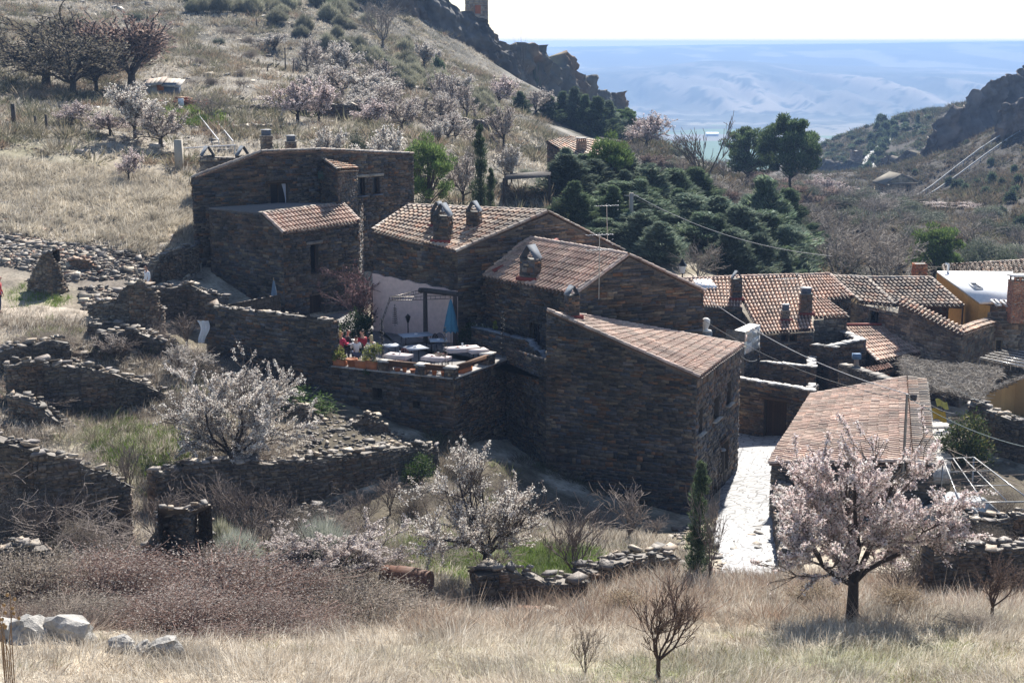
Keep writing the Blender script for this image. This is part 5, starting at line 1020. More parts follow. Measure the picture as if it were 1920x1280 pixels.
BA3 = bare('bare_tree', 99, 6, 7, (.055, .045, .04), .03, nch=(7, 8), r0=.2, trunk=.22, nmain=7, ang=(22, 58), tip=[(.22, .19, .14), (.17, .15, .11), (.27, .24, .18)], tstep=.085, tsize=.22)
BA4 = bare('bare_tree', 101, 5, 5, (.06, .05, .045), .03, nch=(7, 8), r0=.16, trunk=.2, nmain=6, tip=[(.32, .23, .19), (.26, .18, .15), (.36, .28, .24)], tstep=.06, tsize=.2)
BS1 = bare('bare_shrub', 111, 2.3, 1.7, (.085, .06, .05), .006, nch=(7, 8), r0=.045, trunk=.22, nmain=6, ang=(14, 42), up=.16, tip=[(.20, .13, .10), (.16, .11, .09)], tstep=.1, tsize=.035)
BS2 = bare('bare_shrub', 122, 2.5, 2.2, (.14, .115, .10), .008, nch=(5, 6), r0=.04, trunk=.1, nmain=7, ang=(14, 46), up=.05)
PLUM = bare('plum_tree', 133, 4.2, 4.4, (.09, .06, .06), .012, nch=(7, 9), r0=.1, trunk=.25, nmain=6, ang=(16, 50), tip=[(.25, .14, .15), (.20, .11, .12), (.36, .24, .25), (.16, .11, .11)], tstep=.09, tsize=.09)
CE1 = cone('conifer', 1, 8, 4.6, BLUE, 13000, .52, .85, clumps=120); CE2 = cone('conifer', 2, 7, 5.2, BLUE, 13000, .52, .7, clumps=110); CE3 = cone('conifer', 3, 8, 4.2, GREEN, 12000, .54, .95, clumps=100); CE4 = cone('conifer', 4, 7, 4.4, np.vstack([BLUE, GREEN]) * 1.1, 13000, .48, .65, clumps=110)
CY1 = cone('cypress_tree', 5, 9, 1.5, GREEN * .75, 8000, .3, .45, clumps=150, base=.0)
PI1 = pine('pine_tree', 6, 8, 6, 1.3 * np.array([(.07, .11, .03), (.10, .15, .045), (.05, .08, .03), (.13, .17, .06)]), 12000, .34, trunk=.12, clumps=60); PI3 = pine('pine_tree', 77, 8, 6, 2.2 * np.array([(.055, .085, .035), (.08, .115, .05), (.04, .06, .03), (.12, .15, .075)]), 14000, .36, trunk=.12, clumps=60); PI2 = pine('pine_tree', 7, 11, 8, 2.1 * np.array([(.045, .075, .03), (.07, .105, .045), (.035, .055, .025), (.11, .14, .07)]), 24000, .42, trunk=.26, clumps=56)
JU1 = bush('juniper_bush', 8, 3, 3.2, GREEN, 1500, .42, clumps=24, twigs=8, twigr=.03); JU2 = bush('juniper_bush', 9, 4, 2.6, GREEN * .9, 1500, .42, clumps=26, twigs=8, twigr=.03)
OL1 = bush('olive_tree', 10, 4, 4.6, np.array([(.10, .125, .08), (.13, .15, .10), (.08, .10, .065), (.17, .18, .14)]), 6000, .2, clumps=46, twigs=40, twigr=.03)
BR1 = broom('broom_shrub', 12, 2.2, 2.2, np.array([(.27, .27, .19), (.33, .32, .24), (.20, .21, .14), (.38, .36, .28)]), 3200, .035); BR2 = broom('broom_shrub', 13, 2.4, 2.6, np.array([(.36, .38, .32), (.30, .32, .27), (.42, .43, .38)]), 5200, .014, stems=20)
BM1 = bush('bramble_bush', 14, 1.8, 3.2, np.array([(.20, .13, .11), (.27, .19, .16), (.13, .09, .075), (.38, .33, .30), (.20, .11, .08), (.50, .46, .42), (.44, .38, .35)]), 16000, .045, clumps=60, twigs=260, twigcol=(.20, .13, .11), twigr=.005); BM2 = bush('bramble_bush', 15, 1.6, 2.8, np.array([(.22, .19, .15), (.30, .26, .22), (.16, .14, .11), (.36, .32, .28)]), 9000, .045, clumps=50, twigs=300, twigcol=(.22, .18, .15), twigr=.005)
BM3 = bare('bare_bramble', 16, 1.6, 3.4, (.20, .17, .15), .0045, nch=(7, 6), r0=.016, trunk=.04, nmain=22, ang=(30, 85), up=-.12)
WS1 = almond('blossom_shrub', 17, 2.6, 3.4, PINK * .4 + WHITE * .5, .0085, .055, minr=.006, nch=(8, 8), nmain=9, r0=.05, trunk=.05, buds=.3)
MG1 = bush('glossy_tree', 18, 3.4, 3.4, np.array([(.035, .055, .02), (.05, .075, .025), (.03, .045, .02), (.10, .10, .03)]), 4200, .17, clumps=40, twigs=40, twigr=.02)
IVY = bush('climbing_ivy', 19, 2.2, 1.6, np.array([(.05, .10, .02), (.08, .14, .03), (.04, .07, .02)]), 1800, .10, clumps=26, twigs=20, twigr=.01)
DRYB = bush('dry_bush', 20, 1.2, 1.6, np.array([(.30, .24, .17), (.36, .29, .2), (.24, .18, .12)]), 2500, .06, clumps=26, twigs=120, twigcol=(.28, .22, .16), twigr=.005)
# near trees
place(AL1, 'almond_tree', 'largest almond tree in pale pink blossom, single dark trunk on the grassy bank', 'tree', 1616, 758, 35, 395, 1.0)
place(AL2, 'almond_tree', 'white almond tree with upright twigs on the green patch before the tall front house', 'tree', 908, 815, 43.5, 315, 2.0)
place(AL3, 'almond_tree', 'low wide white almond tree sprawling over the ruined enclosure below the terrace', 'tree', 425, 650, 55.5, 325, .4)
place(AL2, 'almond_tree', 'thin half-bare almond on the slab-covered slope above the enclosure', 'tree', 335, 635, 65, 105)
place(AF2, 'almond_tree', 'sparse greenish almond sapling behind the upper ruin wall', 'tree', 213, 622, 66, 95)
place(WS1, 'blossom_shrub', 'dense pinkish white blossom thicket by the rusty barrel', 'shrub', 655, 968, 42, 250, .3)
place(WS1, 'blossom_shrub', 'whitish blossom shrub left of the dense thicket', 'shrub', 545, 995, 42.5, 150, 1.4)
place(BR2, 'broom_shrub', 'feathery silver-grey broom beside the blossom thicket', 'shrub', 600, 962, 43, 150)
place(BR2, 'broom_shrub', 'smaller silver-grey broom by the broken ruin gable', 'shrub', 440, 985, 43.5, 110)
place(BR1, 'broom_shrub', 'greenish broom growing against the broken ruin gable', 'shrub', 412, 968, 44.5, 75)
place(BS1, 'bare_shrub', 'many-stemmed leafless sapling standing in the dry grass at the bottom edge', 'shrub', 1238, 1062, 27.2, 175, 2.2)
place(BS2, 'bare_shrub', 'thin forked leafless sapling left of the many-stemmed one', 'shrub', 1098, 1165, 27.4, 80)
place(BS1, 'bare_shrub', 'fan-shaped leafless bush at the right edge before the dark wall', 'shrub', 1868, 1030, 35, 135)
place(BS2, 'bare_tree', 'leaning leafless tree behind the rubble garden wall', 'tree', 1078, 935, 44.5, 190)
place(BS2, 'bare_tree', 'slim leafless tree rising beside the dark ivy column', 'tree', 1335, 905, 42.5, 95, 1.)
place(BS2, 'bare_shrub', 'leafless shrub in the shade at the foot of the tall front house', 'shrub', 1180, 905, 53, 150)
place(BS2, 'bare_shrub', 'pale leafless shrub against the curved ruin wall', 'shrub', 455, 885, 49, 110)
place(BS2, 'bare_shrub', 'small leafless tree inside the green enclosure', 'shrub', 235, 810, 52, 90)
for i, (px, pt, Y, w, lb) in enumerate([(1030, 1000, 46.5, 22, 'first'), (1048, 1000, 47.2, 20, ''), (1068, 995, 46.8, 24, ''), (1082, 1005, 47.6, 20, '')]):
    place(BS2, 'thin_sapling', 'thin bare stem on the bright green strip of lawn', 'sapling', px, pt, Y, w, group='thin stems on the lawn')
place(BM1, 'bramble_bush', 'biggest reddish brown bramble at the lower left with pale seed heads', 'bramble', 400, 1035, 36, 480, .5)
place(BM1, 'bramble_bush', 'reddish bramble behind the pale boulders at the left', 'bramble', 190, 1030, 36.5, 340, 2.)
place(BM2, 'bramble_bush', 'grey-brown bramble merging into the dry grass at the lower centre', 'bramble', 660, 1075, 36, 330)
place(BM2, 'bramble_bush', 'grey bramble on the far lower left edge', 'bramble', 40, 1020, 36, 300)
place(BM1, 'bramble_bush', 'small reddish bramble below the blossom thicket', 'bramble', 560, 1060, 37, 260, 1.)
place(BM1, 'bramble_bush', 'lower reddish bramble reaching down to the pale boulders', 'bramble', 330, 1120, 32.5, 380, 3.)
place(BM1, 'bramble_bush', 'reddish bramble spilling right into the dry grass', 'bramble', 520, 1125, 33.5, 300, 4.)
place(BM2, 'bramble_bush', 'grey bramble just behind the largest boulder', 'bramble', 120, 1120, 32.5, 260, 5.)
place(BM2, 'bramble_bush', 'pale bramble at the foot of the broken gable', 'bramble', 420, 1010, 41.5, 130)
place(BM3, 'bare_bramble', 'arching bare canes over the left edge ruin wall', 'bramble', 70, 870, 45.2, 330, .3)
place(BM3, 'bare_bramble', 'arching bare canes left of the broken gable', 'bramble', 190, 930, 44, 260, 1.3)
place(BM3, 'bare_bramble', 'bare canes on top of the left ruin wall', 'bramble', 90, 775, 51, 260, 2.)
place(BM3, 'bare_bramble', 'bare canes in front of the curved ruin wall', 'bramble', 600, 915, 49, 170, 2.6)
place(BM2, 'bramble_bush', 'grey bramble inside the enclosure under the white almond', 'bramble', 470, 800, 56, 170)
place(BM2, 'bramble_bush', 'grey bush on the slope beside the path', 'bramble', 85, 618, 67, 90)
place(DRYB, 'dry_bush', 'tuft of tawny dry stalks at the foot of the big almond trunk', 'bush', 1690, 1085, 37, 120)
place(DRYB, 'dry_bush', 'tawny dry bush by the garden wall below the ivy column', 'bush', 1170, 1095, 39, 110)
place(DRYB, 'dry_bush', 'tawny dry bush left of the big almond trunk', 'bush', 1525, 1085, 38.5, 130)
place(BM2, 'bramble_bush', 'heap of grey cut twigs on the bank right of the big almond', 'bramble', 1830, 1180, 33, 170)
place(CY1, 'ivy_column', 'slim dark dead cypress standing by the lower end of the street', 'tree', 1314, 868, 44, 42)
place(IVY, 'climbing_ivy', 'bright green ivy hanging over the right end of the curved ruin wall', 'climber', 785, 842, 56.2, 75)
place(IVY, 'dark_ivy', 'dark ivy climbing the terrace wall behind the white almond', 'climber', 560, 720, 61.5, 130)
place(MG1, 'glossy_tree', 'dark glossy-leaved tree beside the stone steps at the right', 'tree', 1812, 768, 62, 112)
place(BM2, 'bramble_bush', 'dark scrubby bush in the shade under the big almond', 'bramble', 1740, 960, 43, 130)
# trees round the village
place(PLUM, 'plum_tree', 'purple-twigged plum tree in front of the pink plaster wall', 'tree', 682, 482, 74.2, 165)
place(AF2, 'almond_tree', 'small dark almond in flower leaning at the foot of the tall left house', 'tree', 725, 530, 74.0, 60)
place(CY1, 'cypress_tree', 'tall thin cypress rising behind the middle house', 'tree', 900, 238, 97, 30)
place(CY1, 'cypress_tree', 'shorter cypress beside the tall thin one', 'tree', 920, 318, 96, 22)
place(PI1, 'pine_tree', 'bright green young pine behind the tall left house', 'tree', 803, 248, 100, 96)
place(OL1, 'laurel_bush', 'light green bush between the tall left house and the middle house', 'bush', 788, 360, 96, 50)
place(PI1, 'pine_tree', 'round bushy pine beside the distant small tiled house', 'tree', 1146, 246, 122, 84)
place(PI2, 'pine_tree', 'tallest umbrella pine with a bare dark trunk above the gorge', 'tree', 1487, 205, 188, 118)
place(PI3, 'pine_tree', 'round pine left of the tallest umbrella pine', 'tree', 1404, 236, 200, 104)
place(PI2, 'pine_tree', 'dark pine at the end of the conifer row beside the pink almond', 'tree', 1172, 200, 215, 48)
place(BA1, 'bare_tree', 'tall leafless tree with upright limbs left of the two big pines', 'tree', 1322, 208, 150, 130, 1.2)
place(BA1, 'bare_tree', 'leafless tree low behind the conifer mass', 'tree', 1262, 300, 165, 70)
hill = [  # proto, name, label, px, pytop, Y, width px
 (AF3, 'almond_tree', 'pink almond in full flower above the gorge, right of the conifer row', 1213, 215, 205, 88), (AF2, 'almond_tree', 'greyish almond among the conifers left of the row', 1005, 170, 205, 80), (AF3, 'almond_tree', 'pale pink almond at the left end of the conifer row', 935, 145, 190, 70),
 (AF1, 'almond_tree', 'round bright white almond alone on the slope above the platform wall', 855, 146, 180, 68), (AF1, 'almond_tree', 'round white almond right of the leaning fence posts', 641, 82, 178, 60), (AF2, 'almond_tree', 'grey-white almond with a forked dark trunk by the leaning fence posts', 574, 72, 176, 62),
 (AF1, 'almond_tree', 'white-crowned almond right of the pink sapling on the left hillside', 248, 160, 110, 100), (AF2, 'almond_tree', 'wide dark-limbed almond below the white crown, next to the house steps', 298, 205, 108, 110), (AF3, 'almond_tree', 'pinkish almond left of the white crown on the left hillside', 205, 215, 111, 90), (AF3, 'almond_tree', 'small pink almond sapling at the top of the pale field', 238, 283, 98, 52),
 (AF3, 'almond_tree', 'pinkish dark-trunked almond on the long terrace wall', 556, 150, 124, 92), (AF3, 'almond_tree', 'second dark-trunked almond on the long terrace wall', 596, 150, 126, 70), (AF2, 'almond_tree', 'hazy grey almond behind the long terrace wall', 640, 128, 150, 110), (AF1, 'almond_tree', 'greyish white almond in the middle of the orchard', 700, 138, 146, 105), (AF2, 'almond_tree', 'grey almond at the right of the orchard', 738, 160, 140, 90),
 (AF3, 'almond_tree', 'pink-grey almond in the lower orchard', 690, 190, 128, 80), (AF2, 'almond_tree', 'grey almond in front of the platform wall', 752, 188, 130, 85), (AF2, 'almond_tree', 'thin grey almond left of the rounded platform wall', 840, 215, 128, 90), (AF1, 'almond_tree', 'white almond flowering just behind the roof of the tall left house', 612, 244, 104, 66), (AF1, 'almond_tree', 'wide white almond behind the roof, left of the bright pine', 725, 240, 104, 88),
 (AF2, 'almond_tree', 'faint grey almond right of the bright pine', 868, 285, 104, 66), (AF3, 'almond_tree', 'pink almond just outside the left edge fence posts', 132, 195, 113, 70), (BA3, 'bare_tree', 'broad dark leafless tree at the top of the left hillside', 78, 25, 142, 190), (BA3, 'bare_tree', 'dark leafless tree with several trunks left of the wooden shed', 130, 62, 134, 160),
 (BA4, 'bare_tree', 'large reddish-brown leafless tree above the wooden shed', 240, 40, 142, 170), (BA3, 'bare_tree', 'small dark leafless tree between the reddish tree and the dark ones', 175, 85, 140, 90), (BA2, 'bare_tree', 'grey leafless tree on the upper slope with a dark forked trunk', 716, -10, 208, 88), (BA2, 'bare_tree', 'low grey leafless bush behind the steps', 395, 172, 122, 70),
 (AF3, 'almond_tree', 'white-pink almond beyond the pines above the chapel', 1550, 332, 230, 74), (AF3, 'almond_tree', 'pinkish almond at the foot of the right-hand slope', 1800, 388, 215, 110), (AF1, 'almond_tree', 'small white almond right below the chapel', 1655, 368, 270, 34), (AF2, 'almond_tree', 'pale almond behind the bare trees right of the pines', 1535, 360, 215, 60),
 (AF1, 'almond_tree', 'faint white almond on the scree below the cliff', 795, 85, 205, 48), (BA2, 'bare_tree', 'spindly bare tree on the skyline right of the ruined tower', 975, 45, 290, 24),
 (BA2, 'bare_tree', 'grey leafless tree nearest the stepped red roof', 1585, 415, 113, 170), (BA2, 'bare_tree', 'grey leafless tree behind the sagging grey roof', 1660, 430, 112, 150), (BA2, 'bare_tree', 'grey leafless tree left of the green pine bush', 1690, 400, 128, 140), (BA2, 'bare_tree', 'grey leafless tree under the tallest pine', 1530, 380, 135, 130), (BA2, 'bare_tree', 'grey leafless tree in the middle of the bare thicket', 1610, 375, 140, 130),
 (BA2, 'bare_tree', 'leafless shrub tree standing by the black street lamp', 1312, 450, 93, 82), (BA2, 'bare_tree', 'brownish leafless tree below the tall upright one', 1350, 330, 150, 120), (BA2, 'bare_tree', 'leafless tree at the edge of the gorge', 1440, 345, 160, 90), (BA2, 'bare_tree', 'leafless tree between the round pine and the hedge', 1240, 330, 150, 90),
]
for pr, nm, lb, px, pt, Y, w in hill:
    kf = 1.45 if pr in (BA3, BA4) else 1.3; place(pr, nm, lb, 'tree', px, pt - (22 if pr in (BA3, BA4) else 8), Y, w * kf)
CON = [('dark conifer nearest the reed roof shelter', CE1, 1062, 322, 112, 70), ('conifer behind the thin aerial post', CE2, 1105, 330, 116, 80), ('pointed conifer in the middle of the hedge', CE1, 1168, 312, 124, 72), ('broad conifer left of the utility pole', CE4, 1152, 372, 108, 82), ('conifer right behind the utility pole', CE2, 1215, 340, 118, 84), ('conifer with a rounded top above the wire', CE4, 1262, 350, 120, 80), ('low conifer in front of the utility pole', CE2, 1205, 425, 101, 70), ('low pointed conifer beside the big gable', CE1, 1240, 448, 98, 66), ('conifer in the shadowy centre of the hedge', CE2, 1290, 395, 112, 84), ('tall bluish conifer right of the hedge centre', CE1, 1345, 400, 111, 76), ('conifer behind the black street lamp', CE4, 1322, 430, 104, 70), ('wide bluish conifer over the stepped roof', CE2, 1392, 418, 108, 88), ('conifer at the right end of the hedge', CE4, 1440, 428, 110, 84), ('bluish conifer tucked low behind the stepped roof ridge', CE2, 1372, 462, 100, 70), ('far conifer at the upper right of the hedge', CE4, 1436, 365, 128, 70), ('dark green conifer under the umbrella pine', CE3, 1478, 385, 132, 66), ('tall-grown conifer by the round pine', CE3, 1305, 345, 132, 74), ('small conifer at the left foot of the hedge', CE4, 1130, 440, 102, 56), ('conifer in the gap above the big gable', CE2, 1180, 430, 104, 66), ('conifer above the skylight', CE1, 1425, 470, 101, 60), ('low conifer left of the bare thicket', CE2, 1480, 455, 108, 70)]
for lb, pr, px, pt, Y, w in CON: place(pr, 'conifer', lb, 'tree', px, pt - 30, Y, w * 1.9, group='conifers of the hedge behind the houses')
rc = np.random.default_rng(41)
for k in range(34):
    px = rc.uniform(1045, 1500); Y = rc.uniform(99, 138); edge = np.interp(px, [1045, 1150, 1300, 1400, 1500], [318, 300, 335, 375, 415]); pt = edge + (138 - Y) * 2.6 + rc.uniform(-12, 10)
    place([CE1, CE2, CE4, CE3][k % 4], 'conifer', 'bluish green conifer packed into the hedge behind the stone houses', 'tree', px, pt, Y, rc.uniform(70, 112), group='packed conifers of the hedge', hmin=3)
ROW = [(975, 172, 200, 30, CE3), (1030, 180, 205, 36, CE3), (1056, 172, 210, 38, CE3), (1078, 165, 208, 40, CE1), (1098, 178, 206, 36, CE3), (1120, 182, 204, 52, CE3), (1142, 190, 212, 40, CE1)]
for i, (px, pt, Y, w, pr) in enumerate(ROW): place(pr, 'conifer', ['slender dark conifer at the left end of the far row', 'second slim conifer of the far row', 'dark conifer in the far row', 'olive-tinged tallest conifer of the far row', 'dark conifer right of the olive-tinged one', 'widest dark conifer of the far row above the small tiled house', 'last conifer of the far row by the cliff foot'][i], 'tree', px, pt, Y, w * 1.5, group='far row of conifers below the cliff')
rt = np.random.default_rng(77)
for k in range(46):
    px = rt.uniform(1170, 1560); py = rt.uniform(0, 1); Y = rt.uniform(128, 250); pt = np.interp(px, [1170, 1300, 1450, 1560], [268, 285, 318, 345]) + (250 - Y) * .42 + rt.uniform(-6, 10)
    q = k % 4
    if q == 0: place(OL1, 'evergreen_bush', 'grey-green evergreen bush in the thicket above the conifer hedge', 'bush', px, pt + 8, Y, rt.uniform(38, 66), group='evergreen bushes of the thicket', hmin=1.6)
    else: place(BA2 if q == 1 else BS2 if q == 3 else BA4, 'bare_tree', 'leafless twiggy tree in the thicket above the conifer hedge', 'tree', px, pt, Y, rt.uniform(44, 90), group='leafless trees of the thicket', hmin=2.4)
for k in range(40):
    px = rt.uniform(1480, 1930); Y = rt.uniform(118, 225); pt = np.interp(Y, [118, 225], [462, 372]) + rt.uniform(-14, 14)
    if k % 3: place(OL1, 'olive_tree', 'silvery olive tree of the grove behind the tiled roofs', 'tree', px, pt, Y, rt.uniform(50, 84), group='olive trees behind the roofs', hmin=2)
    else: place(BA2, 'bare_tree', 'grey leafless tree among the olives behind the tiled roofs', 'tree', px, pt - 10, Y, rt.uniform(70, 120), group='leafless trees among the olives', hmin=3)
place(PI1, 'pine_tree', 'bright green rounded pine behind the sagging grey roof', 'tree', 1757, 415, 120, 100)
for i, (px, pt, Y, w, lb) in enumerate([(1620, 348, 230, 64, 'dark rounded evergreen left of the chapel'), (1710, 360, 250, 50, 'grey-green olive right before the chapel'), (1650, 395, 190, 90, 'silvery olive thicket below the chapel'), (1740, 400, 185, 90, 'silvery olive above the bright green pine'), (1840, 445, 150, 80, 'grey-green olive at the right behind the white roof'), (1890, 455, 150, 90, 'dark olive at the right edge behind the white roof'), (1870, 482, 125, 40, 'yellow-green round bush behind the white roof'), (1430, 395, 150, 70, 'grey-green evergreen left of the umbrella pine'), (985, 320, 118, 60, 'pale green garden shrub beside the reed roof shelter'), (950, 318, 122, 60, 'leafy climber on top of the reed roof shelter'), (672, 244, 108, 50, 'dark green persimmon-like tree behind the left roof'), (1035, 380, 104, 50, 'small leafy bush at the left foot of the conifer hedge'), (1500, 400, 135, 70, 'olive-green bush under the tallest pine')]): place(OL1, 'olive_tree', lb, 'tree', px, pt, Y, w)
# junipers dotted over the gorge slopes
rj = np.random.default_rng(21); n = 0
JUN = [(1888, 216, 318, 26), (1862, 300, 250, 22), (1838, 295, 265, 18), (1820, 305, 262, 20), (1805, 290, 290, 18), (1795, 325, 255, 24), (1812, 335, 245, 16), (1780, 312, 300, 16), (1756, 330, 285, 15), (1745, 345, 270, 14), (1725, 298, 340, 14), (1735, 300, 338, 12), (1715, 330, 315, 13), (1800, 322, 262, 22), (1832, 312, 258, 20), (1910, 300, 235, 24), (1905, 325, 225, 20), (1895, 350, 215, 26), (1880, 330, 240, 16), (1850, 345, 232, 20), (1790, 352, 260, 14), (1768, 360, 262, 15), (1860, 260, 300, 16), (1905, 265, 280, 18), (1812, 280, 330, 14), (1915, 390, 185, 30), (1905, 425, 170, 26), (1600, 300, 410, 16), (1790, 240, 362, 10), (1880, 380, 205, 18)]
for px, pt, Y, w in JUN: place(JU1 if rj.random() < .5 else JU2, 'juniper_bush', 'small dark juniper dotted over the brown right-hand slope', 'bush', px, pt, Y, w, group='junipers on the right-hand slope', hmin=1.2, hk=1.15)
for k in range(105):
    px = rj.uniform(1545, 1740); top = 215 + abs(px - 1655) * (.85 if px < 1655 else .25); py = top + rj.uniform(-2, 82) ; Y = 500 - (py - top) * 1.15
    place(JU1 if rj.random() < .85 else JU2, 'juniper_bush', 'dark juniper covering the far wooded knoll in the gorge', 'bush', px, py - 8, Y, rj.uniform(12, 25), group='junipers on the far knoll', hmin=1.6, hk=1.0)
place(JU2, 'juniper_bush', 'lone round tree on the crest of the far knoll', 'tree', 1722, 210, 482, 10, hmin=4)
for px, pt, Y, w, lb in [(622, -8, 225, 36, 'dark evergreen at the top edge of the hillside'), (823, 95, 200, 26, 'small dark green juniper on the scree under the cliff'), (724, 100, 190, 16, 'tiny dark juniper on the upper slope'), (1000, 90, 292, 24, 'dark evergreen on the cliff crest'), (1030, 106, 303, 14, 'little evergreen on the cliff crest'), (1072, 122, 316, 16, 'bush on the step of the cliff'), (1130, 165, 345, 20, 'bush on the last rock step'), (1916, 124, 372, 8, 'lone bush on the right-hand cliff top'), (1872, 150, 366, 14, 'bush on the edge of the right-hand cliff')]: place(JU1, 'juniper_bush', lb, 'bush', px, pt, Y, w, hmin=1.)
# broom clumps on the upper slope, one by one
rb = np.random.default_rng(31)
for k in range(170):
    if k < 110: px, py, Y = rb.uniform(360, 770), rb.uniform(-10, 130), 0; Y = 236 - .42 * py + rb.uniform(-8, 8)
    else: px = rb.uniform(690, 930); py = 60 + (px - 690) * .42 + rb.uniform(-8, 62); Y = 205 - (py - 60) * .22
    if (690 < px < 745 and py < 90) or (py > 80 and px < 600): continue
    w_ = rb.uniform(22, 46); place(BR1, 'broom_shrub', 'olive-grey broom clump on the upper hillside under the cliff', 'shrub', px, py + 30, Y, w_, group='broom clumps on the upper hillside', hmin=w_ * Y / FPX * rb.uniform(.6, .95))

rs = np.random.default_rng(51)
RS = [(60,960,45),(150,985,44.5),(230,1000,44),(280,930,48),(120,930,46),(20,930,46),(350,900,51),(420,905,50.5),(520,930,50),(560,960,49.5),(640,920,51),(690,935,51.5),(740,905,53),(780,930,52.5),(830,900,55),(500,1000,47),(470,960,48),(860,870,58),(930,900,57),(980,930,56.5),(1040,960,56),(1100,975,56),(1150,985,55.5),(1220,990,54),(700,1000,48.5),(740,1050,44),(820,1030,45.5),(940,1040,44),(330,670,66),(400,690,66),(290,600,69),(350,600,70),(220,650,66),(100,640,66),(40,640,66),(30,720,61),(80,760,60),(330,760,62),(420,740,62),(480,720,63.5),(1790,1000,48),(1850,1000,48),(1900,1010,47),(1740,1040,43),(1680,1060,41),(1880,930,55),(1780,920,58)]
for k, (px, pt, Y) in enumerate(RS):
    pr = (BS2, BM2, BM3, BS2)[k % 4]; place(pr, 'leafless_scrub', 'grey leafless scrub growing among the ruined walls', 'shrub', px + rs.uniform(-12, 12), pt - 25, Y, rs.uniform(80, 150), group='leafless scrub among the ruins', hmin=.8)

ro = np.random.default_rng(61)
for k in range(26):
    px = ro.uniform(505, 960); py = np.interp(px, [505, 700, 960], [120, 150, 215]) + ro.uniform(-25, 95); Y = np.interp(py, [95, 290], [190, 112]); place((AF1, AF2, AF1, BA2)[k % 4], 'almond_tree' if k % 4 < 3 else 'bare_tree', 'whitish almond scattered through the hillside orchard' if k % 4 < 3 else 'grey leafless tree scattered through the hillside orchard', 'tree', px, py - 34, Y, ro.uniform(50, 84), group='whitish almonds of the hillside orchard' if k % 4 < 3 else 'leafless trees of the hillside orchard', hmin=2.2)
for k in range(22):
    px = ro.uniform(20, 480); py = ro.uniform(20, 250); Y = np.interp(py, [20, 290], [215, 104]); place((BM2, BS2, OL1)[k % 3], 'hill_bush', 'grey-brown bush dotted over the left hillside grass', 'bush', px, py - 14, Y, ro.uniform(26, 60), group='bushes on the left hillside', hmin=.9, hk=.9)
# ------------------------------------------------------------------ grass and loose stone: uncountable ground cover
def scatter_px(n, poly, r, dens=None):
    """random plan points inside a pixel polygon on the ground: sampled on (u, Y) and kept when their picture position falls inside"""
    poly = np.array(poly, float); Ys = (poly[:, 2].min(), poly[:, 2].max()); out = []
    px = np.interp(0, [0], [0])
    u0, u1 = (poly[:, 0].min() - 960) / FPX, (poly[:, 0].max() - 960) / FPX; got = 0
    while got < n:
        Y = np.sqrt(r.uniform(Ys[0] ** 2, Ys[1] ** 2, n)); u = r.uniform(u0, u1, n) * 1.02; x = u * Y
        q = np.stack([960 + u * FPX, Y], 1); ins = np.zeros(n, bool); j = len(poly) - 1
        for i in range(len(poly)):
            (xi, yi), (xj, yj) = poly[i, [0, 2]], poly[j, [0, 2]]; c = ((yi > q[:, 1]) != (yj > q[:, 1])) & (q[:, 0] < (xj - xi) * (q[:, 1] - yi) / (yj - yi + 1e-9) + xi); ins ^= c; j = i
        out.append(np.stack([x[ins], Y[ins]], 1)); got += ins.sum()
        if ins.sum() == 0: break
    return np.concatenate(out)[:n]
STR = np.array([tuple(P(*p)[:2]) for p in ((1432,1110,45.5),(1418,1062,49.5),(1400,1000,54.5),(1412,930,60.5),(1418,880,66.7))])
def off_street(p, w=1.6):
    x = np.interp(p[:, 1], STR[:, 1], STR[:, 0]); return (np.abs(p[:, 0] - x) > w) | (p[:, 1] < 44.5)
def blades(name, n, poly, hr, wd, seed, pal, lean=.35, clump=.5, greenk=.8, scale_far=True):
    r = np.random.default_rng(seed); p = off = scatter_px(n, poly, r); p = p[off_street(p)]
    # gather into tussocks
    k = r.random(len(p)) < clump; cs = p[r.integers(0, len(p), max(1, len(p) // 40))]; idx = r.integers(0, len(cs), len(p)); g = cs[idx] + r.normal(0, .12, p.shape); p = np.where(k[:, None], g, p); tall = np.where(k, .8 + .6 * r.random(len(cs))[idx], .75)
    z = ground_z(p[:, 0], p[:, 1]); N = len(p); dirn = fbm(p[:, 0] / 3, p[:, 1] / 3, 3) * 12
    le = np.abs(r.normal(0, lean, N)) + .08; az = dirn + r.normal(0, 1.1, N); h = r.uniform(*hr, N) * tall * (.5 + fbm(p[:, 0] / 2.5 + 9, p[:, 1] / 2.5, 3))
    d = np.stack([np.cos(az) * le, np.sin(az) * le, np.ones(N)], 1); d /= np.linalg.norm(d, axis=1, keepdims=True); d2 = d + np.stack([np.cos(az), np.sin(az), -np.ones(N) * .6], 1) * (le * .9)[:, None]; d2 /= np.linalg.norm(d2, axis=1, keepdims=True)
    b = np.stack([p[:, 0], p[:, 1], z - .02], 1); m = b + d * (h * .55)[:, None]; e = m + d2 * (h * .5)[:, None]; sd = np.cross(d, r.normal(size=(N, 3))); sd /= np.linalg.norm(sd, axis=1, keepdims=True); w = (wd * r.uniform(.6, 1.4, N))[:, None]
    V = np.stack([b - sd * w / 2, b + sd * w / 2, m + sd * w * .38, m - sd * w * .38, e + sd * w * .08, e - sd * w * .08], 1)
    col = pick(pal, N, r, .2) * (.62 + .72 * fbm(p[:, 0] / 1.6 + 3, p[:, 1] / 2.2, 4))[:, None]; gc = ground_col(p[:, 0], p[:, 1]); isg = np.clip((gc[:, 1] - gc[:, 0]) * 22, 0, 1)[:, None] * greenk; col = col * (1 - isg) + np.array([.12, .18, .04]) * r.uniform(.7, 1.4, (N, 1)) * isg
    mb = MB(); mb.many(V, [[0, 1, 2, 3], [3, 2, 4, 5]], col); return tag(mb.build(name, M_GRASS), kind='stuff')
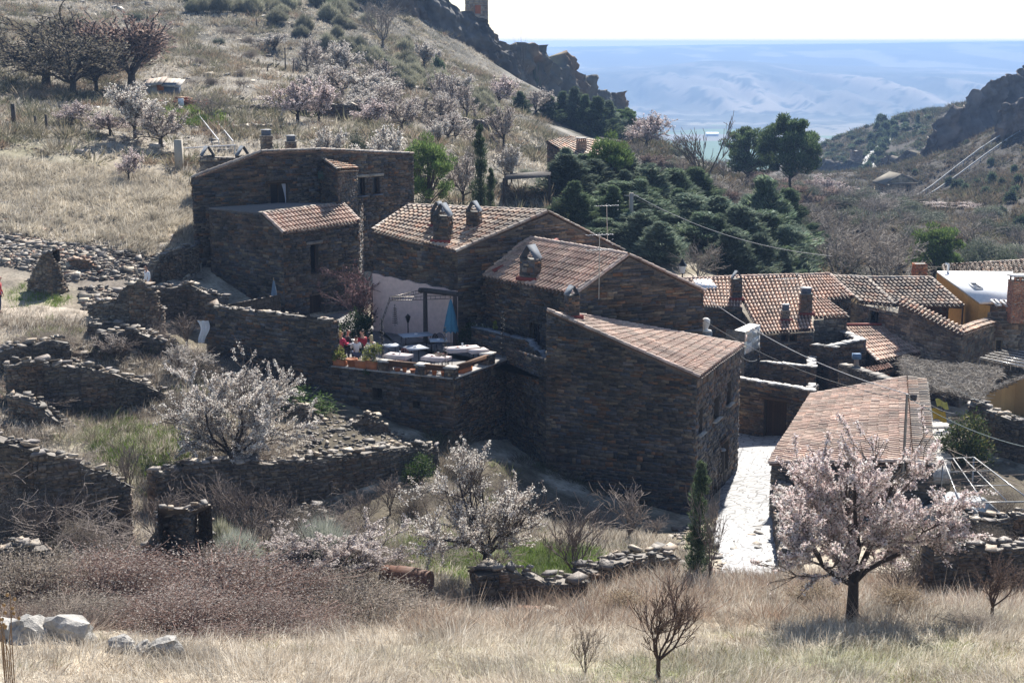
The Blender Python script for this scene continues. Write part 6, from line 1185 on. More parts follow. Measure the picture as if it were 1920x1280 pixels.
DRY = np.array([(.50, .45, .375), (.57, .53, .46), (.41, .355, .285), (.65, .62, .56), (.32, .265, .21), (.48, .425, .36)]); PALE = np.array([(.52, .475, .39), (.46, .405, .32), (.58, .54, .47), (.40, .35, .27)])
blades('dry_grass', 140000, [(-60, 0, 23.5), (2330, 0, 23.5), (2330, 0, 36), (1500, 0, 38), (1000, 0, 38), (600, 0, 34), (300, 0, 31), (-60, 0, 28)], (.10, .40), .011, 1, DRY, lean=.65)
blades('dry_grass', 75000, [(560, 0, 34), (1000, 0, 37), (2330, 0, 36), (2330, 0, 41), (1480, 0, 46), (1280, 0, 44), (900, 0, 41), (600, 0, 40)], (.15, .52), .014, 2, np.vstack([DRY, [(.30, .22, .17), (.34, .26, .22)]]), lean=.4)
blades('meadow_grass', 60000, [(560, 0, 40), (900, 0, 41), (1280, 0, 44), (1340, 0, 50), (1200, 0, 56), (800, 0, 54), (560, 0, 48)], (.12, .35), .016, 3, DRY)
blades('meadow_grass', 60000, [(-60, 0, 46), (560, 0, 48), (560, 0, 60), (460, 0, 70), (300, 0, 70), (-60, 0, 72)], (.12, .4), .018, 4, DRY)
blades('field_grass', 70000, [(-60, 0, 84), (372, 0, 79), (372, 0, 100), (-60, 0, 102)], (.25, .55), .035, 5, PALE, lean=.7)
blades('hill_grass', 230000, [(-60, 0, 104), (1060, 0, 100), (1060, 0, 150), (960, 0, 235), (880, 0, 262), (600, 0, 250), (-60, 0, 235)], (.18, .5), .05, 6, np.vstack([DRY, PALE, PALE]) * 1.0, lean=.6, clump=.45)
blades('slope_grass', 60000, [(1240, 0, 90), (2330, 0, 105), (2330, 0, 320), (1700, 0, 320), (1300, 0, 160)], (.3, .8), .10, 7, np.array([(.13, .10, .065), (.10, .08, .055), (.18, .135, .09), (.085, .08, .05)]), clump=.8)
def tufts(name, n, poly, nb, rad, hr, wd, seed, pal, transl=M_GRASS):
    r = np.random.default_rng(seed); c = scatter_px(n, poly, r); keep = fbm(c[:, 0] / 7 + seed, c[:, 1] / 9, 4) > .42; c = c[keep & off_street(c, 2.2)]; n = len(c); k = np.repeat(np.arange(n), nb); s_ = r.uniform(.5, 1.6, n)[k]
    o = r.normal(0, 1, (len(k), 2)) * rad * s_[:, None]; p = c[k] + o * .5; z = ground_z(p[:, 0], p[:, 1]); h = r.uniform(*hr, len(k)) * s_
    d = np.stack([o[:, 0] * .9 / rad, o[:, 1] * .9 / rad, np.full(len(k), 1.2)], 1) + r.normal(0, .4, (len(k), 3)); col = pick(pal, n, r, .25)[k] * r.uniform(.7, 1.3, (len(k), 1))
    mb = MB(); mb.cards(np.stack([p[:, 0], p[:, 1], z - .03], 1), d, h, wd * r.uniform(.6, 1.5, len(k)), col, r, based=True); return tag(mb.build(name, transl), kind='stuff')
SCR = np.array([(.20, .18, .12), (.16, .155, .10), (.26, .22, .16), (.13, .13, .085), (.24, .18, .13), (.30, .27, .21)])
tufts('hillside_scrub', 3600, [(-60, 0, 104), (380, 0, 100), (1060, 0, 100), (1060, 0, 150), (970, 0, 250), (860, 0, 265), (600, 0, 250), (-60, 0, 240)], 70, .55, (.4, 1.1), .05, 11, SCR)
tufts('gorge_scrub', 2600, [(1020, 0, 98), (2330, 0, 112), (2330, 0, 330), (1640, 0, 330), (1150, 0, 230)], 60, .7, (.4, 1.2), .07, 12, np.array([(.12, .105, .07), (.09, .085, .055), (.16, .125, .085), (.10, .10, .06), (.19, .15, .10)]))
tufts('ruin_weeds', 1500, [(-60, 0, 42), (560, 0, 42), (800, 0, 47), (1230, 0, 48), (1230, 0, 58), (900, 0, 62), (450, 0, 68), (-60, 0, 70)], 60, .28, (.2, .6), .014, 13, np.array([(.24, .20, .16), (.18, .155, .125), (.30, .26, .21), (.14, .12, .095), (.16, .19, .08)]))
tufts('bank_weeds', 420, [(500, 0, 33), (2330, 0, 33), (2330, 0, 42), (1400, 0, 46), (700, 0, 41)], 60, .2, (.3, .9), .011, 14, np.array([(.34, .26, .20), (.28, .20, .15), (.42, .34, .27), (.24, .18, .14)]))
tufts('bank_weeds', 260, [(-60, 0, 24), (2330, 0, 24), (2330, 0, 34), (-60, 0, 30)], 45, .16, (.12, .4), .009, 15, np.array([(.30, .23, .17), (.36, .29, .22), (.22, .22, .10), (.18, .19, .08)]))
tufts('bramble_litter', 900, [(-60, 0, 30), (380, 0, 31), (700, 0, 36), (760, 0, 41), (560, 0, 44), (-60, 0, 44)], 70, .25, (.15, .5), .012, 16, np.array([(.20, .14, .12), (.26, .20, .17), (.15, .11, .09), (.32, .27, .23)]))
def stones(name, n, poly, size, pal, seed, flat=.35):
    r = np.random.default_rng(seed); p = scatter_px(n, poly, r); mb = MB(); s = r.uniform(*size, len(p)) * (1 + 1.2 * (r.random(len(p)) < .12)); rubble(mb, np.stack([p[:, 0], p[:, 1], ground_z(p[:, 0], p[:, 1]) + s * .08], 1), s, pal, r, flat); return tag(mb.build(name, M_STONE), kind='stuff')
RB = np.vstack([LT, LT, RU, [(.28, .17, .12), (.26, .14, .09)]])
stones('rubble', 11000, [(-60, 0, 79), (120, 0, 76.5), (372, 0, 78.5), (372, 0, 84), (160, 0, 85), (60, 0, 90), (-60, 0, 92)], (.06, .2), RB, 1)
stones('rubble', 3000, [(-60, 0, 56), (60, 0, 56), (170, 0, 60), (330, 0, 62), (330, 0, 68), (180, 0, 68), (-60, 0, 64)], (.06, .2), RB * .85, 2)
stones('rubble', 500, [(140, 0, 72), (300, 0, 71), (330, 0, 76), (140, 0, 76)], (.08, .25), RB, 3)
stones('rubble', 900, [(420, 0, 54), (740, 0, 57), (800, 0, 61), (640, 0, 62), (440, 0, 58)], (.05, .16), RU * 1.1, 4)
stones('rubble', 420, [(1230, 0, 44), (1400, 0, 44), (1405, 0, 52), (1300, 0, 58), (1240, 0, 50)], (.06, .2), RB * .9, 5)
stones('rubble', 300, [(930, 0, 38.5), (1120, 0, 39), (1120, 0, 41), (930, 0, 40.5)], (.08, .26), RB, 6)
stones('rubble', 260, [(60, 0, 37), (380, 0, 38), (380, 0, 43), (60, 0, 43)], (.06, .2), RU * 1.2, 7)
stones('hillside_stones', 2200, [(-60, 0, 104), (1060, 0, 100), (1060, 0, 150), (960, 0, 230), (-60, 0, 235)], (.12, .45), LT * 1.2, 21)
tufts('foot_weeds', 700, [(800, 0, 55), (1250, 0, 52), (1260, 0, 60), (1000, 0, 63), (800, 0, 63)], 50, .3, (.2, .7), .016, 17, np.array([(.17, .145, .115), (.13, .11, .09), (.22, .19, .15), (.11, .12, .06)]))
tufts('yard_weeds', 900, [(1700, 0, 50), (2330, 0, 44), (2330, 0, 100), (2020, 0, 100), (1950, 0, 75), (1760, 0, 58)], 55, .35, (.2, .7), .018, 18, np.array([(.20, .17, .12), (.15, .13, .09), (.26, .22, .16), (.13, .14, .07)]))
tufts('knoll_scrub', 1500, [(1500, 0, 330), (1760, 0, 330), (1860, 0, 480), (1740, 0, 540), (1540, 0, 520)], 40, 1.3, (.5, 1.8), .16, 19, np.array([(.10, .095, .06), (.08, .085, .05), (.14, .115, .075), (.07, .085, .05)]))
tufts('gorge_scrub', 1600, [(1180, 0, 150), (1500, 0, 190), (1800, 0, 200), (1990, 0, 230), (1990, 0, 350), (1480, 0, 330), (1180, 0, 240)], 45, .9, (.4, 1.3), .10, 22, np.array([(.10, .085, .06), (.08, .075, .048), (.14, .11, .075), (.09, .095, .055)]))
GR = np.array([(.12, .19, .035), (.16, .23, .05), (.10, .15, .03), (.20, .25, .08)])
for i_, (n_, pl_) in enumerate([(9000, [(150, 0, 54), (335, 0, 53.5), (345, 0, 58), (200, 0, 61), (150, 0, 58)]), (9000, [(960, 0, 44.8), (1130, 0, 44.8), (1140, 0, 49), (950, 0, 49)]), (6000, [(700, 0, 44), (900, 0, 43.5), (900, 0, 48.5), (720, 0, 49)]), (1300, [(5, 0, 70.8), (90, 0, 71.6), (140, 0, 73), (90, 0, 75.5), (40, 0, 76), (0, 0, 74)]), (2500, [(320, 0, 117), (440, 0, 117), (440, 0, 127), (320, 0, 127)])]): blades('green_grass', n_, pl_, (.12, .34) if i_ < 4 else (.3, .6), .02 if i_ < 4 else .07, 30 + i_, GR, greenk=0)
# ------------------------------------------------------------------ people
def plain(name, col, rough=.8, spec=.3):
    m = bpy.data.materials.new(name); m.use_nodes = True; nt = m.node_tree; b = nt.nodes['Principled BSDF']; n = nt.nodes.new('ShaderNodeTexNoise'); n.inputs['Scale'].default_value = 14
    mr = nt.nodes.new('ShaderNodeMapRange'); mr.inputs[3].default_value = .8; mr.inputs[4].default_value = 1.2; nt.links.new(n.outputs[0], mr.inputs[0]); v = nt.nodes.new('ShaderNodeVectorMath'); v.operation = 'SCALE'; v.inputs[0].default_value = col
    nt.links.new(mr.outputs[0], v.inputs['Scale']); nt.links.new(v.outputs[0], b.inputs['Base Color']); b.inputs['Roughness'].default_value = rough; b.inputs['Specular IOR Level'].default_value = spec; return m
M_FLESH = plain('flesh', (.50, .29, .21), .55)
def skin(name, V, E, Rr, mat, parent, root=0, sub=1):
    me = bpy.data.meshes.new(name); me.from_pydata([tuple(v) for v in V], E, []); me.materials.append(mat); o = link(name, me, parent); s = o.modifiers.new('Skin', 'SKIN'); s.use_smooth_shade = True
    for i, r in enumerate(Rr): me.skin_vertices[0].data[i].radius = (r, r)
    me.skin_vertices[0].data[root].use_root = True; b = o.modifiers.new('Subsurf', 'SUBSURF'); b.levels = sub; b.render_levels = sub; return o
def person(label, loc, rz, sit, shirt, legs, hair, long_hair=False, s=1.0, lean=.06, turn=0.):
    t = thing('person', label, 'person', loc, rz=rz); t.scale = (s, s, s); pz = .5 if sit else .95; L = lean
    V = [(0, 0, pz), (0, L * .5, pz + .22), (0, L, pz + .42), (0, L + .01, pz + .56), (0, L + .03, pz + .64), (0, L + .045, pz + .73), (0, L + .035, pz + .82)]; Rr = [.13, .125, .14, .06, .055, .085, .07]; E = [(0, 1), (1, 2), (2, 3), (3, 4), (4, 5), (5, 6)]
    arm, leg = [], []
    for sx in (-1, 1):
        i = len(V)
        if sit: pts = [(.17, L, pz + .48), (.24, L + .10, pz + .25), (.15, L + .34, pz + .27), (.13, L + .41, pz + .27)]
        else: pts = [(.17, L, pz + .48), (.23, L - .02, pz + .2), (.22, L + .10, pz - .03), (.21, L + .13, pz - .10)]
        V += [(sx * a, b, c) for a, b, c in pts]; Rr += [.06, .045, .032, .03]; E += [(2, i), (i, i + 1), (i + 1, i + 2), (i + 2, i + 3)]; arm.append(i)
        for k, (fx, ln) in enumerate(((-.028, .075), (-.01, .085), (.008, .08), (.025, .065))):
            j = len(V); b = np.array(V[i + 3]); dr = np.array([0, .8, -.3]) if sit else np.array([0, .15, -1.]); V += [tuple(b + np.array([fx, 0, 0]) + dr * .03), tuple(b + np.array([fx * 1.1, 0, 0]) + dr * ln * .8), tuple(b + np.array([fx * 1.1, 0, -.02 if sit else 0]) + dr * ln * 1.2)]; Rr += [.010, .009, .008]; E += [(i + 3, j), (j, j + 1), (j + 1, j + 2)]
        j = len(V); b = np.array(V[i + 3]); V += [tuple(b + np.array([-sx * .035, .01, 0])), tuple(b + np.array([-sx * .05, .045, -.01]))]; Rr += [.011, .009]; E += [(i + 3, j), (j, j + 1)]
    for sx in (-1, 1):
        i = len(V)
        pts = [(.1, .02, pz - .02), (.11, .42, pz - .01), (.11, .43, .10), (.11, .55, .04)] if sit else [(.1, 0, pz - .05), (.1, .02, .50), (.1, -.01, .09), (.11, .12, .04)]
        V += [(sx * a, b, c) for a, b, c in pts]; Rr += [.085, .06, .04, .04]; E += [(0, i), (i, i + 1), (i + 1, i + 2), (i + 2, i + 3)]; leg.append(i)
    b = skin('body', V, E, Rr, M_FLESH, t)
    q = lambda ids, add: ([V[i] for i in ids], [Rr[i] + add for i in ids])
    ids = [0, 1, 2, arm[0], arm[0] + 1, arm[0] + 2, arm[1], arm[1] + 1, arm[1] + 2]; v, r = q(ids, .022); skin('shirt', v, [(0, 1), (1, 2), (2, 3), (3, 4), (4, 5), (2, 6), (6, 7), (7, 8)], r, plain('shirt_cloth', shirt), b)
    ids = [0, leg[0], leg[0] + 1, leg[0] + 2, leg[1], leg[1] + 1, leg[1] + 2]; v, r = q(ids, .02); v[0] = (0, 0, pz + .03); skin('trousers', v, [(0, 1), (1, 2), (2, 3), (0, 4), (4, 5), (5, 6)], r, plain('trouser_cloth', legs), b)
    hm = plain('hair', hair, .6); hc = np.array([0, L + .02, pz + .80]); hv = [tuple(hc + [0, .015, .035]), tuple(hc + [0, -.035, .02]), tuple(hc + [0, -.055, -.05])]; hr = [.085, .092, .07]
    if long_hair: hv += [tuple(hc + [0, -.07, -.15]), tuple(hc + [0, -.075, -.25])]; hr += [.085, .06]
    skin('hair', hv, [(i, i + 1) for i in range(len(hv) - 1)], hr, hm, b)
    f = MB(); fc = np.array([0, L + .045, pz + .745]); f.box(fc + [0, .095, -.02], (.022, .03, .04), (.50, .29, .21)); f.box(fc + [0, .085, -.06], (.05, .012, .012), (.32, .10, .09))
    for sx in (-1, 1): f.box(fc + [sx * .033, .082, .01], (.024, .012, .012), (.03, .02, .02)); f.box(fc + [sx * .092, 0, -.01], (.02, .03, .05), (.48, .28, .2))
    f.build('face', M_SKIN, b); return t
ZT_ = ZT
pt = lambda px, py, z=ZT: PZ(px, py, z)
def at_floor(px, py_head, zh):  # a spot on the terrace whose point zh above the floor is seen at (px, py)
    p = PZ(px, py_head, ZT + zh); p[2] = ZT; return p
tb = at_floor(659, 641, .74)
def face(p, q): return math.atan2(-(q[0] - p[0]), q[1] - p[1])
for lab, px, py, sh, lg, hr, lh, s in (('blonde woman in a pink top sitting at the sunny table', 637, 624, (.62, .06, .13), (.08, .08, .1), (.62, .44, .2), True, 1), ('dark-haired man in a dark jacket at the far side of the sunny table', 649, 620, (.03, .03, .035), (.05, .05, .06), (.04, .03, .025), False, 1), ('dark-haired child in a white top with back turned, at the sunny table', 668, 633, (.70, .72, .76), (.1, .12, .2), (.035, .025, .02), False, .92), ('man in a dark red jumper leaning to the sunny table', 681, 622, (.30, .025, .04), (.06, .06, .08), (.06, .045, .035), False, 1.05), ('fair-haired person in pale clothes half hidden by the potted shrub', 697, 632, (.6, .58, .52), (.2, .2, .2), (.55, .45, .25), True, 1)):
    p = at_floor(px, py, 1.28 * s); person(lab, p, face(p, tb), True, sh, lg, hr, lh, s)
p = P(277, 500, 74.6); person('person in a white top climbing the rubble slope left of the tall house', (p[0], p[1], p[2] - 1.7), 2.2, False, (.80, .82, .86), (.25, .2, .15), (.05, .035, .03))
p = P(-2, 565, 70); person('person in red and dark trousers walking on the dirt path at the left edge', (p[0], p[1], gz(p[0], p[1])), -1.4, False, (.45, .05, .06), (.03, .04, .1), (.05, .04, .03))
# ------------------------------------------------------------------ terrace furniture
IRON = (.03, .03, .035)
def table(label, p, w, d, top, rz=.0, cloth=None, round_=False, group=None):
    t = thing('table', label, 'table', p, group, rz); m = MB()
    if round_: m.lathe((0, 0, 0), [(0, .72), (w / 2, .72), (w / 2, .75), (0, .75)], top, 20)
    else: m.box((0, 0, .735), (w, d, .03), top)
    m.build('tabletop', M_PLAIN, t)
    for sx in (-1, 1):
        for sy in (-1, 1): g = MB(); g.tube([[sx * w * .42 * (.7 if round_ else 1), sy * d * .42 * (.7 if round_ else 1), 0], [sx * w * .4 * (.7 if round_ else 1), sy * d * .4 * (.7 if round_ else 1), .72]], .018, IRON, 5); g.build('leg', M_METAL, t)
    if cloth is not None:
        c = MB(); c.box((0, 0, .757), (w + .04, d + .04, .008), cloth); h = .13
        for (x0, y0, x1, y1) in ((-1, -1, 1, -1), (1, -1, 1, 1), (1, 1, -1, 1), (-1, 1, -1, -1)):
            n = 14
            for k in range(n):
                f = lambda q: ((x0 + (x1 - x0) * q) * (w / 2 + .025), (y0 + (y1 - y0) * q) * (d / 2 + .025)); a, b = f(k / n), f((k + 1) / n); oa, ob = 1 + .03 * math.sin(k * 2.1), 1 + .03 * math.sin((k + 1) * 2.1); c.add([[*a, .757], [*b, .757], [b[0] * ob, b[1] * ob, .757 - h], [a[0] * oa, a[1] * oa, .757 - h]], [[0, 1, 2, 3]], cloth)
        o = tag(c.build('tablecloth', M_CLOTH), label.replace('table', 'tablecloth', 1) if False else None); o.parent = None; o.location = p; o.rotation_euler = (0, 0, rz); return t, o
    return t
def chair(label, p, rz, col=IRON, group=None, wick=False):
    t = thing('chair', label, 'chair', p, group, rz); m = MB(); m.lathe((0, 0, 0), [(0, .43), (.21, .43), (.22, .45), (.2, .465), (0, .465)], col, 14); m.build('seat', M_PLAIN, t); b = MB(); a = np.linspace(-.15, np.pi + .15, 13); arc = np.stack([.23 * np.cos(a), np.full(13, -.21), .52 + .40 * np.sin(a)], 1); b.tube(np.vstack([[.2, -.17, .44], arc, [-.2, -.17, .44]]), .016, col, 5)
    for x in np.linspace(-.16, .16, 9 if wick else 5): b.tube([[x, -.19, .45], [x, -.215, .52 + .40 * math.sqrt(max(0, 1 - (x / .23) ** 2))]], .014 if wick else .008, col, 4)
    b.build('backrest', M_PLAIN, t)
    for sx in (-1, 1):
        for sy in (-1, 1): g = MB(); g.tube([[sx * .19, sy * .19, 0], [sx * .16, sy * .16, .44]], .014, col, 5); g.build('leg', M_PLAIN, t)
    return t
GT = (.38, .42, .48)
def glass_on(p, label, z=.75):
    t = thing('ashtray', label, 'ashtray', (p[0], p[1], p[2] + z)); m = MB(); m.lathe((0, 0, 0), [(0, .005), (.07, .005), (.085, .05), (.07, .05), (.06, .015), (0, .015)], (.8, .8, .8), 12); m.build('bowl', M_PLAIN, t); return t
table('round white iron table in the sun with people around it', tb, 1.25, 1.25, (.78, .78, .78), 0, round_=True)
pa = at_floor(780, 627, .75); table('wide grey table in the shade by the wooden post', pa, 1.5, .95, GT, .35); glass_on(pa, 'small white ashtray on the wide shaded table')
pb = at_floor(778, 651, .75); table('square grey table in the shade in the middle of the terrace', pb, .95, .95, GT, .55); glass_on(pb, 'small white ashtray on the square middle table')
pc = at_floor(822, 637, .75); table('grey table in front of the folded blue parasol', pc, .8, .8, GT, .1); glass_on(pc, 'small white ashtray on the table before the parasol')
table('small grey table half hidden behind the potted shrub', at_floor(735, 647, .75), .7, .7, GT, .5)
def clothed(lab, cl, p, w, d, rz):
    t, o = table(lab, p, w, d, (.5, .5, .5), rz, cloth=(.56, .50, .50)); tag(o, cl, 'tablecloth')
clothed('long table at the sunny right end of the terrace', 'white cloth on the long table at the right end', at_floor(868, 652, .75), 1.5, .8, .35)
clothed('table against the parapet left of the middle pillar', 'white cloth on the parapet table, left of the middle pillar', at_floor(746, 665, .75), 1.1, .7, -.42)
clothed('table against the parapet right of the middle pillar', 'white cloth on the parapet table, right of the middle pillar', at_floor(818, 669, .75), 1.1, .7, -.42)
clothed('small table next to the right end planter', 'white cloth on the small table by the right planter', at_floor(896, 655, .75), .8, .6, .4)
for lab, px, py in (('white plate on the long table at the right end', 858, 651), ('white plate at the far side of the long right-end table', 876, 648), ('white plate on the left parapet table', 738, 663), ('white plate on the right parapet table', 810, 667)):
    q = at_floor(px, py, .775); t = thing('plate', lab, 'plate', (q[0], q[1], q[2] + .762)); m = MB(); m.lathe((0, 0, 0), [(0, .004), (.08, .004), (.13, .022), (.12, .026), (.075, .01), (0, .01)], (.75, .74, .72), 16); m.build('dish', M_PLAIN, t); m = MB(); m.box((.0, .01, .022), (.11, .07, .02), (.42, .10, .08)); m.build('napkin', M_CLOTH, t)
for lab, px, py in (('glass on the long right-end table', 867, 647), ('glass on the left parapet table', 750, 662), ('glass on the right parapet table', 822, 664)):
    q = at_floor(px, py, .8); t = thing('drinking_glass', lab, 'glass', (q[0], q[1], q[2] + .762)); m = MB(); m.lathe((0, 0, 0), [(0, .004), (.03, .004), (.042, .14), (.038, .14), (.028, .012), (0, .012)], (.6, .65, .68), 10); m.build('bowl', M_PLAIN, t)
chair('red-brown round-backed chair at the parapet table', at_floor(754, 655, .9), math.pi - .4, (.16, .05, .035)); chair('dark round-backed chair at the right parapet table', at_floor(818, 656, .9), math.pi - .4, (.05, .055, .07)); chair('dark wicker chair tilted at the wide shaded table', at_floor(809, 625, .9), .9, (.025, .022, .02), wick=True); chair('blue-grey chair behind the table before the parasol', at_floor(823, 627, .88), 3.0, (.07, .085, .12), wick=True)
chair('thin dark chair at the square middle table', at_floor(760, 644, .88), -1.2, (.06, .07, .09)); chair('dark green chair under the child in white', at_floor(671, 646, .78), face(at_floor(671, 646, .78), tb), (.03, .06, .055), wick=True); chair('white iron chair beside the potted shrub', at_floor(690, 640, .85), .9, (.6, .6, .6)); chair('dark chair under the blonde woman', at_floor(636, 636, .8), face(at_floor(636, 636, .8), tb), IRON)
def pot(label, p, r, h, col=(.42, .16, .075), box=None, rz=0):
    t = thing('flower_pot', label, 'pot', p, 'terracotta pots along the terrace edge', rz); m = MB()
    if box: m.box((0, 0, h / 2), (box, r * 2, h), col); m.box((0, 0, h - .02), (box + .04, r * 2 + .04, .05), np.array(col) * 1.1); m.box((0, 0, h + .008), (box - .06, r * 2 - .06, .01), (.08, .05, .03))
    else: m.lathe((0, 0, 0), [(0, 0), (r * .7, 0), (r * .95, h * .82), (r * 1.08, h * .82), (r * 1.1, h), (r * .95, h), (r * .9, h * .9), (0, h * .88)], col, 16)
    m.build('planter', M_PLAIN, t); return t
A, B = t1, t2
zl = z1 - .35
def ledge(s, o=-.2, A=t1, B=t2): return on_wall(A, B, s, zl, o)
L12 = np.hypot(*(t2 - t1)[:2]); L23 = np.hypot(*(t3 - t2)[:2]); ra = math.atan2((t2 - t1)[1], (t2 - t1)[0]); rb_ = math.atan2((t3 - t2)[1], (t3 - t2)[0])
for lab, s, r, h, bx in (('trough-shaped clay pot at the left end of the parapet', .3, .16, .28, .6), ('widest round clay pot on the parapet', .92, .24, .36, None), ('bright oval clay planter on the parapet', 1.45, .2, .3, .55), ('square clay planter under the yellow-green shrub', 1.98, .2, .36, .55)): pot(lab, ledge(s), r, h, box=bx, rz=ra)
for lab, s, r, h, bx in (('clay pot under the left wooden rail', 3.55, .11, .24, None), ('squat clay pot under the left wooden rail by the middle pillar', 3.95, .13, .16, None), ('flat clay dish under the left wooden rail', 3.2, .15, .12, None), ('clay pot under the right wooden rail', 5.0, .12, .24, None), ('small clay pot at the wall corner', 5.42, .1, .2, None)): pot(lab, ledge(s), r, h, box=bx, rz=ra)
for lab, s, r, h, bx in (('clay trough on the return of the parapet', 1.3, .13, .26, .8), ('clay pot at the start of the parapet return', .55, .12, .22, None)): pot(lab, ledge(s, -.2, t2, t3), r, h, box=bx, rz=rb_)
for lab, A_, B_, s0, s1 in (('dark wooden rail between the first two parapet pillars', t1, t2, 2.85, 4.2), ('dark wooden rail between the middle pillar and the corner', t1, t2, 4.65, 5.6), ('dark wooden rail on the return of the parapet', t2, t3, .4, 2.9)):
    q = on_wall(A_, B_, s0, z1 - .02, .0); t = thing('wooden_rail', lab, 'rail', q); m = MB(); m.bar(on_wall(A_, B_, s0, z1 - .0, .0), on_wall(A_, B_, s1, z1 + .0, .0), .06, (.10, .055, .035), .2); m.build('plank', M_WOOD, t); m = MB(); m.bar(on_wall(A_, B_, s0, z1 + .13, .0), on_wall(A_, B_, s1, z1 + .13, .0), .16, (.14, .08, .05), .03); m.build('top_board', M_WOOD, t); adopt(t)
PLS = {}
def potplant(label, p, H, W, pal, seed, n=700, size=.09):
    o = bush('potted_plant', seed, H, W, np.array(pal), n, size, clumps=16, twigs=14, twigr=.008); o.location = p; PROTO.remove(o); [o.pop(k, None) if hasattr(o, 'pop') else None for k in ()]; 
    for k in ('_H', '_W', '_used'): del o[k]
    return tag(o, label, 'plant')
YG = [(.22, .26, .05), (.30, .32, .08), (.12, .17, .04), (.40, .36, .16)]; DG = [(.03, .06, .02), (.05, .085, .03), (.04, .07, .025)]; VG = [(.30, .34, .26), (.10, .14, .07), (.45, .47, .40), (.07, .1, .05)]
potplant('yellow-green shrub filling the square planter beside the spiral', ledge(2.0) + [0, 0, .34], 1.05, .9, YG + [(.5, .5, .45)], 201, 1400); potplant('leafy shoots in the trough at the left end of the parapet', ledge(.35) + [0, 0, .25], .75, .7, YG, 202); potplant('yellow primula tuft in the oval planter', ledge(1.62) + [0, 0, .28], .35, .4, [(.55, .5, .15), (.2, .25, .06), (.6, .58, .4)], 203, 400, .06)
potplant('variegated pale shrub at the right end of the terrace', at_floor(905, 640, .2), 1.3, 1.1, VG, 204, 1500); potplant('dark green plants by the low yard wall', at_floor(878, 640, .1), 1.1, 1.2, DG, 205, 1200); potplant('dark climbing shrub at the foot of the plum tree', at_floor(662, 606, .7), 1.7, 2.2, DG, 206, 2600, .12); potplant('rounded green bush behind the blonde woman', at_floor(626, 628, .3), 1.1, .8, [(.08, .13, .02), (.12, .17, .04)], 207, 900); potplant('low dark plant by the wall lantern', at_floor(778, 610, .2), .6, .7, DG, 208, 500); potplant('small trailing plant hanging from the parapet ledge', ledge(1.75, .05) - [0, 0, .25], .35, .4, DG, 209, 300, .06); potplant('flowering tuft on the cloth of the right parapet table', at_floor(826, 667, .75) + [0, 0, .76], .22, .5, [(.5, .5, .45), (.2, .25, .15), (.55, .3, .3)], 210, 300, .05)
gc_ = cone('dwarf_conifer', 211, 1.25, .55, np.array([(.24, .28, .05), (.30, .33, .08), (.16, .2, .04)]), 2200, .09, .6, clumps=60, wood_r=.03, base=.02); PROTO.remove(gc_)
for k in ('_H', '_W', '_used'): del gc_[k]
gc_.location = at_floor(928, 622, .75); tag(gc_, 'golden dwarf conifer at the right end of the terrace', 'plant')
def parasol(label, p, H, col, r=.2):
    t = thing('folded_parasol', label, 'parasol', p); m = MB(); m.tube([[0, 0, 0], [0, 0, H + .1]], .022, (.3, .22, .14), 6); m.build('pole', M_WOOD, t); c = MB(); a = np.linspace(0, 2 * np.pi, 25)[:-1]
    rows = []
    for z, k in ((H * .38, 1.), (H * .42, 1.05), (H * .7, .62), (H * .92, .25), (H, .06)): rr = r * k * (1 + .28 * np.cos(a * 8)); rows.append(np.stack([rr * np.cos(a), rr * np.sin(a), np.full(24, z) - .05 * (k > .9) * np.cos(a * 8)], 1))
    V = np.concatenate(rows); i = np.arange(4)[:, None] * 24; j = np.arange(24)[None]; j2 = (j + 1) % 24; c.add(V, np.stack([i + j, i + j2, i + 24 + j2, i + 24 + j], -1).reshape(-1, 4), col); c.build('canopy', M_CLOTH, t); b = MB(); b.lathe((0, 0, 0), [(0, 0), (.22, 0), (.22, .06), (0, .08)], (.2, .2, .2), 12); b.build('base', M_PLAIN, t); return t
parasol('large folded blue parasol leaning by the wooden post', at_floor(845, 558, 2.55), 2.5, (.06, .20, .32), .27); q = P(513, 524, 73.5); parasol('folded grey-blue parasol standing behind the tall left stretch of wall', (q[0], q[1], ZT), q[2] - ZT, (.16, .23, .32), .2)
# log lintel on posts with an iron arch
pq0, pq1 = P(797, 545, 70.6), P(853, 551, 69.2); t = thing('log_pergola', 'dark log beam on two rough posts before the pink plaster wall', 'pergola', (*pq0[:2], ZT)); m = MB(); d_ = (pq1 - pq0); m.tube([pq0 - d_ * .18, pq0 + [0, 0, .02], pq1, pq1 + d_ * .08], [.12, .13, .12, .11], (.05, .045, .045), 9, True); m.build('beam', M_WOOD, t)
for q in (pq0, pq1): m = MB(); m.tube([[*q[:2], ZT], [*q[:2], q[2] - .1]], [.12, .10], (.06, .05, .05), 9); m.build('post', M_WOOD, t)
adopt(t)
def truss(m, pts, w=.16, col=(.10, .09, .08)):
    P_ = np.array(pts); m.tube(P_, .016, col, 5); m.tube(P_ - [0, 0, w], .016, col, 5)
    for a, b in zip(P_[:-1], P_[1:]):
        n = max(2, int(np.linalg.norm(b - a) / .22))
        for k in range(n): q = a + (b - a) * k / n; m.bar(q, q - [0, 0, w], .018, col)
e0, e1 = P(731, 557, 67.2), P(716, 600, 66.9); t = thing('iron_arch', 'thin iron trellis arch reaching from the log beam down to the spiral', 'trellis', (*e1[:2], ZT)); m = MB(); truss(m, [e1, e0, P(762, 550, 69), pq0 + [0, 0, .1]]); m.build('front_truss', M_METAL, t); m = MB(); truss(m, [e0, P(780, 556, 69.3), pq1 + [0, 0, -.05]]); m.build('rear_truss', M_METAL, t); m = MB(); m.bar([*e1[:2], ZT], e1, .05, IRON); m.build('upright', M_METAL, t); adopt(t)
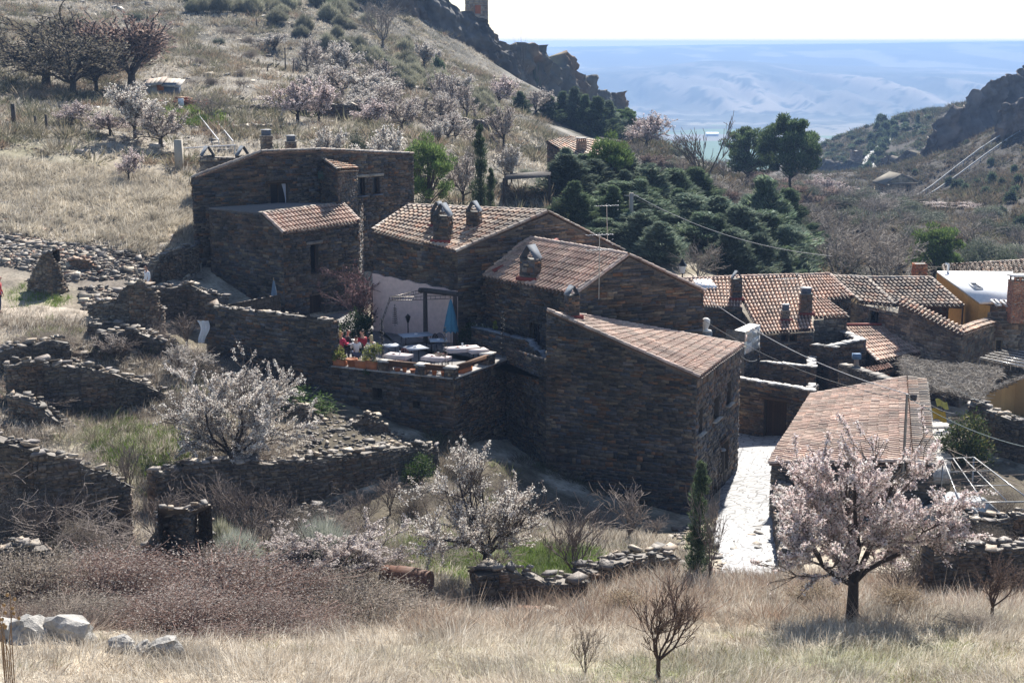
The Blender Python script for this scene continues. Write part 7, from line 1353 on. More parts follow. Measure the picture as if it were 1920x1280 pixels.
def spiral(label, p, H):
    t = thing('spiral_support', label, 'plant support', p, 'black iron spiral plant supports'); m = MB(); a = np.linspace(0, 2 * np.pi * 8, 110); rr = .13 * (1 - .4 * a / a[-1]); m.tube(np.stack([rr * np.cos(a), rr * np.sin(a), .1 + a / a[-1] * (H - .2)], 1), .014, (.05, .05, .05), 4); m.build('coil', M_PLAIN, t); m = MB(); m.tube([[0, 0, 0], [0, 0, H]], .014, IRON, 5); m.lathe((0, 0, H), [(0, -.04), (.05, 0), (0, .06)], (.2, .2, .2), 8); m.build('rod', M_METAL, t); return t
for lb, px, p0, zz in (('iron spiral standing left, above the yellow-green shrub', 715, 598, 0), ('iron spiral hanging in the shade behind the left one', 740, 572, 1.1), ('iron spiral at the corner of the parapet', 834, 614, 0), ('iron spiral at the far right end of the terrace', 942, 586, .3)):
    Yq = {715: 63.9, 740: 69, 834: 62.7, 942: 65.6}[px]; q = P(px, p0, Yq); b0 = ZT + zz; spiral(lb, (q[0], q[1], b0), q[2] - b0)
q = P(765, 612, 71.6); t = thing('wall_lantern', 'little black lantern on a post against the pink wall', 'lantern', (*q[:2], ZT)); m = MB(); m.tube([[0, 0, 0], [0, 0, q[2] - ZT + .2]], .03, IRON, 6); m.build('post', M_METAL, t); m = MB(); m.lathe((0, 0, q[2] - ZT + .2), [(.05, 0), (.13, .28), (.15, .28), (.03, .4), (0, .45)], (.05, .05, .05), 6); m.build('lantern_head', M_METAL, t)
t = thing('yard_parapet', 'low grey capped wall behind the right end of the terrace', 'wall', (*P(980, 640, 66.5)[:2], ZT)); m = MB(); a, b = P(884, 612, 69.5), P(985, 632, 66.3); c = P(1022, 655, 64.4); z_ = ZT + .95; stone_wall(m, a, b, ZT - .2, z_, seed=301); stone_wall(m, b, c, ZT - .2, [(0, z_), (1, z_ - .5)], seed=302); m.build('wall', M_STONE, t); m = MB(); coping(m, a, b, [(0, z_), (1, z_)], .4, 303, pal=np.array([(.2, .22, .25), (.17, .19, .22)]), th=(.04, .05), jit=.01); coping(m, b, c, [(0, z_), (1, z_ - .5)], .4, 304, pal=np.array([(.2, .22, .25), (.17, .19, .22)]), th=(.04, .05), jit=.01); m.build('coping', M_STONE, t); adopt(t)
q = P(381, 600, 68.6); t = tag(bush('white_sack', 305, .9, .5, np.array([(.75, .76, .80)]), 10, .05, clumps=3, twigs=1), 'white sheet draped over the outer corner of the terrace wall', 'sheet'); PROTO.remove(t)
for c_ in list(t.children): bpy.data.objects.remove(c_)
for k in ('_H', '_W', '_used'): del t[k]
t.name = 'white_sheet'; t.location = q; m = MB(); g = np.linspace(0, 1, 9); X_, Z_ = np.meshgrid(g, g, indexing='ij'); Vv = np.stack([(X_ - .5) * .5 * (1 - .4 * Z_) + .1 * np.sin(Z_ * 5), -.15 + .09 * np.sin(X_ * 14 + Z_ * 3), -Z_ * 1.05], -1).reshape(-1, 3); i = np.arange(8)[:, None] * 9; j = np.arange(8)[None]; m.add(Vv, np.stack([i + j, i + j + 1, i + 10 + j, i + 9 + j], -1).reshape(-1, 4), (.78, .79, .82)); m.build('sheet', M_CLOTH, t)
# ------------------------------------------------------------------ poles, wires, lamps, aerials
def pole(name, label, px, p0, Y, w, col, cat='pole', mat=None, group=None, square=True):
    q = P(px, p0, Y); zg = gz(q[0], q[1]); t = thing(name, label, cat, (q[0], q[1], zg), group); h = q[2] - zg; m = MB()
    if square: m.bar([0, 0, -.3], [0, 0, h], w, col)
    else: m.tube([[0, 0, -.3], [0, 0, h]], [w / 2, w / 2.4], col, 8, True)
    m.build('shaft', mat or M_PLAIN, t); return t, q
tp, top1 = pole('utility_pole', 'grey concrete utility pole rising from the conifer hedge', 1184, 362, 105, .28, (.36, .33, .29)); m = MB(); m.bar([-.5, 0, top1[2] - tp.location[2] - .2], [.5, .1, top1[2] - tp.location[2] - .2], .08, (.3, .3, .3)); m.build('crossbar', M_METAL, tp)
tp2, top2 = pole('utility_post', 'grey metal post with a wire bracket at the ridge of the near cottage', 1701, 738, 55.4, .12, (.22, .23, .25), mat=M_METAL, square=False); m = MB(); h_ = top2[2] - tp2.location[2]; m.lathe((.25, 0, h_ - .15), [(0, -.12), (.12, -.1), (.14, .1), (0, .14)], (.07, .06, .06), 8); m.build('insulator', M_PLAIN, tp2)
def wire(label, a, b, sag=.6, r=.018, col=(.30, .30, .30), group=None):
    s = np.linspace(0, 1, 25)[:, None]; pts = np.array(a) * (1 - s) + np.array(b) * s - np.array([0, 0, 1]) * sag * 4 * s * (1 - s); m = MB(); m.tube(pts, r, col, 4); return tag(m.build('overhead_wire', M_PLAIN), label, 'wire', group)
wire('long pale wire running right from the utility pole over the conifers', top1, P(1560, 480, 92), .8, .017, (.45, .45, .45)); wire('thin dark wire just below the long pale one', top1 - [0, 0, .3], P(1900, 545, 100), 1.2, .012, (.1, .1, .1)); wire('thick pale cable from the broad gable down to the post at the near cottage', P(1322, 556, 68.4), top2, .5, .017, (.45, .45, .46)); wire('thin dark cable just under the thick pale cable', P(1319, 600, 68.4), top2 - [0, 0, .25], .5, .014, (.12, .12, .12)); wire('dark wire leaving the post to the right edge', top2 - [0, 0, .1], P(2000, 850, 50), .4, .015, (.2, .25, .25)); wire('second dark wire leaving the post to the right, higher up', P(1748, 700, 62), P(2000, 800, 56), .4, .012, (.2, .22, .22)); wire('faint wire across the yard above the plank door wall', P(1390, 668, 67), P(1420, 674, 79), .15, .01)
q = P(1280, 484, 74); zg = gz(q[0], q[1]); t = thing('street_lamp', 'black lantern street lamp rising behind the broad gable', 'street lamp', (q[0], q[1], zg)); h_ = q[2] - zg; m = MB(); m.tube([[0, 0, 0], [0, 0, .8], [0, 0, h_ - .75]], [.08, .05, .035], IRON, 8); m.build('post', M_METAL, t); m = MB(); m.lathe((0, 0, h_ - .75), [(.1, 0), (.19, .38)], (.6, .65, .7), 6); m.build('glass', M_PLAIN, t); m = MB(); m.lathe((0, 0, h_ - .38), [(.24, 0), (.2, .06), (.08, .22), (.09, .26), (.03, .3), (0, .4)], IRON, 6); m.build('hood', M_METAL, t)
q = P(1123, 548, 65.9); antenna('tv_antenna', 'tall pale mast with two grid aerials in front of the broad gable', q, P(1123, 436, 65.9)[2] - q[2], 0, 2)
q = P(1140, 470, 76.5); antenna('tv_antenna', 'mast with a single aerial behind the rear slope of the middle house', q, P(1140, 382, 76.5)[2] - q[2], -.1, 1)
q = P(1808, 640, 84); 
t = thing('white_urn', 'small white stone urn on a ledge at the right edge of the broad gable', 'urn', P(1323, 619, 68.6)); m = MB(); m.lathe((0, 0, 0), [(0, -.05), (.28, -.05), (.28, 0), (.1, .04), (.12, .12), (.2, .3), (.2, .5), (.1, .58), (0, .6)], (.7, .69, .66), 12); m.build('urn', M_PLAIN, t); m = MB(); m.box((0, .1, -.35), (.6, .5, .6), (.2, .22, .24)); m.build('pedestal', M_STONE, t)
# ------------------------------------------------------------------ yard right of the near cottage
def sticks(mb, quad, n, ln, seed, pal, thick=.012, jit=.1):
    r = np.random.default_rng(seed); q = [np.array(x) for x in quad]; u, v = r.random(n), r.random(n); c = (q[0] * ((1 - u) * (1 - v))[:, None] + q[1] * (u * (1 - v))[:, None] + q[2] * (u * v)[:, None] + q[3] * ((1 - u) * v)[:, None]) + r.normal(0, jit, (n, 3)) * [1, 1, .6]; d = (q[3] - q[0])[None] / np.linalg.norm(q[3] - q[0]) + r.normal(0, .5, (n, 3)) * [1, 1, .35]; mb.cards(c, d, ln * r.uniform(.5, 1.3, n), thick * r.uniform(.6, 1.8, n), pick(np.array(pal), n, r, .3), r)
REED = [(.27, .25, .225), (.20, .18, .16), (.36, .335, .31), (.13, .115, .10)]
rq = [P(1705, 722, 71), P(1838, 748, 68), P(1880, 690, 78), P(1690, 676, 79)]; t = thing('brushwood_canopy', 'shaggy brushwood shade roof sagging over the yard right of the near cottage', 'shade roof', (*rq[0][:2], gz(*rq[0][:2]))); m = MB(); sticks(m, rq, 9000, .8, 1, REED, .03, .14); sticks(m, [P(1690, 676, 79), P(1760, 712, 74), P(1790, 700, 77), P(1700, 668, 80)], 2500, .7, 2, REED, .03, .1); m.build('brushwood', M_GRASS, t)
for a in rq + [mid(rq[0], rq[1], .5)]: m = MB(); m.tube([[*a[:2], gz(*a[:2]) - .2], a], .05, (.10, .08, .07), 6); m.build('post', M_WOOD, t)
m = MB(); [m.tube([rq[i] - [0, 0, .1], rq[(i + 1) % 4] - [0, 0, .1]], .04, (.12, .1, .09), 5) for i in range(4)]; m.build('frame', M_WOOD, t); adopt(t)
oa, ob, oc = P(1826, 745, 69.5), P(1905, 713, 71), P(2010, 690, 69); t = thing('ochre_wall', 'stained ochre plaster wall with straw along its top at the right edge', 'wall', (*oa[:2], 0)); m = MB(); plaster(m, oa, ob, -.5, [(0, oa[2]), (1, ob[2])], (.46, .30, .14)); plaster(m, ob, oc, -.5, [(0, ob[2]), (1, oc[2])], (.46, .30, .14)); nb_ = np.array([.3, .5, 0]); m.add([oa, ob, ob + nb_, oa + nb_], [[0, 1, 2, 3]], (.3, .25, .2)); m.add([ob, oc, oc + nb_, ob + nb_], [[0, 1, 2, 3]], (.3, .25, .2)); m.build('plaster', M_ROCK, t); m = MB(); sticks(m, [oa, ob, ob + nb_, oa + nb_], 1500, .4, 5, REED, .025, .08); sticks(m, [ob, oc, oc + nb_, ob + nb_], 1500, .4, 6, REED, .025, .08); m.build('straw_top', M_GRASS, t); adopt(t)
ruin('ruin_wall', 'dark garden wall topped with old tiles descending below the ochre wall', [(1818, 756, 64.5), (1868, 777, 63.4), (1912, 797, 62.8), (2000, 805, 62.4)], .6, seed=24, layers=2)
t = thing('stone_steps', 'flight of pale stone steps between the near cottage and the glossy tree', 'steps', (*P(1745, 830, 62)[:2], gz(*P(1745, 830, 62)[:2])))
for k in range(7):
    q = P(1752 - k * 2, 797 + k * 13, 66 - k * 1.1); m = MB(); m.box((q[0], q[1], q[2] - .3), (1.5, 1.0, .6), (.42, .40, .38), .15); m.build('step', M_STONE, t)
adopt(t)
q = P(1738, 785, 69); m = MB(); m.box((q[0], q[1], q[2] - .55), (2.2, 4.5, 1.1), (.33, .32, .31), .2); tag(m.build('yard_paving', M_COBBLE), kind='structure')
for px, py, Y, w, h, col, lb in ((1760, 766, 64.5, .62, .5, (.62, .40, .06), 'orange-yellow cloth hanging on the line by the yard steps'), (1765, 748, 66, .55, .35, (.45, .45, .14), 'olive-yellow cloth hanging behind the orange-yellow one')):
    q = P(px, py, Y); t = thing('hanging_cloth', lb, 'cloth', q); m = MB(); g = np.linspace(0, 1, 7); X_, Z_ = np.meshgrid(g, g, indexing='ij'); Vv = np.stack([(X_ - .5) * w + .1 * Z_, .06 * np.sin(X_ * 9), -Z_ * h - .12 * X_ + .06 * np.sin(X_ * 6)], -1).reshape(-1, 3); i = np.arange(6)[:, None] * 7; j = np.arange(6)[None]; m.add(Vv, np.stack([i + j, i + j + 1, i + 8 + j, i + 7 + j], -1).reshape(-1, 4), col); m.build('cloth', M_CLOTH, t)
wire('washing line carrying the yellow cloths', P(1735, 752, 66), P(1790, 775, 63), .1, .01)
fr = [P(1752, 858, 57), P(1812, 856, 57.2), P(1920, 905, 50), P(1856, 891, 50.3)]; fz = np.mean([p[2] for p in fr]); t = thing('iron_pergola', 'bare pale iron pergola frame over the shaded garden at the right', 'pergola', (*fr[0][:2], gz(*fr[0][:2]))); m = MB(); q4 = [P(1768, 860, 57), P(1826, 857, 57), P(1935, 940, 49.5), P(1800, 942, 49.5)]
for i in range(4): m.bar(q4[i], q4[(i + 1) % 4], .04, (.36, .36, .36))
for s_ in (.33, .66): m.bar(mid(q4[0], q4[1], s_), mid(q4[3], q4[2], s_), .03, (.36, .36, .36)); m.bar(mid(q4[0], q4[3], s_), mid(q4[1], q4[2], s_), .03, (.36, .36, .36))
m.build('frame', M_METAL, t)
for q in q4: m = MB(); m.bar([*q[:2], gz(*q[:2]) - .2], q, .05, (.4, .4, .4)); m.build('post', M_METAL, t)
m = MB(); r9 = np.random.default_rng(9)
for k in range(26): a_ = mid(mid(q4[0], q4[1], r9.random()), mid(q4[3], q4[2], r9.random()), r9.random()); m.tube([a_, a_ + r9.normal(0, .6, 3) * [1, 1, .15], a_ + r9.normal(0, 1.0, 3) * [1, 1, .2]], .012, (.22, .18, .16), 3)
m.build('bare_vine', M_BARK, t); adopt(t)
pr_ = [P(1838, 672, 80), P(1925, 690, 77), P(1960, 668, 82), P(1880, 655, 84)]; t = thing('slatted_awning', 'tattered slatted awning with bright battens below the house with the brick chimney', 'awning', (*pr_[0][:2], 0)); m = MB(); sticks(m, pr_, 1800, .7, 8, REED, .03, .06); m.build('brushwood', M_GRASS, t); m = MB()
for s_ in (0, .2, .4, .6, .8, 1): m.bar(mid(pr_[0], pr_[3], s_) + [0, 0, .06], mid(pr_[1], pr_[2], s_) + [0, 0, .06], .06, (.55, .55, .55))
m.build('battens', M_METAL, t)
for q in pr_: m = MB(); m.bar([*q[:2], -1], q, .06, (.2, .2, .2)); m.build('post', M_METAL, t)
adopt(t)
t = thing('tiled_awning', 'small dark tiled awning over a red-brown doorway below the lean-to', 'awning', (*P(1645, 700, 78)[:2], 0)); m = MB(); tiled(m, P(1625, 702, 77), P(1672, 692, 78.5), P(1665, 684, 80), P(1618, 692, 79), 'dusk', sp=.25, seed=330, ridge=False); m.build('roof', M_TILE, t); m = MB(); a, b = P(1630, 708, 78), P(1668, 700, 79.5); plaster(m, a, b, -1, [(0, a[2]), (1, b[2])], (.22, .07, .04)); m.build('door_wall', M_PLAIN, t); adopt(t)
t, q = pole('chimney_pipe', 'leaning clay chimney pipe with a blue cap by the low rough wall', 1606, 672, 77, .3, (.32, .26, .22), square=False); m = MB(); m.box((0, 0, q[2] - t.location[2] + .12), (.42, .36, .28), (.12, .2, .32)); m.build('cap', M_PLAIN, t)
t, q = pole('wooden_stump', 'thick dark stump post with a pale sawn top beside the front house door', 1350, 842, 64.6, .55, (.05, .045, .04), square=False, mat=M_WOOD); m = MB(); m.lathe((0, 0, q[2] - t.location[2]), [(0, .02), (.25, .02), (.28, -.03)], (.4, .39, .37), 12); m.build('sawn_top', M_WOOD, t)
# parked car
q = G(1806, 965, 54.5); t = thing('parked_car', 'pale parked car with its windscreen catching the sun behind the dark walls', 'car', q, rz=2.6)
m = MB(); prof = [(-2.0, .35), (-2.0, .75), (-1.15, .92), (-.55, 1.38), (.75, 1.42), (1.55, .98), (2.0, .85), (2.0, .35)]
for a, b in zip(prof, prof[1:] + prof[:1]): m.add([[a[0], -.8, a[1]], [b[0], -.8, b[1]], [b[0], .8, b[1]], [a[0], .8, a[1]]], [[0, 1, 2, 3]], (.36, .38, .40))
for sy in (-.8, .8):
    c_ = [0, sy, .8]; m.add([c_] + [[x, sy, z] for x, z in prof], [[0, k + 1, (k + 1) % 8 + 1] for k in range(8)], (.36, .38, .40))
m.build('body', M_PLAIN, t)
for nm, a, b in (('windscreen', (-1.12, .95), (-.58, 1.36)), ('rear_window', (.8, 1.40), (1.5, 1.02))): g = MB(); o_ = .015; g.add([[a[0] - o_ * (1 if nm[0] == 'w' else -1), -.68, a[1] + o_], [b[0] - o_ * (1 if nm[0] == 'w' else -1), -.62, b[1] + o_], [b[0] - o_ * (1 if nm[0] == 'w' else -1), .62, b[1] + o_], [a[0] - o_ * (1 if nm[0] == 'w' else -1), .68, a[1] + o_]], [[0, 1, 2, 3]], (.4, .5, .5)); g.build(nm, M_GLASS, t)
for sy in (-.812, .812): g = MB(); g.add([[-.95, sy, .95], [-.5, sy, 1.3], [.7, sy, 1.33], [1.3, sy, 1.0]], [[0, 1, 2, 3]], (.02, .02, .02)); g.build('side_window', M_GLASS, t)
for x in (-1.25, 1.25):
    for sy in (-.74, .74): g = MB(); a = np.linspace(0, 6.283, 19)[:-1]; g.tube([[x, sy - .1, .32], [x, sy + .1, .32]], .32, (.02, .02, .02), 16, True); w_ = g.build('wheel', M_PLAIN, t); g = MB(); g.tube([[x, sy - .11, .32], [x, sy + .11, .32]], .18, (.4, .4, .4), 12, True); g.build('rim', M_METAL, w_)
# ------------------------------------------------------------------ odds and ends on the near slope
q = G(762, 1092, 41.6); t = thing('rusty_barrel', 'rusty barrel lying on its side among grass right of the blossom thicket', 'barrel', (q[0], q[1], q[2] + .3), rz=-.35); m = MB(); m.tube([[-.75, 0, 0], [-.7, 0, 0], [-.3, 0, 0], [-.28, 0, 0], [.28, 0, 0], [.3, 0, 0], [.75, 0, 0]], [.33, .36, .36, .385, .385, .36, .34], (.16, .085, .06), 18, True); m.build('drum', M_PLAIN, t)
for k, (px, py, Y, s_, lb) in enumerate([(128, 1212, 29.5, 1.15, 'largest pale boulder in the dry grass at the lower left'), (62, 1222, 29.2, .95, 'pale flat-topped boulder left of the largest one'), (8, 1212, 29.5, .9, 'pale boulder at the left edge'), (228, 1240, 28.6, .6, 'small rounded boulder half sunk in grass'), (272, 1245, 28.4, .55, 'small grey boulder beside the rounded one'), (308, 1250, 28.2, .75, 'pale pointed boulder at the edge of the reddish bramble')]):
    q = G(px, py, Y); bm = bmesh.new(); bmesh.ops.create_icosphere(bm, subdivisions=3, radius=.5); rr = np.random.default_rng(k + 60); pl_ = [(rr.normal(size=3), rr.uniform(.26, .42)) for _ in range(11)]
    for v in bm.verts:
        c_ = np.array(v.co)
        for n_, d_ in pl_:
            n_ = n_ / np.linalg.norm(n_); x_ = c_ @ n_ - d_
            if x_ > 0: c_ = c_ - n_ * x_
        c_ = c_ + .02 * rr.normal(size=3); v.co = c_ * np.array([1.25, 1, .8]) * s_
    me = bpy.data.meshes.new('boulder'); bm.to_mesh(me); bm.free(); at_ = me.attributes.new('Col', 'FLOAT_COLOR', 'POINT'); at_.data.foreach_set('color', np.tile([.34, .325, .30, 1], len(me.vertices)).astype(np.float32)); me.materials.append(M_STONE); o = link('boulder', me); o.location = q + [0, 0, .2 * s_]; o.rotation_euler = (0, 0, k * 1.3); tag(o, lb, 'boulder', 'pale boulders at the lower left')
t = thing('dry_thistle', 'tall dry thistle stalks with seed heads at the left edge', 'plant', G(18, 1290, 24.5)); m = MB(); r9 = np.random.default_rng(19); hd = MB()
for k in range(7):
    a_ = r9.normal(0, .12, 2); h_ = r9.uniform(1.1, 1.75); tp_ = np.array([a_[0] + r9.normal(0, .08), a_[1], h_]); m.tube([[a_[0], a_[1], 0], [a_[0] * 1.2, a_[1], h_ * .6], tp_], [.012, .009, .006], (.32, .23, .15), 4)
    for z in (0, -.12, -.2): q = tp_ + [r9.normal(0, .06), r9.normal(0, .06), z]; hd.lathe(q, [(0, -.03), (.03, 0), (.028, .03), (0, .045)], (.42, .30, .16), 7)
m.build('stalks', M_GRASS, t); hd.build('seed_heads', M_GRASS, t)
# ------------------------------------------------------------------ left hillside
q = P(306, 180, 138); zg = gz(q[0], q[1]); t = thing('wooden_shed', 'small patched shed with a ragged pale roof on the left hillside', 'shed', (q[0], q[1], zg)); m = MB(); h_ = P(306, 150, 138)[2] - zg
m.box((-.6, 0, h_ * .4), (1.4, 1.8, h_ * .8), (.30, .30, .32)); m.box((.75, 0, h_ * .42), (1.35, 1.9, h_ * .84), (.10, .13, .19)); m.build('wall', M_WOOD, t); m = MB(); m.box((.0, -.93, h_ * .55), (.6, .06, h_ * .35), (.35, .13, .05)); m.build('hatch', M_WOOD, t); m = MB(); r9 = np.random.default_rng(3)
for k in range(9): m.box((-1.6 + k * .4, -.2 + r9.normal(0, .06), h_ * (.9 + .06 * (k < 5)) + r9.normal(0, .03) - abs(k - 4) * .05), (.5, 2.6, .05), pick(np.array([(.42, .37, .32), (.5, .46, .42), (.34, .28, .24)]), 1, r9)[0], rot=[[1, 0, 0], [0, .97, -.24], [0, .24, .97]])
m.build('roof', M_WOOD, t)
q = G(352, 212, 126); t = thing('brick_heap', 'heap of red bricks on the hillside terrace below the shed', 'brick heap', q); m = MB(); r9 = np.random.default_rng(8); rubble(m, np.stack([r9.normal(0, .7, 180), r9.normal(0, .35, 180), np.abs(r9.normal(0, .3, 180)) + .1], 1), r9.uniform(.2, .4, 180), np.array([(.30, .10, .06), (.36, .14, .08), (.24, .09, .06), (.45, .28, .18)]), r9); m.build('bricks', M_STONE, t)
q = G(345, 213, 125); t = thing('white_board', 'white board propped against the brick heap', 'board', q); m = MB(); m.box((-.1, -.5, .45), (.45, .06, .8), (.72, .75, .8), .2); m.build('panel', M_PLAIN, t)
t = thing('stone_stair', 'stepped stone stair with white handrails on the hillside behind the tall left house', 'stair', G(395, 260, 112)); m = MB()
for k in range(9): q = P(385 + k * 5.5, 232 + k * 6, 119 - k * 1.3); m.box((q[0], q[1], q[2] - .35), (1.6, .9, .8), (.20, .18, .16), .3)
m.build('steps', M_STONE, t)
for x0, y0, x1, y1 in ((372, 215, 410, 263), (402, 222, 437, 265)): m = MB(); a, b = P(x0, y0, 122), P(x1, y1, 109); m.tube([a, b], .045, (.7, .7, .72), 5); [m.tube([mid(a, b, s_), mid(a, b, s_) - [0, 0, 1]], .03, (.6, .6, .6), 5) for s_ in (0, .5, 1)]; m.build('handrail', M_PLAIN, t)
m = MB(); m.tube([P(345, 278, 104), P(442, 272, 106)], .04, (.62, .62, .65), 5); m.tube([P(440, 272, 106), P(440, 290, 106)], .04, (.5, .5, .5), 5); m.build('handrail', M_PLAIN, t); adopt(t)
t = thing('outbuilding', 'low stone outbuilding with two slate chimney tents behind the tall left house', 'outbuilding', G(415, 300, 94)); a, b = P(375, 294, 93), P(470, 296, 96); m = MB(); stone_wall(m, a, b, 9, [(0, a[2]), (1, b[2])], seed=341, pal=LT * .7); stone_wall(m, a + [-.5, 3, 0], a, 9, a[2], seed=342); m.add([a, b, b + [0, 3, -.2], a + [-.5, 3, -.2]], [[0, 1, 2, 3]], (.3, .27, .24)); w_ = m.build('wall', M_STONE, t)
for px in (389, 455): chimney(w_, P(px, 293, 94), .75, .6, .05, .5, 343 + px, 'slate', flash=False)
adopt(t)
t, q = pole('concrete_post', 'pale concrete post at the left end of the handrail', 334, 262, 103, .5, (.40, .36, .30)); 
for px, p0, Y, w, lb in ((24, 195, 112, .28, 'thick dark fence post at the left edge'), (66, 218, 111, .14, 'leaning fence post left of the pinkish almond'), (86, 215, 110, .16, 'fence post above the dark bank')): pole('fence_post', lb, px, p0, Y, w, (.08, .065, .055), 'fence post', M_WOOD, group='fence posts on the left bank')
for k, (px, p0, Y, lean) in enumerate([(486, 118, 172, .9), (512, 122, 170, 1.3), (524, 128, 168, 1.1), (534, 90, 168, 0), (551, 112, 166, .1), (504, 140, 164, .2), (482, 72, 205, 0), (505, 75, 205, 0)]):
    q = P(px, p0, Y); zg = gz(q[0], q[1]); t = thing('fence_post', ['leaning wooden post, first of the tumbled fence', 'steeply slanting wooden pole of the tumbled fence', 'second slanting pole of the tumbled fence', 'tall upright post of the tumbled fence', 'short upright post by the grey-white almond', 'low stake of the tumbled fence', 'thin stake higher on the slope at the left', 'thin stake higher on the slope at the right'][k], 'fence post', (q[0], q[1], zg), 'posts of the tumbled fence'); m = MB(); h_ = max(.9, q[2] - zg); m.tube([[-lean * h_, 0, 0], [0, 0, h_]], [.09, .06], (.09, .075, .065), 5, True); m.build('post', M_WOOD, t)
# ------------------------------------------------------------------ distant buildings
k0, k1, k2 = P(1022, 266, 158), P(1108, 318, 145), P(1112, 260, 152); t = thing('small_house', 'distant small house with a grey tiled roof half behind the round bushy pine', 'house', (*k0[:2], gz(*k0[:2]))); ke0, ke1, kr1, kr0 = P(1026, 268, 136), P(1112, 322, 127), P(1140, 268, 134), P(1070, 258, 141); m = MB(); tiled(m, ke0, ke1, kr1, kr0, 'pale', sp=.4, co=.6, rad=.16, seed=351); rf = m.build('roof', M_TILE, t); m = MB(); stone_wall(m, ke0, ke1, 0, [(0, ke0[2] - .1), (1, ke1[2] - .1)], seed=352, h=(.15, .3), ln=(.4, 1.)); stone_wall(m, ke1, kr1, 0, [(0, ke1[2] - .1), (1, kr1[2] - .1)], seed=353, h=(.15, .3), ln=(.4, 1.)); m.build('wall', M_STONE, t); chimney(rf, P(1090, 284, 133), .75, .6, .9, .3, 354, 'slab', pal=np.array([(.45, .32, .24), (.5, .36, .28)]), flash=False); adopt(t)
t = thing('reed_shelter', 'open shelter with a flat weathered reed roof on posts', 'shelter', G(985, 370, 108)); m = MB(); q4 = [P(945, 334, 107), P(1030, 328, 108), P(1035, 320, 112), P(950, 326, 111)]; m.add(q4 + [p - [0, 0, .15] for p in q4], [[0, 1, 2, 3], [0, 4, 5, 1], [1, 5, 6, 2], [3, 7, 4, 0]], (.12, .105, .095)); m.build('roof', M_WOOD, t)
for q in q4: m = MB(); m.bar([*q[:2], gz(*q[:2]) - .2], q, .18, (.06, .05, .045)); m.build('post', M_WOOD, t)
adopt(t)
# chapel
c0, c1, c2 = P(1640, 342, 301), P(1662, 345, 295), P(1717, 343, 301); zb = P(1680, 384, 298)[2] - 4; t = thing('chapel', 'small ochre stone chapel with a pediment and one arched opening in the gorge', 'chapel', (*c1[:2], zb)); m = MB(); tf_ = [(0, c1[2]), (.5, P(1690, 327, 298)[2]), (1, c1[2])]; CO = np.array([(.50, .40, .25), (.44, .36, .24), (.56, .45, .30)]); aw = op_px(c1, c2, 1683, 1693, 347, 360); stone_wall(m, c1, c2, zb, [(0, c1[2]), (.5, P(1690, 328, 298)[2]), (1, c1[2])], ops=[aw], seed=361, pal=CO, h=(.3, .5), ln=(.6, 1.4), out=.05, mortar=(.28, .23, .15), reveal=.8); stone_wall(m, c0, c1, zb, c1[2], seed=362, pal=CO, h=(.3, .5), ln=(.6, 1.4), ops=[op_px(c0, c1, 1648, 1651, 346, 357)], mortar=(.28, .23, .15)); m.build('wall', M_STONE, t)
m = MB(); ap = P(1690, 326, 298); bk = (c0 - c1) * 1.0; bk[2] = 0; lft, rgt = c1 + [-.6, -.4, .1], c2 + [.6, -.2, .1]; lft[2] = rgt[2] = c1[2] + .1
for e_ in ((lft, ap), (ap, rgt)): q = [e_[0], e_[1], e_[1] + bk, e_[0] + bk]; m.add(q + [p - [0, 0, .3] for p in q], [[0, 1, 2, 3], [0, 4, 5, 1], [7, 6, 5, 4], [1, 5, 6, 2], [3, 7, 4, 0]], (.26, .23, .18))
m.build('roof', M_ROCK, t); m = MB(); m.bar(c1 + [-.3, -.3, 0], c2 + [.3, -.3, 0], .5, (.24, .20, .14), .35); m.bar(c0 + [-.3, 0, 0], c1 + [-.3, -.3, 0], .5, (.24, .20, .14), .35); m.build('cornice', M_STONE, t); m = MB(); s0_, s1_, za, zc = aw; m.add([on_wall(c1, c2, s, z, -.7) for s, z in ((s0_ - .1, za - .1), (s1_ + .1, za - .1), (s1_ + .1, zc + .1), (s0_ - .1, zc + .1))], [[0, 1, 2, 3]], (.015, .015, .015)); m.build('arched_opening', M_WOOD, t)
m = MB(); m.box((mid(c1, c2, .4)[0], mid(c1, c2, .4)[1] + 2, zb - 1.), (9, 9, 4), (.2, .18, .14)); m.build('footing', M_STONE, t); adopt(t)
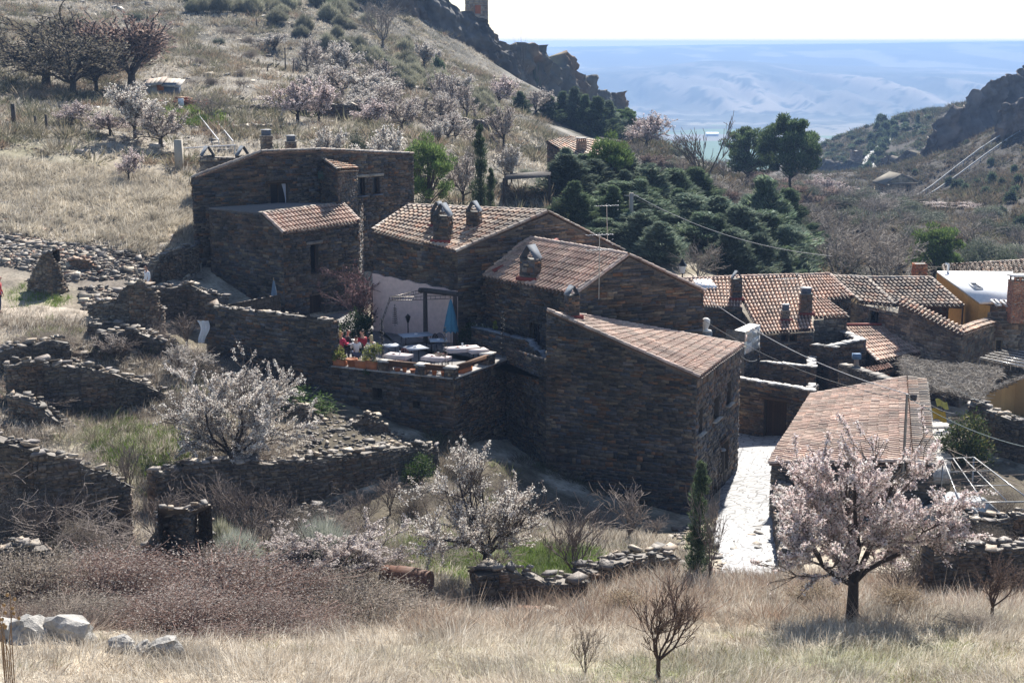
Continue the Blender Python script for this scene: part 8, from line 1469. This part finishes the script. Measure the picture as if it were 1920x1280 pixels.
def tower(label, px0, px1, p0, p1, Y, pal, seed, ops=(), name='ruined_tower'):
    a, b = P(px0, p0, Y + 1), P(px1, p0, Y); t = thing(name, label, 'tower', (*a[:2], P(px0, p1, Y)[2])); zb = P(px0, p1, Y)[2] - 6; m = MB(); bk = np.array([0, np.hypot(*(b - a)[:2]), 0]); stone_wall(m, a, b, zb, [(0, a[2]), (.4, a[2] - .2), (.7, a[2] + .2), (1, b[2])], ops=[op_px(a, b, *o) for o in ops], seed=seed, pal=pal, h=(.2, .45), ln=(.4, 1.1), out=.06, mortar=pal.mean(0) * .8); stone_wall(m, a + bk, a, zb, a[2], seed=seed + 1, pal=pal, h=(.2, .45), ln=(.4, 1.1)); stone_wall(m, b, b + bk, zb, b[2], seed=seed + 2, pal=pal, h=(.2, .45), ln=(.4, 1.1)); m.add([a - [0, 0, .3], b - [0, 0, .3], b + bk - [0, 0, .3], a + bk - [0, 0, .3]], [[0, 1, 2, 3]], pal.mean(0)); m.build('wall', M_STONE, t)
    for o in ops: s0, s1, z0, z1_ = op_px(a, b, *o); g = MB(); g.add([on_wall(a, b, s, z, -.2) for s, z in ((s0, z0), (s1, z0), (s1, z1_), (s0, z1_))], [[0, 1, 2, 3]], (.40, .13, .06)); g.build('shutter', M_WOOD, t)
    adopt(t); return t
tower('square stone tower with an orange shuttered window on the cliff at the top edge', 872, 914, -30, 48, 262, np.array([(.30, .25, .22), (.26, .22, .19), (.34, .29, .25)]), 371, [(893, 904, 10, 26)]); tower('lone broken watchtower by the bend of the far road', 1598, 1618, 282, 318, 432, np.array([(.24, .20, .17), (.2, .17, .15)]), 375)
# road climbing the right-hand slope with its rails
rp = [(1712, 350, 292), (1760, 320, 298), (1800, 292, 303), (1850, 255, 308), (1890, 228, 312), (1930, 200, 316), (1990, 160, 322)]
gr = [P(*p) for p in rp]; gr = np.array([[p[0], p[1], gz(p[0], p[1])] for p in gr])
for dz, dy, lb in ((.7, 0, 'lower pale guard rail of the road climbing the right-hand slope'), (.9, 4.5, 'upper pale guard rail of the road climbing the right-hand slope')):
    t = thing('guard_rail', lb, 'guard rail', gr[0]); m = MB(); pts = gr + np.array([0, dy, 0]); pts[:, 2] = ground_z(pts[:, 0], pts[:, 1]) + dz - .15; pts = np.array([pts[0] * (1 - s) + pts[1] * s if False else np.array([np.interp(s * 6, np.arange(7), pts[:, c]) for c in range(3)]) for s in np.linspace(0, 1, 31)]); m.tube(pts, .15, (.5, .51, .5), 5); m.build('rail', M_PLAIN, t); m = MB(); [m.bar([*p[:2], p[2] - 2], p, .2, (.4, .4, .4)) for p in pts[::2]]; m.build('rail_posts', M_PLAIN, t); adopt(t)
q = P(1336, 224, 2500); t = thing('farm_building', 'white-roofed farm building far off on the valley floor', 'building', (q[0], q[1], -131)); m = MB(); m.box((0, 0, 2), (20, 11, 4), (.5, .5, .5)); m.build('wall', M_PLAIN, t); m = MB(); m.add([[-10.5, -6.5, 4], [10.5, -6.5, 4], [10.5, 0, 6.5], [-10.5, 0, 6.5], [10.5, 6.5, 4], [-10.5, 6.5, 4]], [[0, 1, 2, 3], [3, 2, 4, 5]], (.8, .8, .8)); m.build('roof', M_PLAIN, t)
for o in PROTO:
    for k in ('_H', '_W', '_used'):
        if k in o: del o[k]
